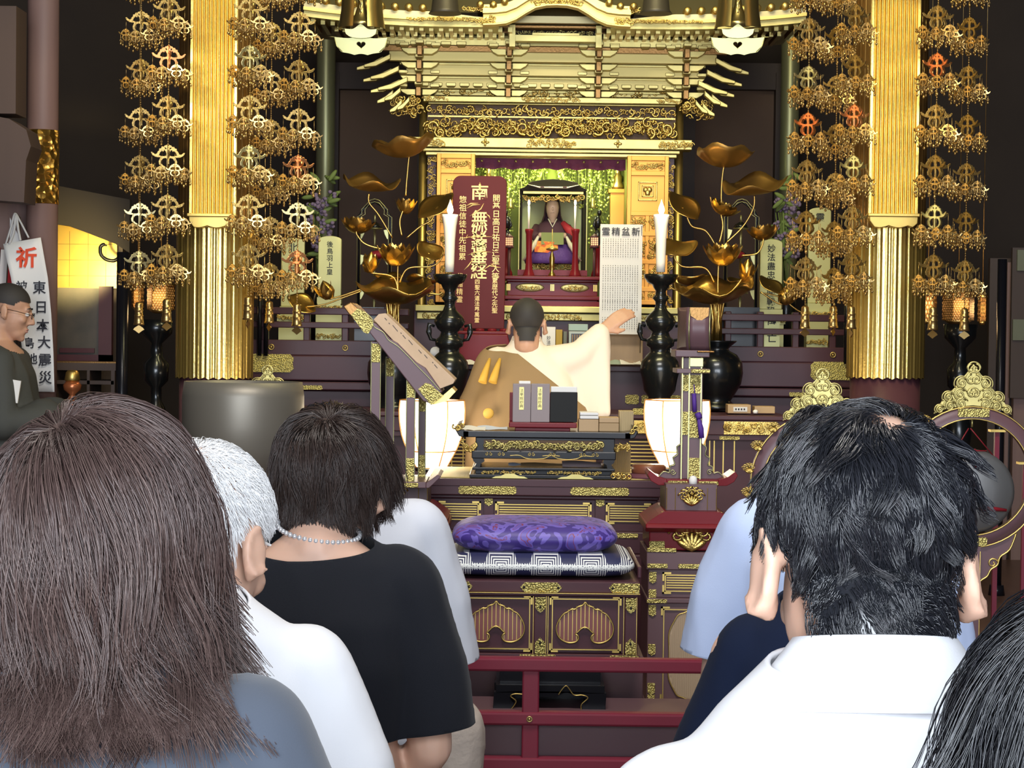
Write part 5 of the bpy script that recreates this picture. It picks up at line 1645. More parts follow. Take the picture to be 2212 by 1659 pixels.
# things on the desk
DZ = 932
g = G('sutra_tray', 'dark red lacquer tray holding the sutra books on the desk', 'tray', 1172, DZ, 7.48)
g.part('tray', LACQ_RED, lambda b: (g.bx(b, 1099, 1246, 913, 924, 0, 0.15), g.bx(b, 1112, 1232, 924, 932, 0.02, 0.13)), bevel=0.003)
g.part('back_rest', LACQ_RED, lambda b: g.bx(b, 1100, 1240, 850, 913, 0.11, 0.12), bevel=0.002)
BOOKG = mat('book_mauve_grey', (0.30, 0.25, 0.25), 0.8, bump=('noise', 300, 0.2, 0.001))
for x0, x1, t2, wd in ((1107, 1146, '法華經', 'left'), (1146.6, 1187, '法華經', 'right')):
    g = G('sutra_book', 'mauve grey cloth sutra book with gold title strip, %s one of the upright pair' % wd, 'book', (x0 + x1) / 2, 912.5, 7.49, 'upright sutra books')
    g.part('cover', BOOKG, lambda b: g.bx(b, x0, x1, 829, 912, 0, 0.05), bevel=0.002)
    g.part('title_strip', [GOLD_PALE, INK], lambda b: (g.bx(b, x0 + 14, x0 + 24, 836, 885, -0.002, 0), setattr(b, 'm', 1), write(b, t2 + '妙典', g.x(x0 + 19), g.z(839), 8 * g.k, -0.003)))
boxy('paper_tab', 'folded white paper tab standing on the left upright sutra book', 'paper', PAPER, 1121, 1146, 823, 829, 7.50, 0.02)
boxy('black_book', 'plain black covered book leaning at the right of the sutra books', 'book', mat('book_black', (0.012, 0.013, 0.013), 0.8), 1188, 1247, 847, 912, 7.49, 0.02)
boxy('white_pages', 'white sheets showing behind the black covered book', 'paper', PAPER, 1189, 1246, 835, 912, 7.525, 0.01)
for i, (y0, y1) in enumerate(((891, 897), (898, 905), (906, 932))):
    boxy('small_book', ['white thin book, topmost of the small stack on the desk', 'white thin book, second in the small stack on the desk', 'tan wooden sutra case under the two thin white books'][i], 'book', PAPER if i < 2 else WOOD_TAN, 1253 + (0 if i < 2 else -3), 1293, y0, y1, 7.50, 0.12)
_tc = boxy('tan_case', 'small tan paper case right of the stacked books', 'case', mat('case_tan', (0.40, 0.27, 0.14), 0.7), 1294, 1337, 914, 932, 7.50, 0.12)
_tc.part('lid', WOOD_TAN, lambda b: b.bb(-21.5 * _tc.k, 21.5 * _tc.k, 0, 0.12, 18.5 * _tc.k, 30 * _tc.k), bevel=0.002)
boxy('folded_sutra', 'tall pale straw folded sutra standing at the right end of the desk', 'book', mat('sutra_straw', (0.50, 0.38, 0.20), 0.8, bump=('wave', 40, 0.5, 0.01)), 1338, 1368, 888, 932, 7.56, 0.10)
boxy('straw_mat_roll', 'pale straw coloured cloth hanging behind the right end of the desk', 'cloth', mat('straw_cloth', (0.48, 0.33, 0.16), 0.8, bump=('wave', 40, 0.5, 0.01)), 1322, 1362, 960, 1030, 7.8, 0.03)
for (x0, x1, c, lab) in ((998, 1048, PAPER, 'pinkish white paper lying at the left end of the desk'), (1030, 1096, mat('paper_blue', (0.60, 0.66, 0.80), 0.8), 'bluish white folded paper beside the sutra tray')):
    g = G('loose_paper', lab, 'paper', (x0 + x1) / 2, DZ, 7.46 + (0.0 if x0 < 1010 else 0.06))
    g.part('sheet', c, lambda b: b.grid(lambda u, v: (g.x(x0) + (g.x(x1) - g.x(x0)) * u, 0.13 * v, (2 + 6 * v + 2 * math.sin(u * 6)) * g.k), 8, 4))
for (x0, x1, c, lab) in ((1098, 1130, mat('paper_blue2', (0.55, 0.62, 0.78), 0.8), 'pale blue paper on the lower desk shelf'), (1125, 1220, WOOD_TAN, 'tan sheet on the lower desk shelf'), (1215, 1300, mat('paper_pink', (0.62, 0.47, 0.48), 0.8), 'pinkish paper on the lower desk shelf')):
    g = G('shelf_paper', lab, 'paper', (x0 + x1) / 2, 1011, 7.52)
    g.part('sheet', c, lambda b: b.grid(lambda u, v: (g.x(x0) + (g.x(x1) - g.x(x0)) * u, 0.1 * v, (1 + (10 if x0 > 1200 else 6) * v + 1.5 * math.sin(u * 5)) * g.k), 6, 4))
# right of the desk: round wooden drum-like cushion and gilt cord
g = G('round_box', 'low round reddish wooden box on a mauve cloth at the right end of the platform', 'box', 1404, 1036, 7.46)
k = g.k
g.part('cloth', mat('cloth_mauve', (0.16, 0.05, 0.07), 0.8), lambda b: b.ball((0, 0.08, 4 * k), (52 * k, 0.10, 9 * k), 20, 8))
g.part('box', mat('box_redwood', (0.22, 0.07, 0.035), 0.4, coat=0.2), lambda b: b.lathe([(36 * k, 10 * k), (38 * k, 14 * k), (38 * k, 26 * k), (34 * k, 30 * k), (0, 30 * k)], 28, (0, 0.08, 0)))
g = G('gilt_knot', 'twisted gilt cord knot lying between desk and round box', 'cord', 1335, 1036, 7.43)
g.part('cord', GOLD_LOTUS, lambda b: [b.tube(spiral((-10 * k + 11 * i * k, 7 * k), 7 * k, 1.4, i, 1, 16, 0.3), 2.0 * k, 6) for i in range(4)])

# ---- paper lanterns
LPAPER = mat('lantern_paper', (0.9, 0.85, 0.75), 0.8, emit=(1.0, 0.90, 0.72), estr=2.4)
for cx, lab in ((932, 'glowing white paper floor lantern left of the priest, behind the tilted lectern'), (1461, 'glowing white paper floor lantern right of the priest, behind the lotus stand')):
    g = G('paper_lantern', lab, 'lantern', cx, 1010, 8.6, 'glowing paper lanterns')
    k = g.k
    hw = [(0, 32), (15, 40), (40, 53), (70, 64), (100, 69), (125, 70), (146, 68)]
    n = 6

    def ring(r, z, a): return Vector((r * k * math.cos(a), r * k * math.sin(a), z * k))
    A = [PI / 6 + PI / 3 * i + PI / 6 for i in range(6)]
    g.part('shade', LPAPER, lambda b: b.lathe([(r * k, z * k) for z, r in hw], 6, (0, 0, 0), Matrix.Rotation(A[0], 3, 'Z')))
    g.part('frame', mat('lantern_frame_%d' % cx, (0.50, 0.22, 0.06), 0.4), lambda b: ([b.tube(smooth_path([ring(r * 1.02, z, a) for z, r in hw], 3), 1.5 * k, 6) for a in A], [b.tube([ring(r * 1.02, z, a) for a in A], 1.5 * k, 6, True) for z, r in (hw[0], hw[-1], (36, 51))]))
    g.part('stand', LACQ_BLACK, lambda b: (b.lathe([(34 * k, -8 * k), (36 * k, -2 * k)], 6, (0, 0, 0)), b.lathe([(8 * k, g.floor() + 0.02), (8 * k, -8 * k)], 10), b.lathe([(40 * k, g.floor()), (36 * k, g.floor() + 0.03)], 6)))
    lamp('lantern_light', 'POINT', g.o + Vector((0, -0.30, 75 * k)), None, 9, (1.0, 0.85, 0.6), 0.12)
# ================================================================== tilted lectern, left
g = G('tilted_lectern', 'mauve lacquer tilted lectern with gilt corner plates, left of the priest', 'lectern', 870, 1045, 6.9)
k = g.k
LY0, LY1 = -0.13, 0.13
LACQ_MAUVE = mat('lacquer_mauve', (0.115, 0.060, 0.072), 0.4, spec=0.32, noise=(5, (0.12, 0.065, 0.07), (1, 1, 1), 0.3))


def lquad(b, pts, y0=LY0, y1=LY1): b.prism([(g.x(x), g.z(y)) for x, y in pts], y0, y1)


g.part('board', LACQ_MAUVE, lambda b: lquad(b, [(752, 658), (768, 660), (800, 694), (815, 700), (845, 732), (860, 740), (900, 780), (920, 792), (956, 842), (931, 868), (915, 862)]), bevel=0.003)
g.part('lip', GOLD_DARK, lambda b: lquad(b, [(744, 664), (760, 655), (776, 668), (772, 690), (758, 682)], LY0 - 0.005, LY1 + 0.005), bevel=0.003)
g.part('gilt_edge', PEND_A, lambda b: b.tube(smooth_path([g.P(x, y, LY0 - 0.003) for x, y in ((772, 668), (790, 676), (806, 690), (810, 706), (830, 718), (841, 734), (862, 748), (890, 775), (898, 784), (930, 816), (952, 840))]), 1.1 * k, 5))
for pts in ([(761, 682), (775, 668), (792, 676), (806, 694), (808, 706), (797, 722), (788, 718)], [(905, 838), (920, 824), (930, 826), (958, 850), (933, 871)]):
    g.part('corner_plate', GOLD_ENGR, lambda b: (b.prism([(g.x(x), g.z(y)) for x, y in pts], LY0 - 0.006, LY0 - 0.001)))
g.part('bottom_cap', GOLD, lambda b: lquad(b, [(930, 870), (958, 850), (976, 834), (984, 842), (966, 862), (940, 870)], LY0 + .02, LY1))
for (x0, x1, y0, dy) in ((804, 824, 738, -0.10), (828, 846, 770, 0.09), (880, 898, 812, -0.10), (901, 916, 846, 0.09)):
    g.part('post', [LACQ_MAUVE, PEND_A, GOLD_ENGR], lambda b: (g.bx(b, x0, x1, y0, 1045, dy - 0.015, dy + 0.015), setattr(b, 'm', 1), g.bx(b, x0 - 1, x0 + 1.2, y0, 1045, dy - 0.018, dy - 0.012), g.bx(b, x1 - 1.2, x1 + 1, y0, 1045, dy - 0.018, dy - 0.012),
                                                setattr(b, 'm', 2), g.bx(b, x0 + 1, x1 - 1, y0 + 4, y0 + 44, dy - 0.018, dy - 0.014), g.bx(b, x0 + 1, x1 - 1, 985, 1040, dy - 0.018, dy - 0.014)), bevel=0.0015)
g.part('foot', [LACQ_MAUVE, GOLD_ENGR], lambda b: (g.bx(b, 795, 924, 1034, 1047, -0.14, 0.14), b.prism([(g.x(x), g.z(y)) for x, y in ((924, 1047), (924, 1036), (938, 1026), (948, 1018), (956, 1022), (940, 1038), (930, 1047))], -0.14, 0.14), setattr(b, 'm', 1), gilt_plate(b, g, 866, 908, 1036, 1046, -0.143)), bevel=0.003)
b0 = G('sutra_scroll', 'thick tan paper sutra lying open on the tilted lectern', 'book', 890, 760, 6.9)
PAGE = mat('page_tan', (0.56, 0.40, 0.26), 0.85, noise=(20, (0.50, 0.35, 0.22), (1, 1, 1), 0.2))
b0.part('pages', PAGE, lambda b: b.prism([(b0.x(x), b0.z(y)) for x, y in ((811, 692), (822, 680), (836, 678), (986, 818), (982, 826), (952, 838))], -0.115, 0.12), bevel=0.002)


def _pgw(b):
    rn = random.Random(2)
    for c in range(7):
        x0, y0 = 836 + 9 * c, 689 + 8.4 * c
        for r in range(5):
            if rn.random() < 0.3: continue
            p = b0.P(x0 + 2.2 * r + c * 8, y0 + 2.6 * r + c * 7, -0.116)
            b.box(p, (3 * k, 0.001, 1.2 * k), Matrix.Rotation(0.75, 3, 'Y'))


b0.part('writing', INK, _pgw)
# pedestals and cabinets carrying the left lectern and the right stand
def lotus_orn(b, g, cx, cy, r, y):
    for s in (-1, 1):
        for q in range(4):
            a = 0.25 + q * 0.42
            c = (g.x(cx) + s * math.cos(a) * r * 0.55 * g.k, g.z(cy) + math.sin(a) * r * 0.45 * g.k)
            b.tube(spiral(c, r * 0.30 * g.k, 1.2, a if s > 0 else PI - a, s, 14, 0.2, y - 0.004 * q), r * 0.055 * g.k, 5)
    for q in range(-3, 4):
        R = Matrix.Rotation(q * 0.35, 3, 'Y')
        b.ball(Vector((g.x(cx), y - 0.008, g.z(cy))) + R @ Vector((0, 0, r * 0.25 * g.k)) - Vector((0, 0, r * 0.35 * g.k)), (r * 0.12 * g.k, 0.008, r * 0.34 * g.k), 8, 6, R)


for s, cx, Y, wd in ((-1, 868, 7.0, 'left, under the tilted lectern'), (1, 1497, 6.65, 'right, under the tall purple tasselled stand')):
    g = G('lacquer_cabinet', 'tall mauve lacquer cabinet with lotus ornaments on the ' + wd, 'cabinet', cx, 1050, Y, 'lacquer cabinets')
    k = g.k
    yb = 1050 if s > 0 else 1040
    d = 10 if s < 0 else 0
    X = lambda x: cx + x
    dep = 0.36
    g.part('neck', [LACQ_MAUVE, GOLD], lambda b: (b.bb(-56 * k, 56 * k, 0.05, dep - 0.05, g.z(1106 - d), g.z(1048 - d) - 0.001), setattr(b, 'm', 1), [b.bb(x * k, (x + 1.6) * k, 0.046, 0.05, g.z(1104 - d), g.z(1056 - d)) for x in (-55, -36, 34, 53.4)]), bevel=0.003)
    g.part('neck_lotus', GOLD_CARVE, lambda b: lotus_orn(b, g, cx - (18 if s < 0 else 0), 1080 - d, 36, 0.045))
    g.part('neck_foot', [LACQ_RED, GOLD_ENGR], lambda b: (b.prism([(x * k, g.z(y - d)) for x, y in ((-60, 1106), (60, 1106), (72, 1112), (92, 1126), (100, 1132), (-100, 1132), (-92, 1126), (-72, 1112))], 0.0, dep), setattr(b, 'm', 1), gilt_plate(b, g, cx - 66, cx - 20, 1107 - d, 1113 - d, 0.03), gilt_plate(b, g, cx + 20, cx + 66, 1107 - d, 1113 - d, 0.03)), bevel=0.002)
    g.part('top_moulding', LACQ_RED, lambda b: (b.prism_x([(0.0, g.z(1150)), (-0.03, g.z(1140)), (-0.02, g.z(1131)), (dep, g.z(1131)), (dep, g.z(1150))], -102 * k, 102 * k), b.bb(-92 * k, 92 * k, 0.03, dep, g.z(1192), g.z(1150))), bevel=0.004)
    g.part('shoulder_lotus', GOLD_CARVE, lambda b: lotus_orn(b, g, cx, 1166, 62, 0.02))
    g.part('shoulder_fittings', GOLD_ENGR, lambda b: [gilt_plate(b, g, cx + a, cx + a + 34, 1172, 1192, 0.026, 0.2) for a in (-92, 58)])
    g.part('waist', [LACQ_MAUVE, GOLD_ENGR], lambda b: (b.bb(-98 * k, 98 * k, 0.0, dep, g.z(1232), g.z(1194)), setattr(b, 'm', 1), gilt_plate(b, g, cx - 97, cx - 52, 1219, 1229, -0.002), gilt_plate(b, g, cx - 30, cx + 30, 1219, 1229, -0.002), b.bb(-98 * k, -34 * k, -0.004, 0.0, g.z(1194), g.z(1185))), bevel=0.003)
    g.part('body', LACQ_MAUVE, lambda b: (b.bb(-94 * k, 94 * k, 0.012, dep, g.z(1294), g.z(1232)), b.bb(-97 * k, 97 * k, 0.0, dep, g.z(1305), g.z(1294)), b.bb(-94 * k, 94 * k, 0.012, dep, g.z(1524), g.z(1305)), b.bb(-97 * k, 97 * k, 0.0, dep, g.floor(), g.z(1524))), bevel=0.003)
    frame_panel(g, cx - 58, cx + 58, 1243, 1280, 0.011, True, n=5)
    frame_panel(g, cx - 60, cx + 60, 1318, 1518, 0.011, False)

    def oval(r0):
        P = []
        for sg, seq in ((1, range(0, 25)), (-1, range(23, 0, -1))):
            for i in seq:
                t = i / 24
                a = PI / 2 - t * PI
                w_ = 48 * (abs(math.cos(a)) ** 0.55) * r0
                z = 92 * (abs(math.sin(a)) ** 0.8) * (1 if a > 0 else -1) * r0
                z += 7 * math.exp(-(w_ / 7) ** 2) * (1 if a > 0 else -1)
                w_ += 3 * math.sin(t * PI * 7) * 0.6
                P.append((sg * w_ * k, g.z(1418) + z * k))
        return P
    SLAT = MATS.get('panel_fine_slats') or mat('panel_fine_slats', (0.42, 0.31, 0.20), 0.5, spec=0.3)
    g.part('oval_panel', SLAT, lambda b: (b.prism(oval(1.0), 0.009, 0.013), [b.bb((x - .7) * k, (x + .7) * k, 0.004, 0.01, g.z(1418) - (92 * max(0, 1 - abs(x / 48) ** 3.6) ** 0.75) * k, g.z(1418) + (92 * max(0, 1 - abs(x / 48) ** 3.6) ** 0.75) * k) for x in range(-46, 47, 4)]))
    g.part('oval_rim', GOLD, lambda b: b.tube([(x, 0.006, z) for x, z in oval(1.0)], 1.6 * k, 6, True))
    for y0 in (1238, 1276, 1310, 1395, 1480, 1505):
        g.part('gilt_fitting', GOLD_ENGR, lambda b: [b.prism([(g.x(cx + a), g.z(y0)), (g.x(cx + a + 16), g.z(y0)), (g.x(cx + a + 16), g.z(y0 + 20)), (g.x(cx + a + 8), g.z(y0 + 25)), (g.x(cx + a), g.z(y0 + 20))], 0.006, 0.012) for a in (-92, 76)])
    g.part('gilt_band', GOLD_ENGR, lambda b: [gilt_plate(b, g, cx + a, cx + a + 44, yy, yy + 8, -0.003) for a in (-97, 50) for yy in (1296, 1526)])

# ================================================================== tall stand on the right cabinet
g = G('drum_stand', 'tall mauve and gilt pillar stand with curved top and purple tassel, right side', 'stand', 1497, 1050, 6.78)
k = g.k
g.part('foot', [LACQ_RED, GOLD_ENGR], lambda b: (g.bx(b, 1440, 1552, 1036, 1049, 0, 0.16), [b.prism([(g.x(1496 + s * a), g.z(c)) for a, c in ((56, 1049), (56, 1036), (76, 1030), (92, 1018), (98, 1026), (90, 1040), (74, 1049))], 0, 0.16) for s in (-1, 1)], setattr(b, 'm', 1), gilt_plate(b, g, 1442, 1486, 1039, 1048, -0.003), gilt_plate(b, g, 1508, 1552, 1039, 1048, -0.003)), bevel=0.003)
g.part('post', LACQ_MAUVE, lambda b: g.bx(b, 1474, 1517, 772, 1036, 0.03, 0.13), bevel=0.002)
g.part('gilt_edges', PEND_A, lambda b: [g.bx(b, x, x + 2.6, 770, 1036, 0.026, 0.032) for x in (1471, 1486, 1512)])
g.part('gilt_fitting', GOLD_ENGR, lambda b: [g.bx(b, 1489, 1512, y0, y1, 0.025, 0.031) for y0, y1 in ((810, 850), (888, 946), (990, 1034))] + [g.bx(b, 1474, 1486, y0, y1, 0.025, 0.031) for y0, y1 in ((810, 845), (890, 940))])
g.part('collar', [LACQ_MAUVE, GOLD_ENGR, PEND_A], lambda b: (g.bx(b, 1458, 1530, 796, 806, -0.01, 0.17), setattr(b, 'm', 1), gilt_plate(b, g, 1488, 1530, 797, 805, -0.013), setattr(b, 'm', 2), g.bx(b, 1487, 1517, 772, 792, 0.02, 0.03)), bevel=0.002)
for s in (-1, 1):
    def _brk(b):
        P = [(20, 1036), (74, 1036), (60, 1022), (48, 1024), (46, 1010), (36, 1006), (40, 992), (30, 984), (32, 968), (22, 960), (20, 950)]
        b.m = 0; b.prism([(g.x(1496 + s * a), g.z(c)) for a, c in P], 0.06, 0.10)
        b.m = 1; b.tube(smooth_path([g.P(1496 + s * a, c, 0.057) for a, c in P[1:]], 4), 1.3 * k, 5)
        b.tube(spiral((g.x(1496 + s * 40), g.z(1022)), 7 * k, 1.4, 0, s, 14, 0.2, 0.055), 1.2 * k, 5)
    g.part('scroll_bracket', [LACQ_MAUVE, PEND_A], _brk)
g.part('top_plate', [LACQ_MAUVE, GOLD_DARK], lambda b: (g.bx(b, 1454, 1528, 756, 771, -0.02, 0.18), setattr(b, 'm', 1), g.bx(b, 1500, 1538, 757, 761, -0.03, 0.17)), bevel=0.003)


def _curved(b):
    b.m = 0
    b.grid(lambda u, v: ((-16 + 44 * u + 10 * (v - 0.5) ** 2 * 4 * 0.4) * k, -0.01 - 0.03 * math.sin(v * PI), g.z(756) + 92 * v * k), 4, 10)
    b.grid(lambda u, v: ((-16 - 14 * u + 10 * (v - 0.5) ** 2 * 4 * 0.4 * (1 - u)) * k, -0.01 - 0.03 * math.sin(v * PI) + 0.14 * u, g.z(756) + 92 * v * k), 4, 10)
    b.m = 1
    for x in (-16, 28): b.tube([((x + 4 * (v - 0.5) ** 2 * 4) * k, -0.012 - 0.03 * math.sin(v * PI), g.z(756) + 92 * v * k) for v in [i / 10 for i in range(11)]], 0.9 * k, 5)
    b.m = 2; b.prism([((-14) * k, g.z(664)), (27 * k, g.z(664)), (26 * k, g.z(682)), (14 * k, g.z(690)), (6 * k, g.z(698)), (0, g.z(690)), (-12 * k, g.z(682))], -0.034, -0.028)


o = g.part('curved_panel', [LACQ_MAUVE, PEND_A, GOLD_DARK], _curved); o.modifiers.new('t', 'SOLIDIFY').thickness = 0.004
PURPLE = mat('tassel_purple', (0.07, 0.02, 0.22), 0.7)
g.part('tassel', PURPLE, lambda b: (b.tube([g.P(1497, 850, 0.015), g.P(1499, 890, 0.012)], 5 * k, 8), b.tube([g.P(1505, 892, 0.005), g.P(1509, 904, 0.0)], 7 * k, 10), b.tube([g.P(1507, 902, 0.0), g.P(1512, 925, 0.0), g.P(1514, 946, 0.0)], [4 * k, 6.5 * k, 6 * k], 10), b.tube([g.P(1497, 830, 0.02), g.P(1499, 852, 0.015)], 1.2 * k, 5)))
v = G('white_cup', 'small white domed cup at the foot of the tall stand', 'cup', 1497, 1047, 6.72)
v.part('cup', PAPER, lambda b: b.lathe([(9 * v.k, 0), (9 * v.k, 12 * v.k), (6.5 * v.k, 18 * v.k), (0, 20 * v.k)], 16))

# ================================================================== ceremonial seat with two cushions
g = G('priest_seat', 'dark lacquer ceremonial seat box with two kidney shaped slatted panels', 'seat', 1168, 1423, 5.6)
k = g.k
D = 0.52
g.part('top_board', LACQ, lambda b: (g.bx(b, 956, 1381, 1254, 1280, 0, D), g.bx(b, 958, 1379, 1280, 1287, -0.006, D)), bevel=0.004)
for x0, x1, tag_ in ((957, 1018, 'l'), (1122, 1212, 'c'), (1314, 1380, 'r')):
    def _f(b):
        pts = {'c': ((x0, 1267), (x0 + 10, 1257), (x1 - 10, 1257), (x1, 1267), (x1 - 4, 1273), (x1 - 10, 1278), (x0 + 10, 1278), (x0 + 4, 1273)), 'l': ((x0, 1257), (x1 - 8, 1257), (x1, 1267), (x1 - 4, 1273), (x1 - 8, 1278), (x0, 1278)), 'r': ((x1, 1257), (x0 + 8, 1257), (x0, 1267), (x0 + 4, 1273), (x0 + 8, 1278), (x1, 1278))}[tag_]
        b.m = 0; b.prism([(g.x(x), g.z(y)) for x, y in pts], -0.004, 0.002)
        b.m = 1
        for xx in ((x1 - 8,) if tag_ == 'l' else (x0 + 8,) if tag_ == 'r' else (x0 + 8, x1 - 8)): b.ball(g.P(xx, 1268, -0.004), (3 * k, 0.002, 3 * k), 8, 5)
    g.part('gilt_fitting', [GOLD_ENGR, DARK], _f)
g.part('body', LACQ, lambda b: (g.bx(b, 959, 1378, 1287, 1412, 0.012, D - 0.01), g.bx(b, 955, 1382, 1412, 1423, -0.004, D), [g.bx(b, x, x + 28, 1287, 1412, 0.0, 0.02) for x in (959, 1152, 1349)]), bevel=0.003)
g.part('gilt_lines', GOLD, lambda b: [g.bx(b, x, x + 1.4, 1287, 1412, -0.003, 0.001) for x in (960, 984, 988, 1150, 1178, 1182, 1346, 1374)] + [g.bx(b, 956, 1381, 1279, 1280.5, -0.008, 0.0)])
for xx in (973, 1166, 1362):
    for top in (True, False):
        P = [(-11, 1289), (11, 1289), (11, 1312), (6, 1318), (0, 1322), (-6, 1318), (-11, 1312)] if top else [(-11, 1411), (11, 1411), (11, 1387), (5, 1382), (0, 1376), (-5, 1382), (-11, 1387)]
        g.part('strap_plate', [GOLD_ENGR, DARK], lambda b: (b.prism([(g.x(xx + a), g.z(c)) for a, c in P], -0.005, 0.001), setattr(b, 'm', 1), b.ball(g.P(xx, 1310 if top else 1388, -0.005), (2.5 * k, 0.002, 4 * k), 6, 4)))
for x0, x1 in ((996, 1148), (1189, 1341)):
    frame_panel(g, x0 + 2, x1 - 4, 1292, 1404, 0.011, False)
    cx, cy = (x0 + x1) / 2 - 2, 1345

    def kidney():
        P = []
        half = [(0, -46), (7, -38), (15, -36), (22, -30), (30, -30), (38, -24), (46, -20), (54, -10), (60, 2), (62, 14), (58, 28), (48, 38), (34, 43), (20, 41), (14, 34), (15, 27), (20, 24), (14, 18), (8, 12), (0, 9)]
        for x, y in half: P.append((x, y))
        return half
    H = kidney()
    out = [(g.x(cx + x), g.z(cy + y)) for x, y in H] + [(g.x(cx - x), g.z(cy + y)) for x, y in H[::-1][1:-1]]
    g.part('kidney_panel', mat('panel_red_brown_%d' % x0, (0.20, 0.055, 0.05), 0.4, coat=0.2), lambda b: b.prism(out, 0.008, 0.013))
    sp = smooth_path([(x, 0.004, z) for x, z in out] + [(out[0][0], 0.004, out[0][1])], 3)
    g.part('kidney_rim', GOLD, lambda b: b.tube(sp, 1.9 * k, 6))

    def _sl(b):
        for i in range(-6, 7):
            x = i * 9
            zt = -46 + abs(x) * 0.42 + max(0, abs(x) - 40) * 0.9
            zb = 38 - max(0, abs(x) - 45) * 0.9 if abs(x) > 16 else 12
            g.bx(b, cx + x - .8, cx + x + .8, cy + zt + 2, cy + zb, 0.004, 0.009)
    g.part('slats', GOLD, _sl)
g.part('bottom_fittings', GOLD_ENGR, lambda b: [gilt_plate(b, g, a, c, 1413, 1422, -0.006) for a, c in ((958, 1010), (1122, 1200), (1318, 1380))])
g.part('plinth', LACQ_MAUVE, lambda b: (b.bb(g.x(948), g.x(1394), 0.06, D - 0.04, g.floor(), g.z(1423)), b.bb(g.x(950), g.x(1386), 0.02, D, g.floor(), g.floor() + 0.012)), bevel=0.003)
g.part('inner_rail', LACQ, lambda b: [b.bb(g.x(1168 + s * 216) - .006, g.x(1168 + s * 216) + .006, 0.08, D + 0.1, 0.0 + g.z(1254), g.z(1228)) for s in (-1, 1)], bevel=0.004)

BROC = bpy.data.materials.new('brocade_white_navy'); BROC.use_nodes = True
nt = BROC.node_tree; bs = nt.nodes['Principled BSDF']; bs.inputs['Roughness'].default_value = 0.6
tc = nt.nodes.new('ShaderNodeTexCoord')
sep = nt.nodes.new('ShaderNodeSeparateXYZ'); nt.links.new(tc.outputs['Object'], sep.inputs[0])


def mth(nt, op, a, b=None, c=None):
    n = nt.nodes.new('ShaderNodeMath'); n.operation = op
    for i, v in enumerate((a, b, c)):
        if v is None: continue
        if isinstance(v, (int, float)): n.inputs[i].default_value = v
        else: nt.links.new(v, n.inputs[i])
    return n.outputs[0]


kk = 5.6 / F
per = 98 * kk
xx_ = mth(nt, 'DIVIDE', sep.outputs['X'], per)
fx = mth(nt, 'ABSOLUTE', mth(nt, 'SUBTRACT', mth(nt, 'FRACT', mth(nt, 'ADD', xx_, 100.34)), 0.5))     # 0 at medallion centre, .5 between
zv = mth(nt, 'ABSOLUTE', mth(nt, 'DIVIDE', sep.outputs['Z'], 25 * kk))
dia = mth(nt, 'ADD', mth(nt, 'MULTIPLY', fx, 1.9), mth(nt, 'MULTIPLY', zv, 0.12))
rings = mth(nt, 'GREATER_THAN', mth(nt, 'SINE', mth(nt, 'MULTIPLY', mth(nt, 'MAXIMUM', mth(nt, 'MULTIPLY', fx, 2.0), mth(nt, 'MULTIPLY', zv, 0.55)), 62)), 0.0)
hole = mth(nt, 'MULTIPLY', mth(nt, 'GREATER_THAN', mth(nt, 'ADD', fx, mth(nt, 'MULTIPLY', zv, 0.10)), 0.40), mth(nt, 'GREATER_THAN', zv, 0.30))
vor = nt.nodes.new('ShaderNodeTexVoronoi'); vor.inputs['Scale'].default_value = 260; nt.links.new(tc.outputs['Object'], vor.inputs['Vector'])
fine = mth(nt, 'GREATER_THAN', vor.outputs['Distance'], 0.38)
midb = mth(nt, 'LESS_THAN', zv, 0.22)
pat = mth(nt, 'MULTIPLY', mth(nt, 'MAXIMUM', rings, mth(nt, 'MULTIPLY', fine, midb)), mth(nt, 'SUBTRACT', 1.0, hole))
mx = nt.nodes.new('ShaderNodeMix'); mx.data_type = 'RGBA'
nt.links.new(pat, mx.inputs[0]); mx.inputs[6].default_value = (0.022, 0.026, 0.085, 1); mx.inputs[7].default_value = (0.80, 0.82, 0.80, 1)
nt.links.new(mx.outputs[2], bs.inputs['Base Color'])

PBRO = bpy.data.materials.new('brocade_purple'); PBRO.use_nodes = True
nt = PBRO.node_tree; bs = nt.nodes['Principled BSDF']; bs.inputs['Roughness'].default_value = 0.5
bs.inputs['Sheen Weight'].default_value = 0.05
tc = nt.nodes.new('ShaderNodeTexCoord')
n1 = nt.nodes.new('ShaderNodeTexNoise'); n1.inputs['Scale'].default_value = 10; n1.inputs['Distortion'].default_value = 3.0; n1.inputs['Detail'].default_value = 1
nt.links.new(tc.outputs['Object'], n1.inputs['Vector'])
r1 = nt.nodes.new('ShaderNodeValToRGB'); r1.color_ramp.interpolation = 'CONSTANT'
e = r1.color_ramp.elements; e[0].color = (0.050, 0.026, 0.21, 1); e[1].position = 0.46; e[1].color = (0.15, 0.105, 0.46, 1)
x = e.new(0.60); x.color = (0.20, 0.03, 0.09, 1); x = e.new(0.64); x.color = (0.115, 0.08, 0.38, 1)
nt.links.new(n1.outputs['Fac'], r1.inputs[0]); nt.links.new(r1.outputs[0], bs.inputs['Base Color'])


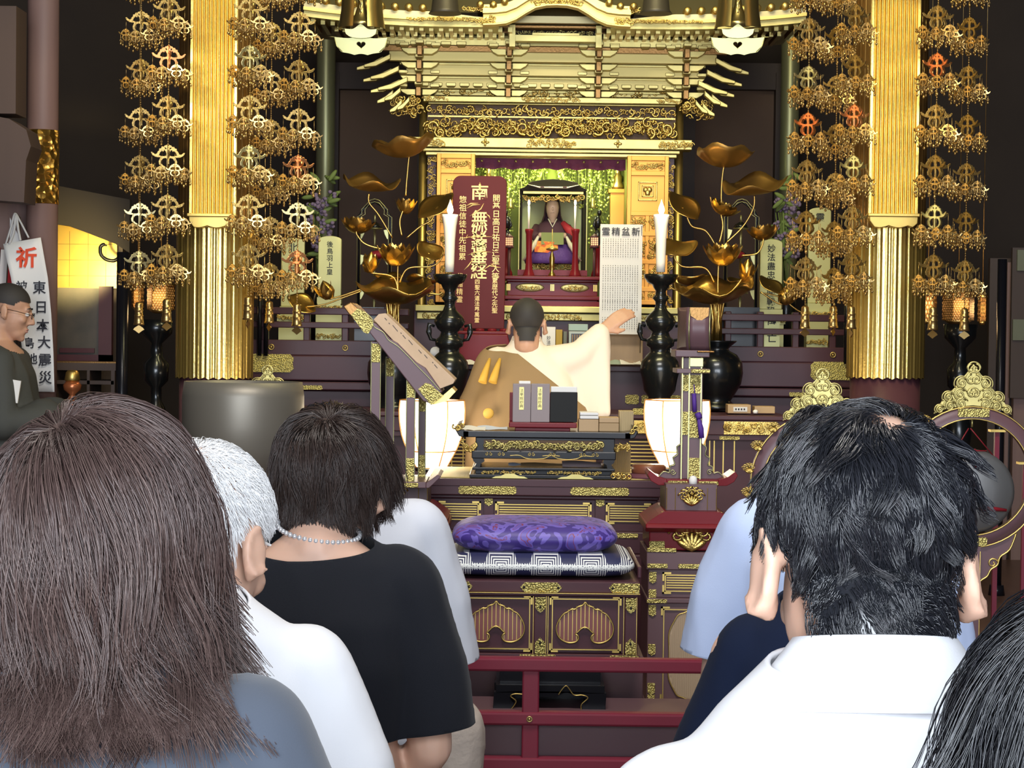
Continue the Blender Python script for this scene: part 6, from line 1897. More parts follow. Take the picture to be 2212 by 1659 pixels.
def cushion(name, lab, m, cx, yb, Y, hw, hd, h, puff, yo):
    g = G(name, lab, 'cushion', cx, yb, Y)
    k = g.k

    def fn(b):
        N, M_ = 48, 14

        def surf(u, v):
            a = u * 2 * PI
            ex = 5.0 if name == 'cushion' else 10.0
            ca, sa = math.cos(a), math.sin(a)
            rr = (abs(ca) ** ex + abs(sa) ** ex) ** (-1 / ex)
            t = v * PI
            q = abs(math.sin(t)) ** puff
            z = h / 2 - h / 2 * math.cos(t) * (abs(math.cos(t)) ** 0.15)
            return (hw * rr * ca * q, yo + hd * rr * sa * q, z - (0 if name == 'cushion' else h / 2))
        b.grid(surf, N, M_, True, True)
    o = g.part('body', m, fn, fix=True)
    if name != 'cushion':
        o.location = (0, 0, h / 2)
    return g


cushion('seat_pad', 'flat square pad of navy and white brocade on the priest seat', BROC, 1164, 1252, 5.6, 212 * kk, 0.235, 50 * kk, 0.22, 0.255)
cushion('cushion', 'puffed purple brocade cushion with flower pattern on the navy and white pad', PBRO, 1156, 1205, 5.63, 186 * kk, 0.20, 70 * kk, 0.36, 0.24)

# black footed stand before the seat
g = G('altar_step', 'wide mauve lacquer step behind the red railing carrying the black footstool', 'step', 1160, 1540, 5.36)
g.part('step', LACQ_MAUVE, lambda b: b.bb(-1.1, 1.1, 0.0, 0.24, g.floor(), 0.0), bevel=0.004)
g = G('black_footstool', 'low black lacquer footstool with gilt cloud line behind the red railing', 'footstool', 1186, 1538, 5.42)
k = g.k


def _fs(b):
    b.m = 0; g.bx(b, 1078, 1298, 1450, 1480, 0.03, 0.18); g.bx(b, 1070, 1306, 1480, 1496, 0.0, 0.2)
    P = [(1066, 1496), (1310, 1496), (1308, 1536), (1258, 1536), (1256, 1520), (1266, 1508), (1236, 1500), (1222, 1484 + 10), (1200, 1506), (1140, 1506), (1126, 1494), (1112, 1500), (1100, 1508), (1110, 1520), (1104, 1536), (1064, 1536)]
    b.prism([(g.x(x), g.z(y)) for x, y in P], 0.0, 0.03)
    b.m = 1
    b.tube(smooth_path([g.P(x, y, -0.003) for x, y in ((1256, 1532), (1256, 1520), (1270, 1506), (1258, 1500), (1240, 1500), (1230, 1488), (1222, 1480), (1212, 1490), (1206, 1500))], 4), 1.4 * k, 5)
    b.tube(smooth_path([g.P(x, y, -0.003) for x, y in ((1104, 1532), (1110, 1524), (1114, 1514)  , (1102, 1504), (1112, 1499), (1130, 1500))], 4), 1.4 * k, 5)
    b.m = 0; b.bb(g.x(1066), g.x(1308), 0.15, 0.2, g.z(1537), g.z(1496))


g.part('body', [LACQ_BLACK, GOLD], _fs, bevel=0.003)
g.part('foot_rail', GOLD, lambda b: g.bx(b, 1040, 1370, 1535, 1538, -0.02, 0.2))

# ================================================================== red railing
ry = 5.05
g = G('red_railing', 'low red lacquer railing with gilt stud in front of the altar area', 'railing', 1147, 1435, ry)
k = g.k
z0 = -g.o.z
for y0, y1 in ((1419, 1449), (1537, 1566), (1636, 1664)):
    g.part('rail', RAIL_RED, lambda b: b.bb(-2.2, 2.2, -0.02, 0.02, g.z(y1), g.z(y0)), bevel=0.006)
for j in range(-4, 5):
    g.part('post', RAIL_RED, lambda b: b.bb(j * 0.5 - 0.021, j * 0.5 + 0.021, -0.015, 0.015, z0, g.z(1420)), bevel=0.004)
g.part('stud', GOLD_PALE, lambda b: (b.torus(g.P(1145, 1551, -0.022), 5.5 * k, 1.5 * k, 14, 5), b.ball(g.P(1145, 1551, -0.021), (3.2 * k, 3 * k, 3.2 * k), 10, 6)))
g.part('panel', LACQ_MAUVE, lambda b: b.bb(-2.2, 2.2, 0.021, 0.028, z0, g.z(1560)))

# ================================================================== round framed gongs with scrolled crests
def crest(b, g, cx, base, W, y):
    k = g.k
    rows = [(0, [(-72, 9), (-50, 11), (-26, 13), (26, 13), (50, 11), (72, 9)]), (20, [(-54, 11), (-30, 14), (0, 12), (30, 14), (54, 11)]), (44, [(-26, 13), (26, 13)]), (50, [(0, 16)]), (74, [(0, 14)])]
    f = W / 84.0
    for dz, row in rows:
        for x, r in row:
            s = -1 if x < 0 else 1
            drop = (x / 75.0) ** 2 * 16
            c = (g.x(cx + x * f), g.z(base - (dz - drop + 8) * f))
            if x == 0:
                for q in (-1, 1): b.tube(spiral((c[0] + q * r * 0.3 * f * k, c[1]), r * 0.75 * f * k, 1.2, PI / 2, -q, 16, 0.2, y), 2.2 * f * k, 6)
                b.tube(spiral((c[0], c[1]), r * f * 1.05 * k, 0.5, 0.0, 1, 12, 1.0, y), 2.0 * f * k, 6)
            else:
                b.tube(spiral(c, r * f * k, 1.7, PI / 2 + s * 0.9, -s, 20, 0.15, y), 2.3 * f * k, 6)
                b.tube([(c[0] + (p[0] - c[0]) * 1.22, y + 0.004, c[1] + (p[2] - c[1]) * 1.22) for p in spiral(c, r * f * k, 0.55, PI / 2 + s * 1.2, -s, 12, 1.0, y)], 1.6 * f * k, 5)
    P = [(-84, -16), (-70, 6), (-60, 22), (-40, 40), (-30, 56), (-16, 70), (0, 92), (16, 70), (30, 56), (40, 40), (60, 22), (70, 6), (84, -16), (60, -6), (30, 0), (0, 3), (-30, 0), (-60, -6)]
    b.prism([(g.x(cx + x * f), g.z(base - z * f)) for x, z in P], y + 0.006, y + 0.012)


for cx, cyr, top, Y, gong, lab in ((2098, 1030, 880, 6.2, True, 'round mauve ring stand with gilt crest and hanging grey gong, far right'), (1772, 1045, 895, 6.3, False, 'round mauve ring stand with gilt crest, mostly hidden behind the near man\'s head'), (577, 1003, 872, 7.6, False, 'round ring stand whose gilt crest shows above the grey bowl, left')):
    g = G('gong_stand', lab, 'gong stand', cx, cyr, Y, 'ring stands with gilt crests')
    k = g.k
    f = 1.0 if Y < 7 else 0.86

    def ringm(b):
        b.m = 0
        b.lathe([(125 * f * k, -0.012), (152 * f * k, -0.012), (152 * f * k, 0.012), (125 * f * k, 0.012), (125 * f * k, -0.012)], 56, (0, 0, 0), Matrix.Rotation(-PI / 2, 3, 'X'))
        b.m = 1; b.torus((0, -0.013, 0), 126 * f * k, 1.6 * k, 56, 6); b.torus((0, -0.013, 0), 152 * f * k, 1.8 * k, 56, 6)
    g.part('ring', [LACQ_MAUVE, GOLD], ringm)
    g.part('crest', GOLD_PALE, lambda b: crest(b, g, cx, cyr - 152 * f, 84 * f, -0.012))
    g.part('ring_fitting', GOLD_ENGR, lambda b: (gilt_plate(b, g, cx - 34 * f, cx + 34 * f, cyr - 148 * f, cyr - 130 * f, -0.016, 0.3), gilt_plate(b, g, cx - 34 * f, cx + 34 * f, cyr + 130 * f, cyr + 148 * f, -0.016, 0.3)))
    g.part('post', [LACQ_MAUVE, GOLD], lambda b: (b.bb(-20 * k, 20 * k, -0.02, 0.02, g.floor() + 0.05, -150 * f * k), b.bb(-90 * k, 90 * k, -0.1, 0.1, g.floor(), g.floor() + 0.05), setattr(b, 'm', 1), [b.bb(s * 19 * k - .001, s * 19 * k + .001, -0.022, -0.019, g.floor() + 0.05, -160 * k) for s in (-1, 1)]))
    if Y < 7:
        for s in (-1, 1):
            P = [(20, 240), (22, 225), (36, 215), (44, 200), (58, 190), (64, 172), (84, 156), (98, 120), (60, 140), (20, 150)]
            g.part('scroll_bracket', [LACQ_MAUVE, GOLD], lambda b: (b.prism([(s * x * k, -z * k) for x, z in P], -0.008, 0.008), setattr(b, 'm', 1), b.tube(smooth_path([(s * x * k, -0.01, -z * k) for x, z in P[:8]], 4), 2.2 * k, 6), b.tube(spiral((s * 48 * k, -186 * k), 12 * k, 1.2, 0, s, 14, 0.2, -0.01), 2.0 * k, 6)))
        g.part('inscription', GOLD_PALE, lambda b: (write(b, '海長阿閣五沙', 8 * k, -215 * k, 13 * k, -0.022), write(b, '佛檀宗佛書壹基施', -9 * k, -215 * k, 13 * k, -0.022)))
        for q in range(7):
            a = PI / 2 + (q + 2.2) * 0.33
            g.part('ring_leaf', GOLD_CARVE, lambda b: lotus_orn(b, g, cx + 158 * math.cos(a), cyr - 158 * math.sin(a), 20, -0.008))
    if gong:
        g.part('hook', GOLD_PALE, lambda b: b.tube([(0, 0, 125 * k), (0, 0, 108 * k)], 2 * k, 6))
        gg = G('hanging_gong', 'grey metal gong disc hung by red cords in the far right ring stand', 'gong', 2102, 1062, Y)
        gg.part('disc', mat('gong_grey', (0.14, 0.14, 0.14), 0.42, 0.6, noise=(6, (0.19, 0.19, 0.19), (1, 1, 1), 0.3)), lambda b: b.lathe([(0, -0.028), (40 * k, -0.026), (80 * k, -0.014), (89 * k, -0.004), (91 * k, 0.02), (88 * k, 0.03), (80 * k, 0.005), (0, -0.01)], 40, (0, 0, 0), Matrix.Rotation(PI / 2, 3, 'X') @ Matrix.Rotation(PI, 3, 'X') if False else Matrix.Rotation(-PI / 2, 3, 'X')))
        gg.part('cord', LACQ_RED, lambda b: (b.tube([gg.P(2090, 925, 0), gg.P(2056, 985, 0.005)], 1.4 * k, 5), b.tube([gg.P(2094, 925, 0), gg.P(2146, 985, 0.005)], 1.4 * k, 5), b.tube([gg.P(2098, 968, -0.035), gg.P(2100, 1010, -0.036)], 3 * k, 6), b.tube([gg.P(2080, 972, -0.034), gg.P(2124, 972, -0.034)], 1.6 * k, 6)))
        gg.part('striker', LACQ_RED, lambda b: b.tube([gg.P(2108, 1098, -0.04), gg.P(2135, 1096, -0.045), gg.P(2168, 1099, -0.04)], [3 * k, 5.5 * k, 3 * k], 8))
# red poles right of the gong
for i, (x0, y0, y1) in enumerate(((2143, 930, 1500), (2205, 1000, 1500))):
    g = G('red_pole', ['slender red pole standing behind the grey gong', 'red pole at the right edge with gilt cap'][i], 'pole', x0, y1, 6.6, 'red poles')
    g.part('pole', RAIL_RED, lambda b: b.bb(-5 * g.k, 5 * g.k, -0.008, 0.008, g.floor(), (y1 - y0) * g.k))
    g.part('cap', GOLD, lambda b: b.bb(-16 * g.k, 16 * g.k, -0.02, 0.02, (y1 - y0) * g.k, (y1 - y0 + 5) * g.k))

# ================================================================== great grey bowl, left
g = G('bronze_bowl', 'great dull grey bronze singing bowl left of the tilted lectern', 'bowl', 524, 1045, 7.0)
k = g.k
g.part('bowl', mat('bowl_grey', (0.17, 0.155, 0.125), 0.45, 0.5, noise=(2.5, (0.22, 0.20, 0.165), (1, 1, 1), 0.3)), lambda b: b.lathe([(0, 0), (60 * k, 6 * k), (100 * k, 34 * k), (122 * k, 80 * k), (131 * k, 130 * k), (131 * k, 190 * k), (127 * k, 221 * k), (121 * k, 221 * k), (124 * k, 190 * k), (118 * k, 90 * k), (0, 20 * k)], 48))
CLOTH_BR = mat('cushion_brown_gilt', (0.28, 0.16, 0.05), 0.7, bump=('voronoi', 30, 0.8, 0.01))
g = G('bowl_cushion', 'round brown gold patterned cushion under the great bowl', 'cushion', 524, 1052, 7.0)
g.part('cushion', CLOTH_BR, lambda b: b.lathe([(0, -44 * k), (90 * k, -42 * k), (112 * k, -24 * k), (98 * k, -2 * k), (60 * k, 8 * k), (0, 8 * k)], 32))
g = G('bowl_stand', 'low dark stand carrying the cushion of the great bowl', 'stand', 524, 1096, 7.0)
g.part('stand', LACQ, lambda b: b.lathe([(110 * k, g.floor()), (105 * k, -20 * k), (118 * k, 0)], 8))
# ================================================================== left side of the hall
g = G('gold_leaf_wall', 'gold leaf wall panel lit by a lamp, left of the left pillar', 'panel', 183, 620, 11.2)
k = g.k
GLEAF = mat('gold_leaf_squares', (0.82, 0.55, 0.14), 0.36, 0.85, noise=(5, (0.74, 0.48, 0.10), (1, 1, 1), 0.2))


def _gp(b):
    b.m = 0; b.prism([(g.x(x), g.z(y)) for x, y in ((112, 622), (112, 484), (150, 490), (252, 526), (252, 622))], 0, 0.03)
    b.m = 1
    for x in (150, 190, 228): g.bx(b, x - .4, x + .4, 500, 620, -0.002, 0)
    for y in (528, 562, 596): g.bx(b, 114, 250, y - .4, y + .4, -0.002, 0)


g.part('panel', [GLEAF, GOLD_DARK], _gp)
g.part('support', TIMBER, lambda b: b.bb(g.x(108), g.x(262), 0.03, 0.10, g.floor(), g.z(484)))
lamp('panel_lamp', 'SPOT', (at(150, 560, 10.4).x, 10.4, at(150, 590, 10.4).z), at(150, 535, 11.2), 55, (1.0, 0.78, 0.3), 0.03, spot=75, blend=0.9)
g = G('roof_beam', 'dark slanting carved beam end above the lit gold panel', 'beam', 180, 470, 11.0)
g.part('beam', DARK, lambda b: b.prism([(g.x(x), g.z(y)) for x, y in ((112, 484), (112, 400), (280, 430), (280, 545), (250, 526), (150, 488))], 0, 0.06))
g.part('scroll', LACQ_BLACK, lambda b: b.tube(smooth_path([g.P(x, y, -0.01) for x, y in ((232, 530), (224, 528), (218, 535), (220, 550), (232, 560), (248, 562), (258, 556))]), [g.k * 2] * 4 + [g.k * 4] * 33, 7))
g = G('dark_painting', 'dark framed painting below the lit gold panel', 'painting', 180, 775, 10.83)
g.part('canvas', mat('painting_dark', (0.03, 0.028, 0.022), 0.5, noise=(9, (0.075, 0.06, 0.045), (1, 1, 1), 0.25)), lambda b: g.bx(b, 118, 236, 622, 770, 0, 0.02))
g.part('frame', LACQ, lambda b: (g.bx(b, 112, 120, 618, 782, -0.02, 0.03), g.bx(b, 214, 242, 618, 782, -0.02, 0.03), g.bx(b, 112, 242, 766, 782, -0.02, 0.03), g.bx(b, 130, 205, 752, 762, -0.02, 0.0)))
g = G('side_shelf', 'dark wooden side shelf under the dark painting', 'shelf', 180, 790, 10.6)
g.part('shelf', [TIMBER, GOLD_DARK], lambda b: (g.bx(b, 112, 250, 784, 800, 0, 0.3), b.bb(g.x(116), g.x(122), 0, 0.3, g.floor(), g.z(800)), b.bb(g.x(188), g.x(194), 0, 0.3, g.floor(), g.z(800)), b.bb(g.x(240), g.x(248), 0, 0.3, g.floor(), g.z(800)), g.bx(b, 116, 246, 822, 830, 0, 0.3), setattr(b, 'm', 1), g.bx(b, 112, 250, 781, 784, 0, 0.3)))
g = G('gilt_jar', 'small red and gold lidded jar before the side shelf, left', 'jar', 156, 860, 9.9)
k = g.k
g.part('jar', mat('jar_red_gold', (0.50, 0.16, 0.06), 0.3, 0.6), lambda b: b.lathe([(8 * k, g.floor(0.9)), (10 * k, 0), (6 * k, 8 * k), (18 * k, 18 * k), (20 * k, 28 * k), (14 * k, 36 * k)], 18))
g.part('lid', GOLD, lambda b: b.lathe([(14 * k, 36 * k), (17 * k, 40 * k), (14 * k, 56 * k), (10 * k, 60 * k), (0, 61 * k)], 16))
g.part('pedestal', TIMBER, lambda b: b.bb(-14 * k, 14 * k, -0.05, 0.05, g.floor(), g.floor(0.9)))
for x, lab in ((263, 'glossy black square post left of the outermost left garland'), (2160, 'glossy black post right of the outermost right garland')):
    g = G('black_post', lab, 'post', x, 860, 9.9, 'glossy black posts')
    k = g.k
    g.part('post', LACQ_BLACK, lambda b: b.tube([(0, 0, g.floor()), (0, 0, g.z(545 if x < 1000 else 560))], 13 * k if x < 1000 else 10 * k, 16))
    g.part('foot', LACQ_BLACK, lambda b: b.lathe([(18 * k, g.floor()), (15 * k, g.floor() + 0.05)], 16))
WARML = mat('lattice_glow', (0.9, 0.6, 0.25), 0.7, emit=(1.0, 0.60, 0.22), estr=1.3)
for cx, cy, w_, h, Y, lab in ((348, 643, 28, 26, 10.2, 'orange glowing hanging lattice lantern behind the left garlands'), (298, 640, 12, 24, 10.4, 'narrow orange lattice lantern left of the larger glowing one'), (2070, 662, 32, 30, 10.2, 'bright hanging lattice lantern behind the far right garlands'), (2004, 664, 18, 28, 10.4, 'orange lattice lantern beside the right pillar'), (2122, 668, 9, 26, 10.4, 'narrow orange lattice lantern right of the bright one')):
    g = G('lattice_lantern', lab, 'lantern', cx, cy, Y, 'glowing lattice lanterns')
    k = g.k
    n = 6
    g.part('glow', WARML, lambda b: b.lathe([(w_ * 0.85 * k, -h * k), (w_ * k, h * 0.2 * k), (w_ * 0.9 * k, h * k)], n))

    def lat(b):
        for i in range(n):
            a0, a1 = 2 * PI * i / n, 2 * PI * (i + 1) / n
            m = max(3, int(w_ / 5))
            R = w_ * 1.04 * k
            P0, P1 = Vector((R * math.cos(a0), R * math.sin(a0), 0)), Vector((R * math.cos(a1), R * math.sin(a1), 0))
            for j in range(-m, 2 * m + 1):
                for sg in (-1, 1):
                    u0, u1 = j / m, j / m + sg * 1.0
                    z0_, z1_ = -h, h
                    pts = []
                    for t in (0, 1):
                        u = u0 + (u1 - u0) * t; z = z0_ + (z1_ - z0_) * t
                        pts.append([u, z])
                    (ua, za), (ub, zb) = pts
                    if max(ua, ub) <= 0 or min(ua, ub) >= 1: continue
                    def clip(u, z, o_u, o_z, lim):
                        t = (lim - u) / (o_u - u); return lim, z + (o_z - z) * t
                    if ua < 0: ua, za = clip(ua, za, ub, zb, 0)
                    if ua > 1: ua, za = clip(ua, za, ub, zb, 1)
                    if ub < 0: ub, zb = clip(ub, zb, ua, za, 0)
                    if ub > 1: ub, zb = clip(ub, zb, ua, za, 1)
                    b.tube([P0 + (P1 - P0) * ua + Vector((0, 0, za * k)), P0 + (P1 - P0) * ub + Vector((0, 0, zb * k))], 1.5 * k, 4, cap=False)
    g.part('lattice', GOLD_DARK, lat)
    g.part('roof', BRONZE, lambda b: (b.lathe([(w_ * 1.35 * k, h * k), (w_ * 0.7 * k, (h + 10) * k), (w_ * 0.2 * k, (h + 22) * k), (0, (h + 26) * k)], n), b.lathe([(w_ * 0.6 * k, -(h + 8) * k), (w_ * 1.0 * k, -h * k)], n), b.tube([(0, 0, (h + 24) * k), (0, 0, 5.19 - g.o.z)], 0.8 * k, 5)))
    lamp('lattice_light', 'POINT', g.o + Vector((0, -0.12, 0)), None, 1.2, (1.0, 0.65, 0.3), 0.04)
for x, yt, yb, Y, lab in ((335, 690, 1100, 9.6, 'tall black vase shaped floor lantern base below the left lattice lantern'), (2068, 700, 1100, 9.6, 'tall black vase shaped lantern base behind the far right gong crest')):
    g = G('lantern_base', lab, 'stand', x, yb, Y, 'black lantern bases')
    k = g.k
    pr = [(44, 0), (40, 20), (20, 40), (16, 120), (20, 170), (14, 190), (13, 210), (24, 225), (28, 250), (20, 275), (12, 285), (12, 305), (26, 315), (28, 340), (14, 350), (12, 370), (34, 385), (36, 405)]
    f = (g.z(yt) - g.floor()) / 405
    g.part('base', BRONZE_BLACK, lambda b: b.lathe([(r * k, g.floor() + z * f) for r, z in pr], 20))

# paper banner and rope at the far left
g = G('prayer_banner', 'white paper prayer banner with red 祈 and black writing at the far left', 'banner', 62, 840, 9.75)
k = g.k
BAN = [(5, 528), (30, 520), (68, 512), (86, 514), (94, 545), (102, 600), (110, 680), (115, 760), (118, 846), (96, 850), (70, 846), (54, 760), (38, 660), (20, 590)]


def _bn(b):
    L = [(5, 528), (22, 600), (36, 680), (48, 760), (58, 846)]
    R = [(86, 513), (102, 600), (110, 680), (115, 760), (118, 846)]

    def fn(u, v):
        i = min(int(v * 4), 3); t = v * 4 - i
        xl = L[i][0] + (L[i + 1][0] - L[i][0]) * t; yl = L[i][1] + (L[i + 1][1] - L[i][1]) * t
        xr = R[i][0] + (R[i + 1][0] - R[i][0]) * t; yr = R[i][1] + (R[i + 1][1] - R[i][1]) * t
        return g.P(xl + (xr - xl) * u, yl + (yr - yl) * u, 0.02 * math.sin(u * PI) * v)
    b.grid(fn, 10, 16)


o = g.part('paper', PAPER, _bn); o.modifiers.new('t', 'SOLIDIFY').thickness = 0.002
g.part('red_character', INK_RED, lambda b: write(b, '祈', g.x(56), g.z(533), 46 * k, -0.008, bold=0.025))


def _bw(b):
    for i, (ch, x, y) in enumerate((('東', 84, 606), ('日', 88, 648), ('本', 92, 688), ('大', 95, 724), ('震', 97, 762), ('災', 98, 800))):
        write(b, ch, g.x(x), g.z(y), 29 * k, -0.004, bold=0.014)
    for ch, x, y in (('被', 46, 606), ('島', 61, 728), ('地', 68, 762)):
        write(b, ch, g.x(x), g.z(y), 25 * k, -0.004 if y < 700 else 0.004, bold=0.012)


g.part('black_writing', INK, _bw)
g.part('rope', PAPER_GREY, lambda b: (b.tube(smooth_path([g.P(x, y, 0.0) for x, y in ((10, 530), (22, 490), (30, 462), (42, 480), (60, 514))]), 2.2 * k, 6), b.tube(smooth_path([g.P(x, y, 0.0) for x, y in ((18, 528), (28, 500), (32, 466), (38, 500), (42, 520))]), 3 * k, 6)))
o = g.part('streamer', PAPER_GREY, lambda b: b.grid(lambda u, v: g.P(18 + 26 * u * v, 470 + 55 * v, 0.01), 3, 3))
g.part('pole', TIMBER, lambda b: b.tube([g.P(30, 462, 0.02), g.P(34, 470, 0.05), (g.x(30), 0.05, g.floor())], 3 * k, 6))
g = G('red_white_cloth', 'strip of red and white cloth hanging at the left edge behind the banner', 'cloth', 5, 640, 9.95)
k = g.k
g.part('cloth', [mat('cloth_red', (0.55, 0.03, 0.04), 0.8), PAPER], lambda b: [setattr(b, 'm', i % 2) or b.grid(lambda u, v: g.P(-30 + 18 * i + 18 * u - 6 * v + 12, 535 + 110 * v + 4 * i, 0.015 * math.sin(u * PI + i)), 4, 8) for i in range(3)])
g.part('cloth_rod', TIMBER, lambda b: (b.tube([g.P(-40, 535, 0.02), g.P(24, 545, 0.02)], 2 * k, 6), b.tube([g.P(-20, 538, 0.03), (g.x(-20), 0.03, g.floor())], 3 * k, 6)))
# pale cloth / timber end at far left edge above the banner
S('beam_left_pale', lambda b: b.prism([(at(x, y, 9.9).x, at(x, y, 9.9).z) for x, y in ((-40, 425), (60, 440), (66, 470), (66, 560), (-40, 560))], 9.98, 10.02), TIMBER_MAUVE)
# right background: dark timber door frame and panel
S('door_1', lambda b: [b.bb(at(x0, 500, 11.5).x, at(x1, 500, 11.5).x, 11.5, 11.56, FLZ, at(0, 540, 11.5).z) for x0, x1 in ((2178, 2186), (2196, 2230))], [TIMBER_MAUVE])
S('trim_1', lambda b: b.bb(at(2140, 500, 11.6).x, at(2300, 500, 11.6).x, 11.6, 11.64, FLZ, at(0, 530, 11.5).z), TIMBER)
g = G('hanging_scroll', 'pale vertical scroll in the dark at the right edge', 'scroll', 2205, 720, 11.4)
g.part('scroll', mat('scroll_grey_green', (0.16, 0.17, 0.12), 0.8), lambda b: (g.bx(b, 2195, 2222, 540, 585, 0, 0.02), g.bx(b, 2188, 2212, 690, 735, 0, 0.02)))
g.part('backing', TIMBER, lambda b: g.bx(b, 2186, 2224, 535, 860, 0.02, 0.05))
# hanging dark bells in the dark above the roof
for cx, lab in ((700 + 1070 / 4.096, 'dim dark hanging bell above the roof, left of the gable'), (1180 + 970 / 4.096, 'dim dark hanging bell above the roof, right of the gable')):
    g = G('dark_bell', lab, 'bell', cx, 30, 9.6, 'dim hanging bells')
    k = g.k
    g.part('bell', mat('bell_dim_%d' % cx, (0.06, 0.05, 0.035), 0.5, 0.4), lambda b: (b.lathe([(36 * k, 0), (30 * k, 8 * k), (24 * k, 60 * k), (14 * k, 80 * k), (0, 84 * k)], 20), b.tube([(0, 0, 82 * k), (0, 0, 5.19 - g.o.z)], 2 * k, 6)))
# ================================================================== people
from mathutils import noise as mnoise
SKIN = mat('skin', (0.62, 0.38, 0.27), 0.5, sss=0.15, noise=(18, (0.66, 0.41, 0.30), (1, 1, 1), 0.3))
SKIN_DEEP = mat('skin_tanned', (0.52, 0.29, 0.19), 0.5, sss=0.12)
EYE_W = mat('eye_white', (0.8, 0.78, 0.75), 0.3)
LIP = mat('lips', (0.50, 0.22, 0.18), 0.5)
H_BLACK = mat('hair_black', (0.008, 0.009, 0.012), 0.24, spec=0.8, var=(0.018, 0.019, 0.024))
H_BROWN = mat('hair_brown', (0.050, 0.028, 0.025), 0.36, spec=0.8, var=(0.115, 0.075, 0.064))
H_DARKBROWN = mat('hair_dark_brown', (0.022, 0.014, 0.012), 0.36, spec=0.5, var=(0.052, 0.034, 0.028))
H_WHITE = mat('hair_white', (0.80, 0.80, 0.80), 0.45, spec=0.5, var=(0.92, 0.92, 0.92))
CL_WHITE = mat('cloth_white', (0.82, 0.83, 0.86), 0.9, bump=('noise', 500, 0.15, 0.001))
CL_TEE = mat('cloth_pale', (0.58, 0.60, 0.66), 0.9, bump=('noise', 500, 0.15, 0.001))
CL_BLUE = mat('cloth_light_blue', (0.44, 0.52, 0.72), 0.9, bump=('noise', 500, 0.15, 0.001))
CL_BLACK = mat('cloth_black', (0.011, 0.012, 0.016), 0.9, spec=0.15, sheen=0.06, bump=('noise', 700, 0.3, 0.001))
CL_NAVY = mat('cloth_navy', (0.006, 0.010, 0.026), 0.9, spec=0.1, sheen=0.02, bump=('noise', 600, 0.2, 0.001))
CL_SLATE = mat('cloth_slate', (0.050, 0.062, 0.085), 0.9, sheen=0.2, bump=('noise', 600, 0.2, 0.001))
CL_KHAKI = mat('cloth_khaki', (0.46, 0.39, 0.33), 0.9, bump=('noise', 40, 0.3, 0.01))
CL_DARK = mat('cloth_dark_trousers', (0.03, 0.03, 0.035), 0.9)
ROBE_GREY = mat('robe_grey', (0.060, 0.062, 0.055), 0.85)
ROBE_CREAM = mat('robe_cream', (0.78, 0.68, 0.58), 0.85, bump=('noise', 300, 0.15, 0.001))
ROBE_KESA = mat('robe_tan', (0.26, 0.165, 0.075), 0.8, bump=('noise', 200, 0.2, 0.002))
SHAVED = mat('hair_shaved', (0.030, 0.026, 0.024), 0.7, bump=('noise', 500, 0.3, 0.001))
SHOE = mat('sock_dark', (0.03, 0.03, 0.03), 0.8)


def limb(b, pts, rs, n=12):
    b.tube(pts, rs, n)
    for p, r in zip(pts, rs): b.ball(p, r, n, 8)


def vox(b, size, it=6, fac=0.5):
    """union of the collected closed shapes as one continuous skin"""
    me = bpy.data.meshes.new('tmp'); me.from_pydata(b.v, [], b.f); me.update()
    o = bpy.data.objects.new('tmp', me); COL.objects.link(o)
    r = o.modifiers.new('r', 'REMESH'); r.mode = 'VOXEL'; r.voxel_size = size
    s = o.modifiers.new('s', 'SMOOTH'); s.iterations = it; s.factor = fac
    dg = bpy.context.evaluated_depsgraph_get()
    m2 = bpy.data.meshes.new_from_object(o.evaluated_get(dg))
    bpy.data.objects.remove(o); bpy.data.meshes.remove(me)
    return m2


def link_mesh(me, name, m, parent):
    me.name = name
    me.materials.clear()
    for q in (m if isinstance(m, (list, tuple)) else [m]): me.materials.append(q)
    me.polygons.foreach_set('use_smooth', [True] * len(me.polygons))
    o = bpy.data.objects.new(name, me); COL.objects.link(o); o.parent = parent
    return o


def cut(me, cuts):
    """open a garment: remove what lies beyond each plane, near its point"""
    bm = bmesh.new(); bm.from_mesh(me)
    for p, n, R in cuts:
        p = Vector(p); n = Vector(n).normalized()
        vs = [v for v in bm.verts if (v.co - p).length < R]
        S_ = set(vs)
        fs = [f for f in bm.faces if any(v in S_ for v in f.verts)]
        es = list({e for f in fs for e in f.edges}); vv = list({v for f in fs for v in f.verts})
        bmesh.ops.bisect_plane(bm, geom=vv + es + fs, plane_co=p, plane_no=n, clear_outer=True)
    bm.to_mesh(me); bm.free(); me.update()


def folds(me, amp, sc, seed=0.0, zst=0.35):
    n = len(me.vertices)
    co = np.empty(n * 3); me.vertices.foreach_get('co', co); co = co.reshape(-1, 3)
    no = np.empty(n * 3); me.vertices.foreach_get('normal', no); no = no.reshape(-1, 3)
    d = np.empty(n)
    for i in range(n):
        x, y, z = co[i]
        a = mnoise.noise((x * sc + z * sc * 0.35 + seed, y * sc, z * sc * zst + seed * 2))
        c = mnoise.noise((x * sc * 2.3 - z * sc * 0.8, y * sc * 2.3 + seed, z * sc * 0.9))
        d[i] = amp * ((1 - abs(a) * 2.2) * 0.8 + c * 0.35)
    co = co + no * d[:, None]
    me.vertices.foreach_set('co', co.ravel()); me.update()


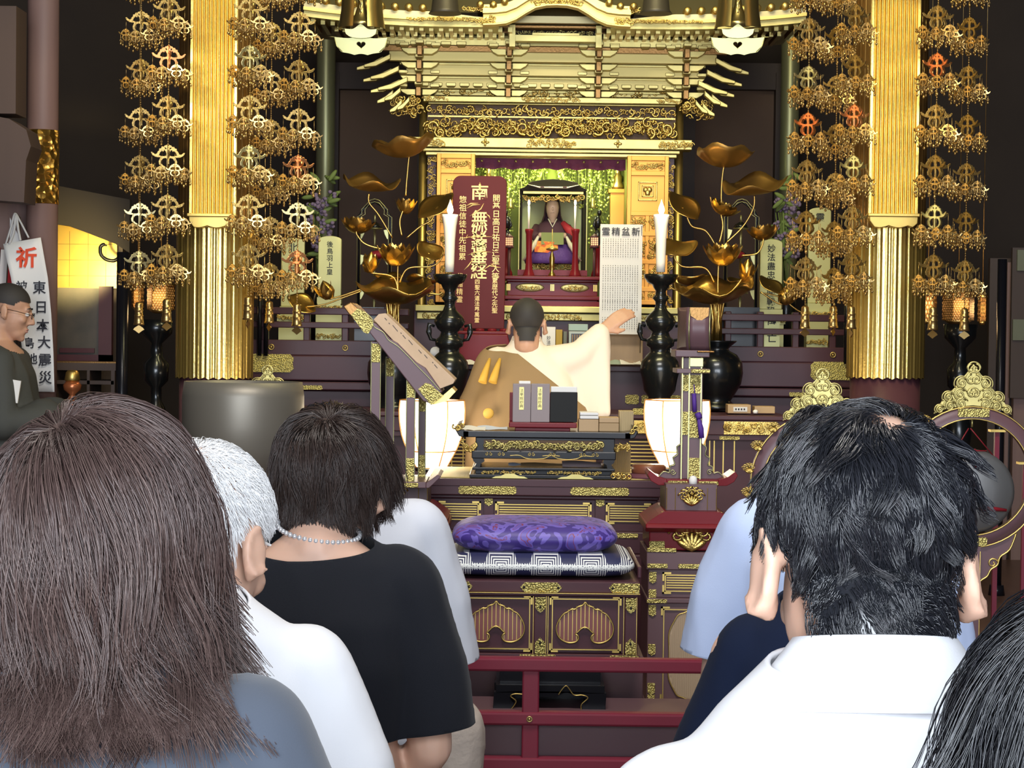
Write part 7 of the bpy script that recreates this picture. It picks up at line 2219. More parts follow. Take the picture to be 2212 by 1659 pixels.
def hand(b, w, fwd, up, s=1.0, curl=0.35, side=1):
    """palm with four unequal fingers and a thumb from its side"""
    w = Vector(w); f = Vector(fwd).normalized(); u = Vector(up); u = (u - f * u.dot(f)).normalized(); r = f.cross(u) * side
    for i in range(4):
        q = (i - 1.5) * 0.018 * s
        limb(b, [w + r * q * 0.6 + f * 0.01 * s, w + r * q + f * 0.085 * s], [0.015 * s, 0.0115 * s], 8)
        L = (0.038, 0.044, 0.041, 0.032)[i] * s
        p = w + r * q * 1.08 + f * 0.09 * s
        pts = [p]
        d = f.copy()
        for j in range(3):
            a = curl * (0.6 + 0.5 * j)
            d = (f * math.cos(a) - u * math.sin(a)).normalized()
            p = p + d * L * (1.0, 0.7, 0.55)[j]
            pts.append(p)
        limb(b, pts, [0.0095 * s, 0.009 * s, 0.0082 * s, 0.007 * s], 8)
    p0 = w - r * 0.026 * s + f * 0.025 * s
    limb(b, [p0 + r * .01 * s, p0 - r * 0.022 * s + f * 0.028 * s - u * 0.008 * s, p0 - r * 0.030 * s + f * 0.058 * s - u * 0.016 * s], [0.015 * s, 0.011 * s, 0.009 * s], 8)


def head_shapes(b, M, ear=1.0):
    """cranium, face, jaw, nose, lips and ears; local: faces +y, z up, origin between the ears"""
    R3 = M.to_3x3()

    def el(c, r, R=None): b.ball(M @ Vector(c), r, 18, 12, R3 @ R if R is not None else R3)
    el((0, -0.012, 0.048), (0.077, 0.097, 0.082))
    el((0, 0.030, -0.02), (0.064, 0.066, 0.090))
    el((0, 0.050, -0.085), (0.043, 0.042, 0.036)); el((0, 0.078, -0.108), (0.020, 0.018, 0.016))
    el((0, 0.084, 0.030), (0.050, 0.015, 0.012)); el((-0.038, 0.068, -0.022), (0.024, 0.022, 0.022)); el((0.038, 0.068, -0.022), (0.024, 0.022, 0.022))
    limb(b, [M @ Vector(p) for p in ((0, 0.094, 0.020), (0, 0.108, -0.008), (0, 0.116, -0.028))], [0.009, 0.010, 0.013], 8)
    el((-0.011, 0.103, -0.034), (0.009, 0.009, 0.007)); el((0.011, 0.103, -0.034), (0.009, 0.009, 0.007))
    el((0, 0.093, -0.062), (0.025, 0.010, 0.0065)); el((0, 0.091, -0.074), (0.021, 0.010, 0.0065))
    for s in (-1, 1):
        R = Matrix.Rotation(-s * 0.45, 3, 'Z') @ Matrix.Rotation(0.15, 3, 'X')
        el((s * 0.083, -0.012, -0.004), (0.0075, 0.019 * ear, 0.033 * ear), R)
        el((s * 0.079, -0.004, -0.028), (0.0085, 0.010, 0.014 * ear), R)
        P = []
        for i in range(9):
            a = -0.5 + i * 0.52
            v = R @ Vector((0.004 * s, -0.017 * ear * math.sin(a + 0.4), 0.030 * ear * math.cos(a + 0.4)))
            P.append(M @ (Vector((s * 0.087, -0.012, -0.002)) + v))
        b.tube(P, 0.0048, 6)


def face_parts(root, M, brow=H_BLACK):
    def eyes(b):
        for s in (-1, 1):
            b.m = 0; b.ball(M @ Vector((s * 0.031, 0.086, 0.008)), 0.0115, 10, 8)
            b.m = 1; b.ball(M @ Vector((s * 0.031, 0.0935, 0.007)), 0.0052, 8, 6)
    for s in (-1, 1):
        def one(b):
            b.m = 0; b.ball(M @ Vector((s * 0.031, 0.085, 0.006)), (0.013, 0.0115, 0.009), 10, 8, M.to_3x3())
            b.m = 1; b.ball(M @ Vector((s * 0.031, 0.0945, 0.006)), (0.0055, 0.003, 0.0055), 8, 6, M.to_3x3())
        sub(root, 'eye', [EYE_W, INK], one)
        sub(root, 'eyebrow', brow, lambda b: b.tube([M @ Vector((s * x, y, z)) for x, y, z in ((0.016, 0.099, 0.032), (0.034, 0.096, 0.038), (0.052, 0.082, 0.032))], [0.002, 0.003, 0.0015], 6))
    sub(root, 'lips', LIP, lambda b: (b.ball(M @ Vector((0, 0.0965, -0.0625)), (0.022, 0.008, 0.0045), 12, 6, M.to_3x3()), b.ball(M @ Vector((0, 0.095, -0.073)), (0.018, 0.008, 0.005), 12, 6, M.to_3x3())))


# scalp ellipsoids in head coordinates
E1C, E1R = np.array((0, -0.012, 0.048)), np.array((0.0785, 0.0985, 0.084))
E2C, E2R = np.array((0, -0.030, -0.055)), np.array((0.063, 0.062, 0.092))


def scalp_ok(p, nape=-0.085, front=0.075):
    """where hair grows"""
    x, y, z = p[:, 0], p[:, 1], p[:, 2]
    t = np.clip((y + 0.02) / 0.07, 0, 1)
    lim = np.where(y > -0.02, 0.0 + (front - 0.0) * t ** 1.5, nape + (0.0 - nape) * np.clip((np.abs(x) - 0.034) / 0.03, 0, 1))
    lim = np.where((y > -0.035) & (y < 0.012) & (np.abs(x) > 0.06), 0.034, lim)
    return z > lim


def cap(b, M, sc=1.012, nape=-0.075, front=0.06, W=None, bald=0.0):
    """close cover of the scalp and nape"""
    nu, nv = 64, 40
    for c, r, low in ((E1C, E1R, False), (E2C, E2R, True)):
        vs = []
        for j in range(nv + 1):
            for i in range(nu):
                a = 2 * PI * i / nu; th = PI * j / nv
                vs.append(c + np.array((math.sin(th) * math.cos(a), math.sin(th) * math.sin(a), math.cos(th))) * r * (sc if not low else sc + 0.006))
        vs = np.array(vs)
        ok = (vs[:, 1] < -0.035) & scalp_ok(vs, nape, front) & (vs[:, 2] < 0.02) if low else scalp_ok(vs, nape, front)
        if W is not None: ok &= np.linalg.norm(vs - W, axis=1) > bald
        fs = [q for j in range(nv) for i in range(nu) for q in [(j * nu + i, (j + 1) * nu + i, (j + 1) * nu + (i + 1) % nu, j * nu + (i + 1) % nu)] if all(ok[z] for z in q)]
        b.add([M @ Vector(v) for v in vs], fs, True)


def hair(root, M, m, N, K, L, whorl, rad, seed=1, lift=(0.03, 0.18), grav=0.2, gcurve=1.0, noise_=0.3, clump=0.5, nclump=400, nape=-0.085, front=0.075, swirl=0.3, bald=0.0, flip=0.0, wave=0.0, lenvar=0.25, name='hair', sparse=0.0, capmat=None, extra=None, droop=0.0, lfn=None, taper=0.75, part=None, coll=(), low_share=0.22):
    rng = np.random.default_rng(seed)
    W = np.array(whorl)

    # roots on the scalp
    out = []
    while sum(len(o) for o in out) < N:
        q = rng.normal(size=(N * 2, 3)); q /= np.linalg.norm(q, axis=1)[:, None]
        p = E1C + q * E1R
        low = q[:, 2] < -0.3
        p2 = E2C + q * E2R
        p = np.where((rng.random(N * 2) < low_share)[:, None] & (q[:, 1] < 0.2)[:, None], p2, p)
        ok = scalp_ok(p, nape, front)
        dW = np.linalg.norm(p - W, axis=1)
        ok &= dW > bald * rng.random(N * 2) ** 0.5
        s1 = np.sqrt((((p - E1C) / E1R) ** 2).sum(1)); s2 = np.sqrt((((p - E2C) / E2R) ** 2).sum(1))
        ok &= (s1 > 0.995) & (s2 > 0.995)
        out.append(p[ok])
    p = np.concatenate(out)[:N]
    n_ = (p - E1C) / E1R ** 2; n_ /= np.linalg.norm(n_, axis=1)[:, None]
    Ls = L * (1 - lenvar * rng.random(N))
    if lfn is not None: Ls = Ls * lfn(p)
    lay = lift[0] + (lift[1] - lift[0]) * rng.random(N) ** 1.3
    down = np.array(M.to_3x3().inverted() @ Vector((0, 0, -1)))
    ph = rng.random((N, 3)) * 6.28
    # clumps share their noise
    gi = rng.choice(N, min(nclump, N), replace=False)
    d2 = np.empty((N, len(gi)), dtype=np.float32)
    for a in range(0, N, 2000):
        d2[a:a + 2000] = ((p[a:a + 2000, None, :] - p[None, gi, :]) ** 2).sum(2)
    own = d2.argmin(1)
    gph = rng.random((len(gi), 3)) * 6.28; gam = rng.normal(size=(len(gi), 3))
    pts = np.empty((N, K, 3)); pts[:, 0] = p
    cur = p.copy()
    for k in range(1, K):
        t = k / (K - 1)
        fl = cur - W
        if part is not None: fl = fl * np.array((1.0 + part * (1 - t), 1, 1))
        nn = (cur - E1C) / E1R ** 2; nn /= np.linalg.norm(nn, axis=1)[:, None]
        fl = fl - nn * (fl * nn).sum(1)[:, None]
        fl /= np.linalg.norm(fl, axis=1)[:, None] + 1e-6
        sw = np.cross(nn, fl) * swirl
        g = grav * t ** gcurve
        d = (fl + sw) * max(0.0, 1 - g) + down * (g + droop) + gam[own] * noise_ * (0.3 + t) * np.array((1, 1, 0.6))
        d += 0.35 * noise_ * np.sin(ph + t * 5)
        if wave: d += wave * np.sin(gph[own] + t * 11) * np.array((1, 1, 0.3)) * t
        if flip:
            outw = cur * np.array((1, 1, 0)); outw /= np.linalg.norm(outw, axis=1)[:, None] + 1e-6
            d += outw * flip * max(0, t - 0.62) * 3.0 - down * flip * max(0, t - 0.8) * 2.0
        d += nn * 0.25 * (1 - t) * lay[:, None] * 4
        d /= np.linalg.norm(d, axis=1)[:, None]
        cur = cur + d * (Ls / (K - 1))[:, None]
        off = 1 + lay * min(1.0, 0.35 + t * 1.6)
        for c, r in ((E1C, E1R), (E2C, E2R)) + tuple(coll):
            q = (cur - c) / r
            s = np.sqrt((q ** 2).sum(1))
            o_ = off if c is E1C else 1 + lay * (0.8 if c is E2C else 0.12)
            ins = s < o_
            cur[ins] = (c + q / s[:, None] * o_[:, None] * r)[ins]
        pts[:, k] = cur
    tt = (np.linspace(0, 1, K) ** 1.4)[None, :, None]
    pts = pts * (1 - clump * tt) + (pts[gi][own] + (pts[:, :1] - pts[gi][own][:, :1]) * 0.35) * (clump * tt)
    # world
    A = np.array(M.to_3x3()); T = np.array(M.translation)
    P = pts @ A.T + T
    tan = np.empty_like(P); tan[:, 1:-1] = P[:, 2:] - P[:, :-2]; tan[:, 0] = P[:, 1] - P[:, 0]; tan[:, -1] = P[:, -1] - P[:, -2]
    tan /= np.linalg.norm(tan, axis=2)[:, :, None] + 1e-9
    ref = np.array((0.31, 0.77, 0.56))
    u = np.cross(tan, ref); u /= np.linalg.norm(u, axis=2)[:, :, None] + 1e-9
    v = np.cross(tan, u)
    rk = (rad * (1 - taper * np.linspace(0, 1, K) ** 2))[None, :, None] * (0.7 + 0.6 * rng.random((N, 1, 1)))
    ring = np.stack([P + (u * math.cos(a) + v * math.sin(a)) * rk for a in (0, 2.094, 4.189)], axis=2)
    V = ring.reshape(-1, 3)
    base = (np.arange(N) * K * 3)[:, None, None] + (np.arange(K - 1) * 3)[None, :, None]
    i0 = np.arange(3); i1 = (i0 + 1) % 3
    F_ = np.stack([base + i0, base + i1, base + 3 + i1, base + 3 + i0], axis=3).reshape(-1, 4)
    me = bpy.data.meshes.new(name)
    me.vertices.add(len(V)); me.vertices.foreach_set('co', V.ravel().astype(np.float32))
    me.loops.add(F_.size); me.loops.foreach_set('vertex_index', F_.ravel().astype(np.int32))
    me.polygons.add(len(F_)); me.polygons.foreach_set('loop_start', (np.arange(len(F_)) * 4).astype(np.int32))
    me.polygons.foreach_set('use_smooth', np.ones(len(F_), dtype=bool))
    me.update(calc_edges=True)
    me.materials.append(m)
    o = bpy.data.objects.new(name, me); COL.objects.link(o); o.parent = root
    # scalp cover under the strands
    if capmat:
        mb = MB()
        cap(mb, M, 1.012, nape, front, W, bald * 1.2)
        c = mb.build('scalp_cover', capmat, root)
    return o


def torso_rings(b, rings, R=None, o=Vector((0, 0, 0)), n=36, e=2.4):
    """closed loft through (z, cx, cy, half width, half depth)"""
    vs = []
    for z, cx, cy, hw, hd in rings:
        for i in range(n):
            a = 2 * PI * i / n
            ca, sa = math.cos(a), math.sin(a)
            rr = (abs(ca) ** e + abs(sa) ** e) ** (-1 / e)
            p = Vector((cx + hw * rr * ca, cy + hd * rr * sa, z))
            vs.append((R @ p + o) if R is not None else p)
    fs = []
    m = len(rings)
    for j in range(m - 1):
        for i in range(n):
            fs.append((j * n + i, j * n + (i + 1) % n, (j + 1) * n + (i + 1) % n, (j + 1) * n + i))
    fs.append(tuple(range(n - 1, -1, -1))); fs.append(tuple((m - 1) * n + i for i in range(n)))
    b.add(vs, fs)


def person(label, x, y, yaw, zn, sh, head_w, head_rot, hs=1.0, wid=1.0, drop=0.055, skin=SKIN, arms=None, hip=None, legs=True, pants=CL_DARK, top=CL_WHITE, sleeve=0.24, neck_cut=None, fold=(0.004, 9), topname='shirt', ear=1.0, knee=None, lean=0.0, brow=H_BLACK, sl_r=1.0, seed=0.0, group='seated worshippers'):
    """a seated figure seen from behind: body, top, trousers. zn = neck base height, sh = shoulder half width"""
    root = thing('person', label, 'person', (x, y, 0.0), group, yaw)
    inv = root.matrix_basis.inverted()
    M = inv @ (Matrix.Translation(head_w) @ Euler(head_rot, 'XYZ').to_matrix().to_4x4() @ Matrix.Scale(hs, 4))
    hip = hip or zn - 0.56
    zs = zn - drop
    nb = Vector((0, -0.01, zn))
    if arms is None:
        arms = [[(s * (sh - 0.035), 0, zs - 0.035), (s * (sh + 0.03), 0.02, zs - 0.31), (s * 0.13, 0.24, zs - 0.40)] for s in (-1, 1)]

    def rings(g):
        q = sh / 0.20
        return [(hip - 0.05, 0, 0.02, .165 * wid + g, .12 + g), (hip + 0.06, 0, 0.0, .17 * wid + g, .125 + g), (zs - 0.30, 0, -0.005, .160 * q + g, .112 + g), (zs - 0.16, 0, -0.015, .172 * q + g, .118 + g), (zs - 0.08, 0, -0.015, .174 * q + g, .108 + g),
                (zs - 0.03, 0, -0.012, .168 * q + g, .090 + g), (zs + drop * 0.25, 0, -0.010, .140 * q + g, .074 + g), (zs + drop * 0.6, 0, -0.010, .105 * q + g, .064 + g), (zn - 0.004, 0, -0.010, .072 + g, .058 + g), (zn + 0.012, 0, -0.008, .056 + g, .054 + g)]
    body = MB()
    head_shapes(body, M, ear)
    hb = M @ Vector((0, -0.022, -0.03)); mid = M @ Vector((0, -0.03, -0.09))
    limb(body, [hb, mid * 0.6 + (nb + Vector((0, 0, 0.03))) * 0.4, nb - Vector((0, 0, 0.03))], [0.056, 0.054, 0.062], 14)
    torso_rings(body, rings(-0.012))
    for i, A in enumerate(arms):
        s = -1 if i == 0 else 1
        A = [Vector(a) for a in A]
        limb(body, [A[0], (A[0] + A[1]) / 2, A[1]], [0.050, 0.046, 0.038])
        limb(body, [A[1], A[1] * 0.6 + A[2] * 0.4, A[2]], [0.038, 0.040, 0.027])
        d = (A[2] - A[1]).normalized()
        hand(body, A[2] + d * 0.01, d + Vector((0, 0.3, -0.2)), Vector((0, -0.2, 1)), 1.0, 0.5, s)
    K_ = knee or [Vector((s * 0.12, 0.42, hip + 0.03)) for s in (-1, 1)]
    tr = MB()
    for i, s in enumerate((-1, 1)):
        h0 = Vector((s * 0.085, 0.03, hip)); k0 = Vector(K_[i]); a0 = Vector((k0.x, k0.y - 0.02, 0.085))
        limb(body, [h0, k0, a0], [0.075, 0.052, 0.038])
        limb(body, [a0 - Vector((0, 0, 0.045)), a0 + Vector((0, 0.15, -0.055))], [0.036, 0.028])
        limb(tr, [h0, (h0 + k0) / 2, k0], [0.098, 0.085, 0.070]); limb(tr, [k0, (k0 + a0) / 2, a0 + Vector((0, 0, 0.01))], [0.070, 0.066, 0.056])
    torso_rings(tr, [(hip - 0.09, 0, 0.02, .15 * wid, .12), (hip - 0.04, 0, 0.02, .178 * wid, .135), (hip + 0.10, 0, 0.0, .178 * wid, .132)])
    link_mesh(vox(body, 0.0055, 4), 'body', skin, root)
    face_parts(root, M, brow)
    tm = vox(tr, 0.010, 6); folds(tm, 0.004, 9, seed + 3)
    link_mesh(tm, 'trousers', pants, root)
    cl = MB()
    torso_rings(cl, rings(0.006))
    cuts = []
    for i, A in enumerate(arms):
        s = -1 if i == 0 else 1
        A = [Vector(a) for a in A]
        d = (A[1] - A[0]).normalized()
        e = A[0] + d * sleeve
        limb(cl, [A[0] - Vector((s * 0.02, 0, 0)), A[0] * 0.45 + e * 0.55, e + d * 0.03], [0.066 * sl_r, 0.068 * sl_r, 0.070 * sl_r])
        cuts.append((e, d, 0.13 * sl_r))
    cm = vox(cl, 0.008, 10)
    folds(cm, fold[0], fold[1], seed)
    nc = neck_cut or ((0, -0.01, zn - 0.002), (0, -0.25, 1), 0.13)
    cuts.append(nc)
    cut(cm, cuts)
    o = link_mesh(cm, topname, top, root)
    sm = o.modifiers.new('t', 'SOLIDIFY'); sm.thickness = 0.004; sm.offset = 1
    return root, M, inv


def W3(px, py, Y): return at(px, py, Y)
# ---- near man, white shirt (right)
hw = W3(1868, 1236, 1.70)
root, M, inv = person('man with short tousled black hair and white collared shirt, nearest on the right', hw.x, 1.66, 0.0, 1.145, 0.205, hw, (math.radians(-16), 0, 0), 1.02, 1.0, 0.112, skin=SKIN, top=CL_WHITE, ear=1.15, fold=(0.006, 6), neck_cut=((0, -0.02, 1.136), (0, -0.10, 1), 0.085), seed=1.0)
def _short(p):
    side = (np.abs(p[:, 0]) > 0.055) & (p[:, 1] > -0.06) & (p[:, 2] < 0.055)
    return np.where(side, 0.28, 0.48 + 0.62 * np.clip((p[:, 2] + 0.05) / 0.11, 0, 1))
hair(root, M, H_BLACK, 14000, 10, 0.066, (0.012, -0.075, 0.108), 0.00050, 3, (0.03, 0.115), 0.5, 1.2, 0.30, 0.72, 300, nape=-0.140, low_share=0.42, front=0.07, swirl=0.55, bald=0.012, lenvar=0.35, capmat=H_BLACK, wave=0.45, lfn=_short, taper=0.6)


def collar_mesh(root, m, cy, zn, rw, rd, h, name='collar', bw=1.86, bd=1.42):
    """stand and fold of a shirt collar"""
    def fn(u, v):
        a = -PI / 2 + (u - 0.5) * 2 * PI * 0.86
        ca, sa = math.cos(a), math.sin(a)
        # v: 0 bottom outer edge .. 0.75 fold .. 1 inside
        if v < 0.8:
            t = v / 0.8; r = bw + (1.02 - bw) * t ** 0.8; q = bd + (1.02 - bd) * t ** 0.8; z = zn - 0.030 + (h + 0.030) * t
        else:
            t = (v - 0.8) / 0.2; r = q = 1.02 - 0.05 * t; z = zn + h - 0.02 * t
        z += 0.012 * (1 + sa) * -1.0
        return (rw * r * ca, cy + rd * q * sa, z)
    o = sub(root, name, m, lambda b: b.grid(fn, 60, 12))
    o.modifiers.new('t', 'SOLIDIFY').thickness = 0.0025
    return o


collar_mesh(root, CL_WHITE, -0.010, 1.143, 0.062, 0.062, 0.030)

# ---- woman with shoulder length brown hair (left, near)
hw = W3(205, 1190, 2.06)
root, M, inv = person('woman with shoulder length wavy brown hair and slate grey top, nearest on the left', hw.x, 2.02, 0.0, 1.085, 0.215, hw, (math.radians(-8), 0, 0.05), 1.04, 1.05, 0.06, top=CL_SLATE, fold=(0.003, 7), seed=2.0, topname='blouse', brow=H_BROWN)
TC = M.inverted() @ Vector((0, -0.005, 0.90))
hair(root, M, H_BROWN, 22000, 16, 0.335, (-0.034, -0.060, 0.122), 0.00050, 7, (0.14, 0.42), 0.95, 0.9, 0.08, 0.40, 240, nape=-0.08, front=0.07, swirl=0.05, bald=0.0, flip=0.55, wave=0.42, lenvar=0.20, capmat=H_BROWN, droop=0.10, taper=0.35, coll=[(np.array(TC), np.array((0.23, 0.155, 0.18)))])

# ---- man with cropped white hair
hw = W3(437, 1185, 2.75)
root, M, inv = person('man with cropped white hair and white shirt, between the two brown haired women', hw.x, 2.66, -0.12, 1.055, 0.20, hw, (math.radians(-22), 0, -0.38), 1.04, 1.0, 0.07, top=CL_WHITE, fold=(0.008, 7), seed=4.0, ear=1.05, brow=H_WHITE)
hair(root, M, H_WHITE, 12000, 6, 0.026, (0.0, -0.078, 0.100), 0.00055, 5, (0.02, 0.12), 0.35, 1.0, 0.12, 0.2, 600, nape=-0.095, front=0.075, swirl=0.2, bald=0.020, lenvar=0.3, capmat=None)
collar_mesh(root, CL_WHITE, -0.008, 1.052, 0.060, 0.060, 0.030)

# ---- woman in black with a pearl necklace
hw = W3(722, 1062, 3.55)
zn = at(690, 1150, 3.5).z
root, M, inv = person('woman in black boat neck top with short dark brown hair and pearl necklace, centre left', at(690, 1200, 3.5).x, 3.48, -0.05, zn, 0.188, hw, (math.radians(-12), 0, -0.30), 1.0, 1.1, 0.06, top=CL_BLACK, fold=(0.008, 7), seed=6.0, topname='black_top', sleeve=0.235, sl_r=1.12, brow=H_DARKBROWN,
                       neck_cut=((0, -0.06, zn - 0.028), (0, -0.35, 1), 0.16),
                       arms=[[(-0.155, 0, zn - 0.095), (-0.20, 0.03, zn - 0.36), (-0.05, 0.20, zn - 0.44)], [(0.158, 0.0, zn - 0.095), (0.195, 0.0, zn - 0.36), (0.10, 0.16, zn - 0.50)]])
hair(root, M, H_DARKBROWN, 11000, 11, 0.125, (0.004, -0.070, 0.112), 0.00075, 9, (0.14, 0.36), 0.75, 1.0, 0.16, 0.55, 420, nape=-0.085, front=0.07, swirl=0.25, lenvar=0.3, wave=0.2, capmat=H_DARKBROWN, droop=0.05, lfn=lambda p: 0.75 + 0.5 * np.clip((p[:, 2] + 0.02) / 0.1, 0, 1))
PEARL = mat('pearl_silver', (0.72, 0.72, 0.74), 0.2, 0.5)


def _neck(b):
    n = 46
    c = Vector((0, 0.0, zn + 0.012))
    for i in range(n):
        a = 2 * PI * i / n
        p = c + Vector((0.070 * math.cos(a), 0.005 + 0.068 * math.sin(a), 0.012 * -math.sin(a) * -1 - 0.006 - 0.010 * math.cos(a)))
        b.ball(p, 0.0046, 8, 6)


sub(root, 'necklace', PEARL, _neck)

# ---- man in a pale T-shirt in front of her
hw = W3(706, 1012, 4.3)
k4 = 4.2 / F
bx = at(748, 1100, 4.2).x
zn = at(745, 1058, 4.2).z
kn = at(972, 1590, 4.1)
root, M, inv = person('person in pale T-shirt and khaki trousers, mostly hidden behind the woman in black', bx, 4.2, 0.0, zn, 0.195, hw, (math.radians(-10), 0, 0), 0.97, 1.05, 0.055, top=CL_TEE, pants=CL_KHAKI, fold=(0.008, 7), seed=8.0, topname='t_shirt', sleeve=0.27, sl_r=1.05,
                       knee=[(-0.10, 0.40, zn - 0.5), (kn.x - bx, -0.02, kn.z)], arms=[[(-0.16, 0, zn - 0.09), (-0.195, 0.03, zn - 0.35), (-0.13, 0.22, zn - 0.44)], [(0.16, 0, zn - 0.09), (0.195, 0.02, zn - 0.35), (0.13, 0.22, zn - 0.42)]])
hair(root, M, H_BLACK, 3500, 8, 0.05, (0.0, -0.07, 0.108), 0.0012, 12, (0.04, 0.18), 0.5, 1.0, 0.2, 0.5, 300, capmat=H_BLACK)

# ---- person in light blue shirt (right)
hw = W3(1778, 1030, 3.95)
zn = at(1770, 1052, 3.8).z
root, M, inv = person('person in light blue short sleeved shirt, standing out left of the near man\'s ear', at(1785, 1100, 3.8).x, 3.8, 0.0, zn, 0.182, hw, (math.radians(-28), 0, 0), 0.96, 1.0, 0.06, top=CL_BLUE, fold=(0.008, 8), seed=10.0, sleeve=0.22, sl_r=1.12, topname='blue_shirt',
                       arms=[[(-0.150, 0, zn - 0.10), (-0.192, 0.01, zn - 0.36), (-0.10, 0.22, zn - 0.42)], [(0.168, 0, zn - 0.10), (0.208, 0.01, zn - 0.36), (0.10, 0.22, zn - 0.42)]])
hair(root, M, H_BLACK, 3000, 8, 0.05, (0.0, -0.07, 0.108), 0.0012, 14, (0.04, 0.18), 0.5, 1.0, 0.2, 0.5, 300, capmat=H_BLACK)

# ---- person in dark navy
hw = W3(1805, 1185, 3.1)
zn = at(1800, 1290, 3.0).z
root, M, inv = person('person in dark navy top, hidden behind the near man except the shoulders', at(1798, 1300, 3.0).x, 3.0, 0.0, zn, 0.164, hw, (math.radians(-18), 0, 0), 0.96, 1.0, 0.055, top=CL_NAVY, fold=(0.004, 8), seed=12.0, topname='navy_top', sleeve=0.25, sl_r=0.95)
hair(root, M, H_BLACK, 3000, 8, 0.06, (0.0, -0.07, 0.108), 0.0011, 15, (0.04, 0.2), 0.5, 1.0, 0.2, 0.5, 300, capmat=H_BLACK)

# ---- person at the lower right corner with long black hair
hw = W3(2405, 1735, 1.30)
root, M, inv = person('person with loose black hair at the lower right corner, mostly outside the picture', hw.x, 1.26, 0.0, hw.z - 0.12, 0.19, hw, (math.radians(-8), 0, 0.1), 1.0, 1.0, 0.06, top=CL_BLACK, fold=(0.003, 8), seed=14.0, knee=[(-0.12, 0.13, hw.z - 0.95), (0.12, 0.13, hw.z - 0.95)],
                       arms=[[(s * 0.155, 0, hw.z - 0.215), (s * 0.20, 0.0, hw.z - 0.48), (s * 0.12, 0.06, hw.z - 0.66)] for s in (-1, 1)])
hair(root, M, H_BLACK, 8000, 14, 0.24, (0.0, -0.05, 0.118), 0.00045, 21, (0.10, 0.34), 0.9, 0.9, 0.16, 0.65, 260, swirl=0.1, flip=0.5, wave=0.2, lenvar=0.3, capmat=H_BLACK)

# ================================================================== monk in profile, far left
k9 = 9.3 / F
hw = W3(20, 674, 9.3)
zn = at(15, 735, 9.3).z
root = thing('person', 'shaven headed monk in glasses and grey robe, in profile at the far left', 'person', (hw.x - 0.03, 9.3, FLZ), 'priests')
inv = root.matrix_basis.inverted()
M = inv @ (Matrix.Translation(hw) @ Euler((0, 0, -PI / 2 + 0.12)).to_matrix().to_4x4() @ Matrix.Rotation(math.radians(-12), 4, 'X') @ Matrix.Scale(0.98, 4))
zb = zn - FLZ
body = MB(); head_shapes(body, M)
limb(body, [M @ Vector((0, -0.02, -0.03)), M @ Vector((0, -0.035, -0.09)), Vector((-0.02, 0, zb - 0.02))], [0.056, 0.054, 0.064])
torso_rings(body, [(0.02, 0, 0, .12, .14), (zb - 0.5, 0, 0, .12, .16), (zb - 0.15, 0, 0, .11, .18), (zb - 0.05, 0, 0, .09, .13), (zb, -0.02, 0, .06, .06)])
AR = [[Vector((0.02, s * 0.17, zb - 0.10)), Vector((0.05, s * 0.22, zb - 0.36)), Vector((0.25, s * 0.08, zb - 0.36))] for s in (-1, 1)]
for i, A in enumerate(AR):
    limb(body, A, [0.05, 0.042, 0.03]); hand(body, A[2], (1, 0, 0.1), (0, 0, 1), 1.0, 0.4, 1 if i else -1)
link_mesh(vox(body, 0.007, 4), 'body', SKIN_DEEP, root)
face_parts(root, M)
# close cropped hair as a fitted cap
sub(root, 'cropped_hair', SHAVED, lambda b: cap(b, M))


def _glasses(b):
    for s in (-1, 1):
        P = [M @ Vector((s * 0.033 + 0.021 * math.cos(a), 0.112 - 0.004 * abs(math.cos(a)), 0.004 + 0.014 * math.sin(a))) for a in [2 * PI * i / 16 for i in range(16)]]
        b.tube(P, 0.0014, 5, True)
        b.tube([M @ Vector(p) for p in ((s * 0.054, 0.106, 0.008), (s * 0.078, 0.04, 0.012), (s * 0.083, -0.005, 0.012))], 0.0014, 5)
    b.tube([M @ Vector(p) for p in ((-0.012, 0.113, 0.006), (0, 0.117, 0.008), (0.012, 0.113, 0.006))], 0.0014, 5)


sub(root, 'glasses', LACQ_BLACK, _glasses)
cl = MB()
torso_rings(cl, [(0.01, 0, 0, .20, .24), (zb - 0.7, 0, 0, .17, .22), (zb - 0.35, 0.01, 0, .155, .215), (zb - 0.15, 0, 0, .135, .205), (zb - 0.06, -0.01, 0, .105, .155), (zb + 0.01, -0.02, 0, .072, .075)])
for A in AR: limb(cl, [A[0], A[1], A[2] * 0.8 + A[1] * 0.2], [0.07, 0.08, 0.10])
cm = vox(cl, 0.011, 8); folds(cm, 0.008, 7, 5.0); cut(cm, [((-0.02, 0, zb - 0.004), (0.5, 0, 1), 0.13)])
link_mesh(cm, 'robe', ROBE_GREY, root).modifiers.new('t', 'SOLIDIFY').thickness = 0.004
sub(root, 'inner_collar', PAPER_GREY, lambda b: b.tube([Vector((-0.06, -0.05, zb + 0.02)), Vector((0.02, -0.075, zb - 0.03)), Vector((0.10, -0.03, zb - 0.10))], 0.008, 6))
pp = inv @ at(30, 845, 9.1)
sub(root, 'paper_slip', PAPER, lambda b: b.box(pp + Vector((0.0, 0.0, 0)), (0.05, 0.012, 0.10), Matrix.Rotation(0.15, 3, 'Y')))

# ================================================================== officiating priest, from behind, arm raised to the right
PYY = 8.8
kp = PYY / F
hw = W3(1138, 706, PYY)
root = thing('person', 'priest seen from behind in cream robe and tan stole, right arm raised', 'person', (hw.x, PYY, FLZ), 'priests')
inv = root.matrix_basis.inverted()
M = inv @ (Matrix.Translation(hw) @ Euler((math.radians(-8), 0, 0)).to_matrix().to_4x4() @ Matrix.Scale(0.93, 4))


def L_(px, py, dy=0.0): return inv @ at(px, py, PYY + dy)


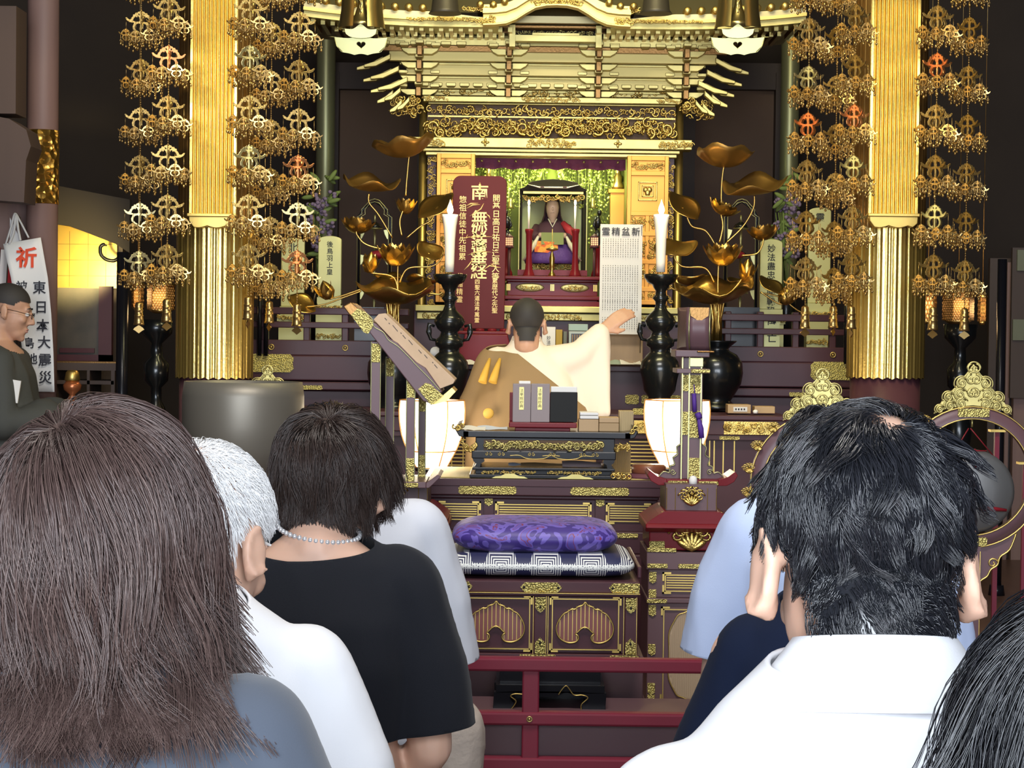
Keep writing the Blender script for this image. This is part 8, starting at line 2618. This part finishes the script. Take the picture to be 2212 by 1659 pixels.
nz = L_(1138, 745).z
arm = [L_(1190, 785, 0.0), L_(1255, 765, 0.02), L_(1300, 716, 0.05)]
arl = [L_(1075, 790, 0.0), L_(1040, 880, 0.04), L_(1085, 925, 0.14)]
body = MB(); head_shapes(body, M, 1.05)
limb(body, [M @ Vector((0, -0.022, -0.03)), M @ Vector((0, -0.03, -0.09)), Vector((0, 0, nz - 0.03))], [0.056, 0.055, 0.062])
torso_rings(body, [(0.3, 0, 0, .16, .14), (nz - 0.4, 0, 0, .15, .12), (nz - 0.12, 0, 0, .16, .11), (nz - 0.05, 0, 0, .13, .085), (nz, 0, 0, .06, .055)])
limb(body, arm, [0.052, 0.043, 0.030]); limb(body, arl, [0.052, 0.043, 0.030])
hd = (L_(1332, 690, 0.06) - arm[2]).normalized()
hand(body, arm[2], hd, Vector((-0.2, -0.9, 0.4)), 0.95, 0.45, -1)
hand(body, arl[2], (1, 0.25, 0), (0, 0, 1), 0.95, 0.5, -1)
for s in (-1, 1): limb(body, [Vector((s * 0.09, 0, 0.45)), Vector((s * 0.10, 0.02, 0.05)), Vector((s * 0.10, 0.12, 0.03))], [0.07, 0.045, 0.03])
link_mesh(vox(body, 0.006, 4), 'body', SKIN_DEEP, root)
face_parts(root, M)
sub(root, 'cropped_hair', SHAVED, lambda b: cap(b, M, 1.014, -0.080))


def robe(b, g):
    torso_rings(b, [(0.01, 0.03, 0.02, .30 + g, .24 + g), (nz - 0.36, 0.02, 0.0, .255 + g, .18 + g), (nz - 0.20, 0.005, 0, .205 + g, .15 + g), (nz - 0.09, 0, 0, .170 + g, .115 + g), (nz - 0.045, 0, 0, .135 + g, .09 + g), (nz - 0.01, 0, 0, .080 + g, .068 + g), (nz + 0.02, 0, 0, .062 + g, .060 + g), (nz + 0.045, 0, 0.005, .058 + g, .060 + g)])


cl = MB(); robe(cl, 0.0)
A2 = arm[2] - (arm[2] - arm[1]) * 0.12
limb(cl, [arm[0], arm[1], A2], [0.075, 0.06, 0.045])
# hanging sleeve
for t in range(8):
    u = t / 7
    p = arm[0] * (1 - u) + A2 * u
    if u > 0.5: p = arm[1] * (2 - 2 * u) + A2 * (2 * u - 1)
    else: p = arm[0] * (1 - 2 * u) + arm[1] * 2 * u
    bot = L_(1205 + 105 * u, 905 - 14 * u, 0.02)
    limb(cl, [p, p * 0.5 + bot * 0.5, bot], [0.045, 0.036, 0.022], 10)
limb(cl, [arl[0], arl[1], arl[1] * 0.5 + arl[2] * 0.5], [0.08, 0.085, 0.09])
cm = vox(cl, 0.009, 8); folds(cm, 0.006, 8, 3.0, 0.2)
cut(cm, [((0, 0, nz + 0.036), (0, 0.1, 1), 0.11)])
link_mesh(cm, 'cream_robe', ROBE_CREAM, root).modifiers.new('t', 'SOLIDIFY').thickness = 0.003
ks = MB(); robe(ks, 0.016); limb(ks, [arl[0], arl[1], arl[1] * 0.5 + arl[2] * 0.5], [0.095, 0.10, 0.10])
km = vox(ks, 0.010, 8); folds(km, 0.007, 7, 8.0, 0.15)
p0, p1 = L_(1104, 752), L_(1210, 836)
dv = (p1 - p0); nrm = Vector((-dv.z, 0, dv.x)).normalized()
if nrm.x < 0: nrm = -nrm
bm = bmesh.new(); bm.from_mesh(km)
bmesh.ops.bisect_plane(bm, geom=bm.verts[:] + bm.edges[:] + bm.faces[:], plane_co=p0, plane_no=nrm, clear_outer=True)
bmesh.ops.bisect_plane(bm, geom=bm.verts[:] + bm.edges[:] + bm.faces[:], plane_co=(0, 0, nz - 0.008), plane_no=(0, -0.3, 1), clear_outer=True)
bm.to_mesh(km); bm.free()
link_mesh(km, 'tan_stole', ROBE_KESA, root).modifiers.new('t', 'SOLIDIFY').thickness = 0.004
TAS = mat('tassel_yellow', (0.62, 0.36, 0.05), 0.7)
for x in (1048, 1070):
    sub(root, 'tassel', TAS, lambda b: (b.tube([L_(x + 10, 775, -0.125), L_(x + 5, 790, -0.15), L_(x - 2, 812, -0.17), L_(x - 6, 826, -0.18)], [0.006, 0.011, 0.017, 0.019], 10)))
sub(root, 'emblem', mat('emblem_gold', (0.55, 0.33, 0.06), 0.6), lambda b: b.ball(L_(1055, 893, -0.205), (0.023, 0.012, 0.023), 16, 8))
sub(root, 'collar', ROBE_CREAM, lambda b: b.tube([Vector((0.060 * math.cos(a), 0.004 + 0.060 * math.sin(a), nz + 0.026 - 0.006 * math.sin(a) * -1)) for a in [PI + 0.5 + (PI - 1.0) * i / 14 for i in range(15)]], 0.022, 8, flat=0.4))
# ================================================================== every fitting a part of its own
def split_pieces(o, name):
    me = o.data
    n = len(me.vertices)
    par = list(range(n))

    def find(i):
        while par[i] != i:
            par[i] = par[par[i]]; i = par[i]
        return i
    for e in me.edges:
        a, b = find(e.vertices[0]), find(e.vertices[1])
        if a != b: par[a] = b
    groups = {}
    for p in me.polygons: groups.setdefault(find(p.vertices[0]), []).append(p)
    if len(groups) < 2 or len(groups) > 30: return
    for ps in groups.values():
        mb = MB(); idx = {}
        for p in ps:
            q = []
            for v in p.vertices:
                if v not in idx: idx[v] = len(mb.v); mb.v.append(tuple(me.vertices[v].co))
                q.append(idx[v])
            mb.f.append(tuple(q)); mb.mi.append(0); mb.sm.append(p.use_smooth)
        c = mb.build(name, me.materials[ps[0].material_index], o.parent)
        for m in o.modifiers:
            if m.type == 'BEVEL':
                k_m = c.modifiers.new('bevel', 'BEVEL'); k_m.width = m.width; k_m.segments = m.segments; k_m.limit_method = 'ANGLE'
    bpy.data.objects.remove(o)


ONE = {'base_fitting': 'gilt_fitting', 'bottom_fittings': 'gilt_fitting', 'shoulder_fittings': 'gilt_fitting', 'gilt_band': 'gilt_fitting', 'gilt_strip': 'gilt_strip', 'gilt_edges': 'gilt_edge',
       'ring_fitting': 'gilt_fitting', 'gilt_lines': 'gilt_line', 'hanging_pendants': 'hanging_pendant', 'inner_rail': 'inner_rail', 'gilt_fitting': 'gilt_fitting'}
for o in [q for q in bpy.data.objects if q.type == 'MESH' and q.parent is not None]:
    st = o.name.split('.')[0]
    if st in ONE and len(o.data.materials) == 1: split_pieces(o, ONE[st])
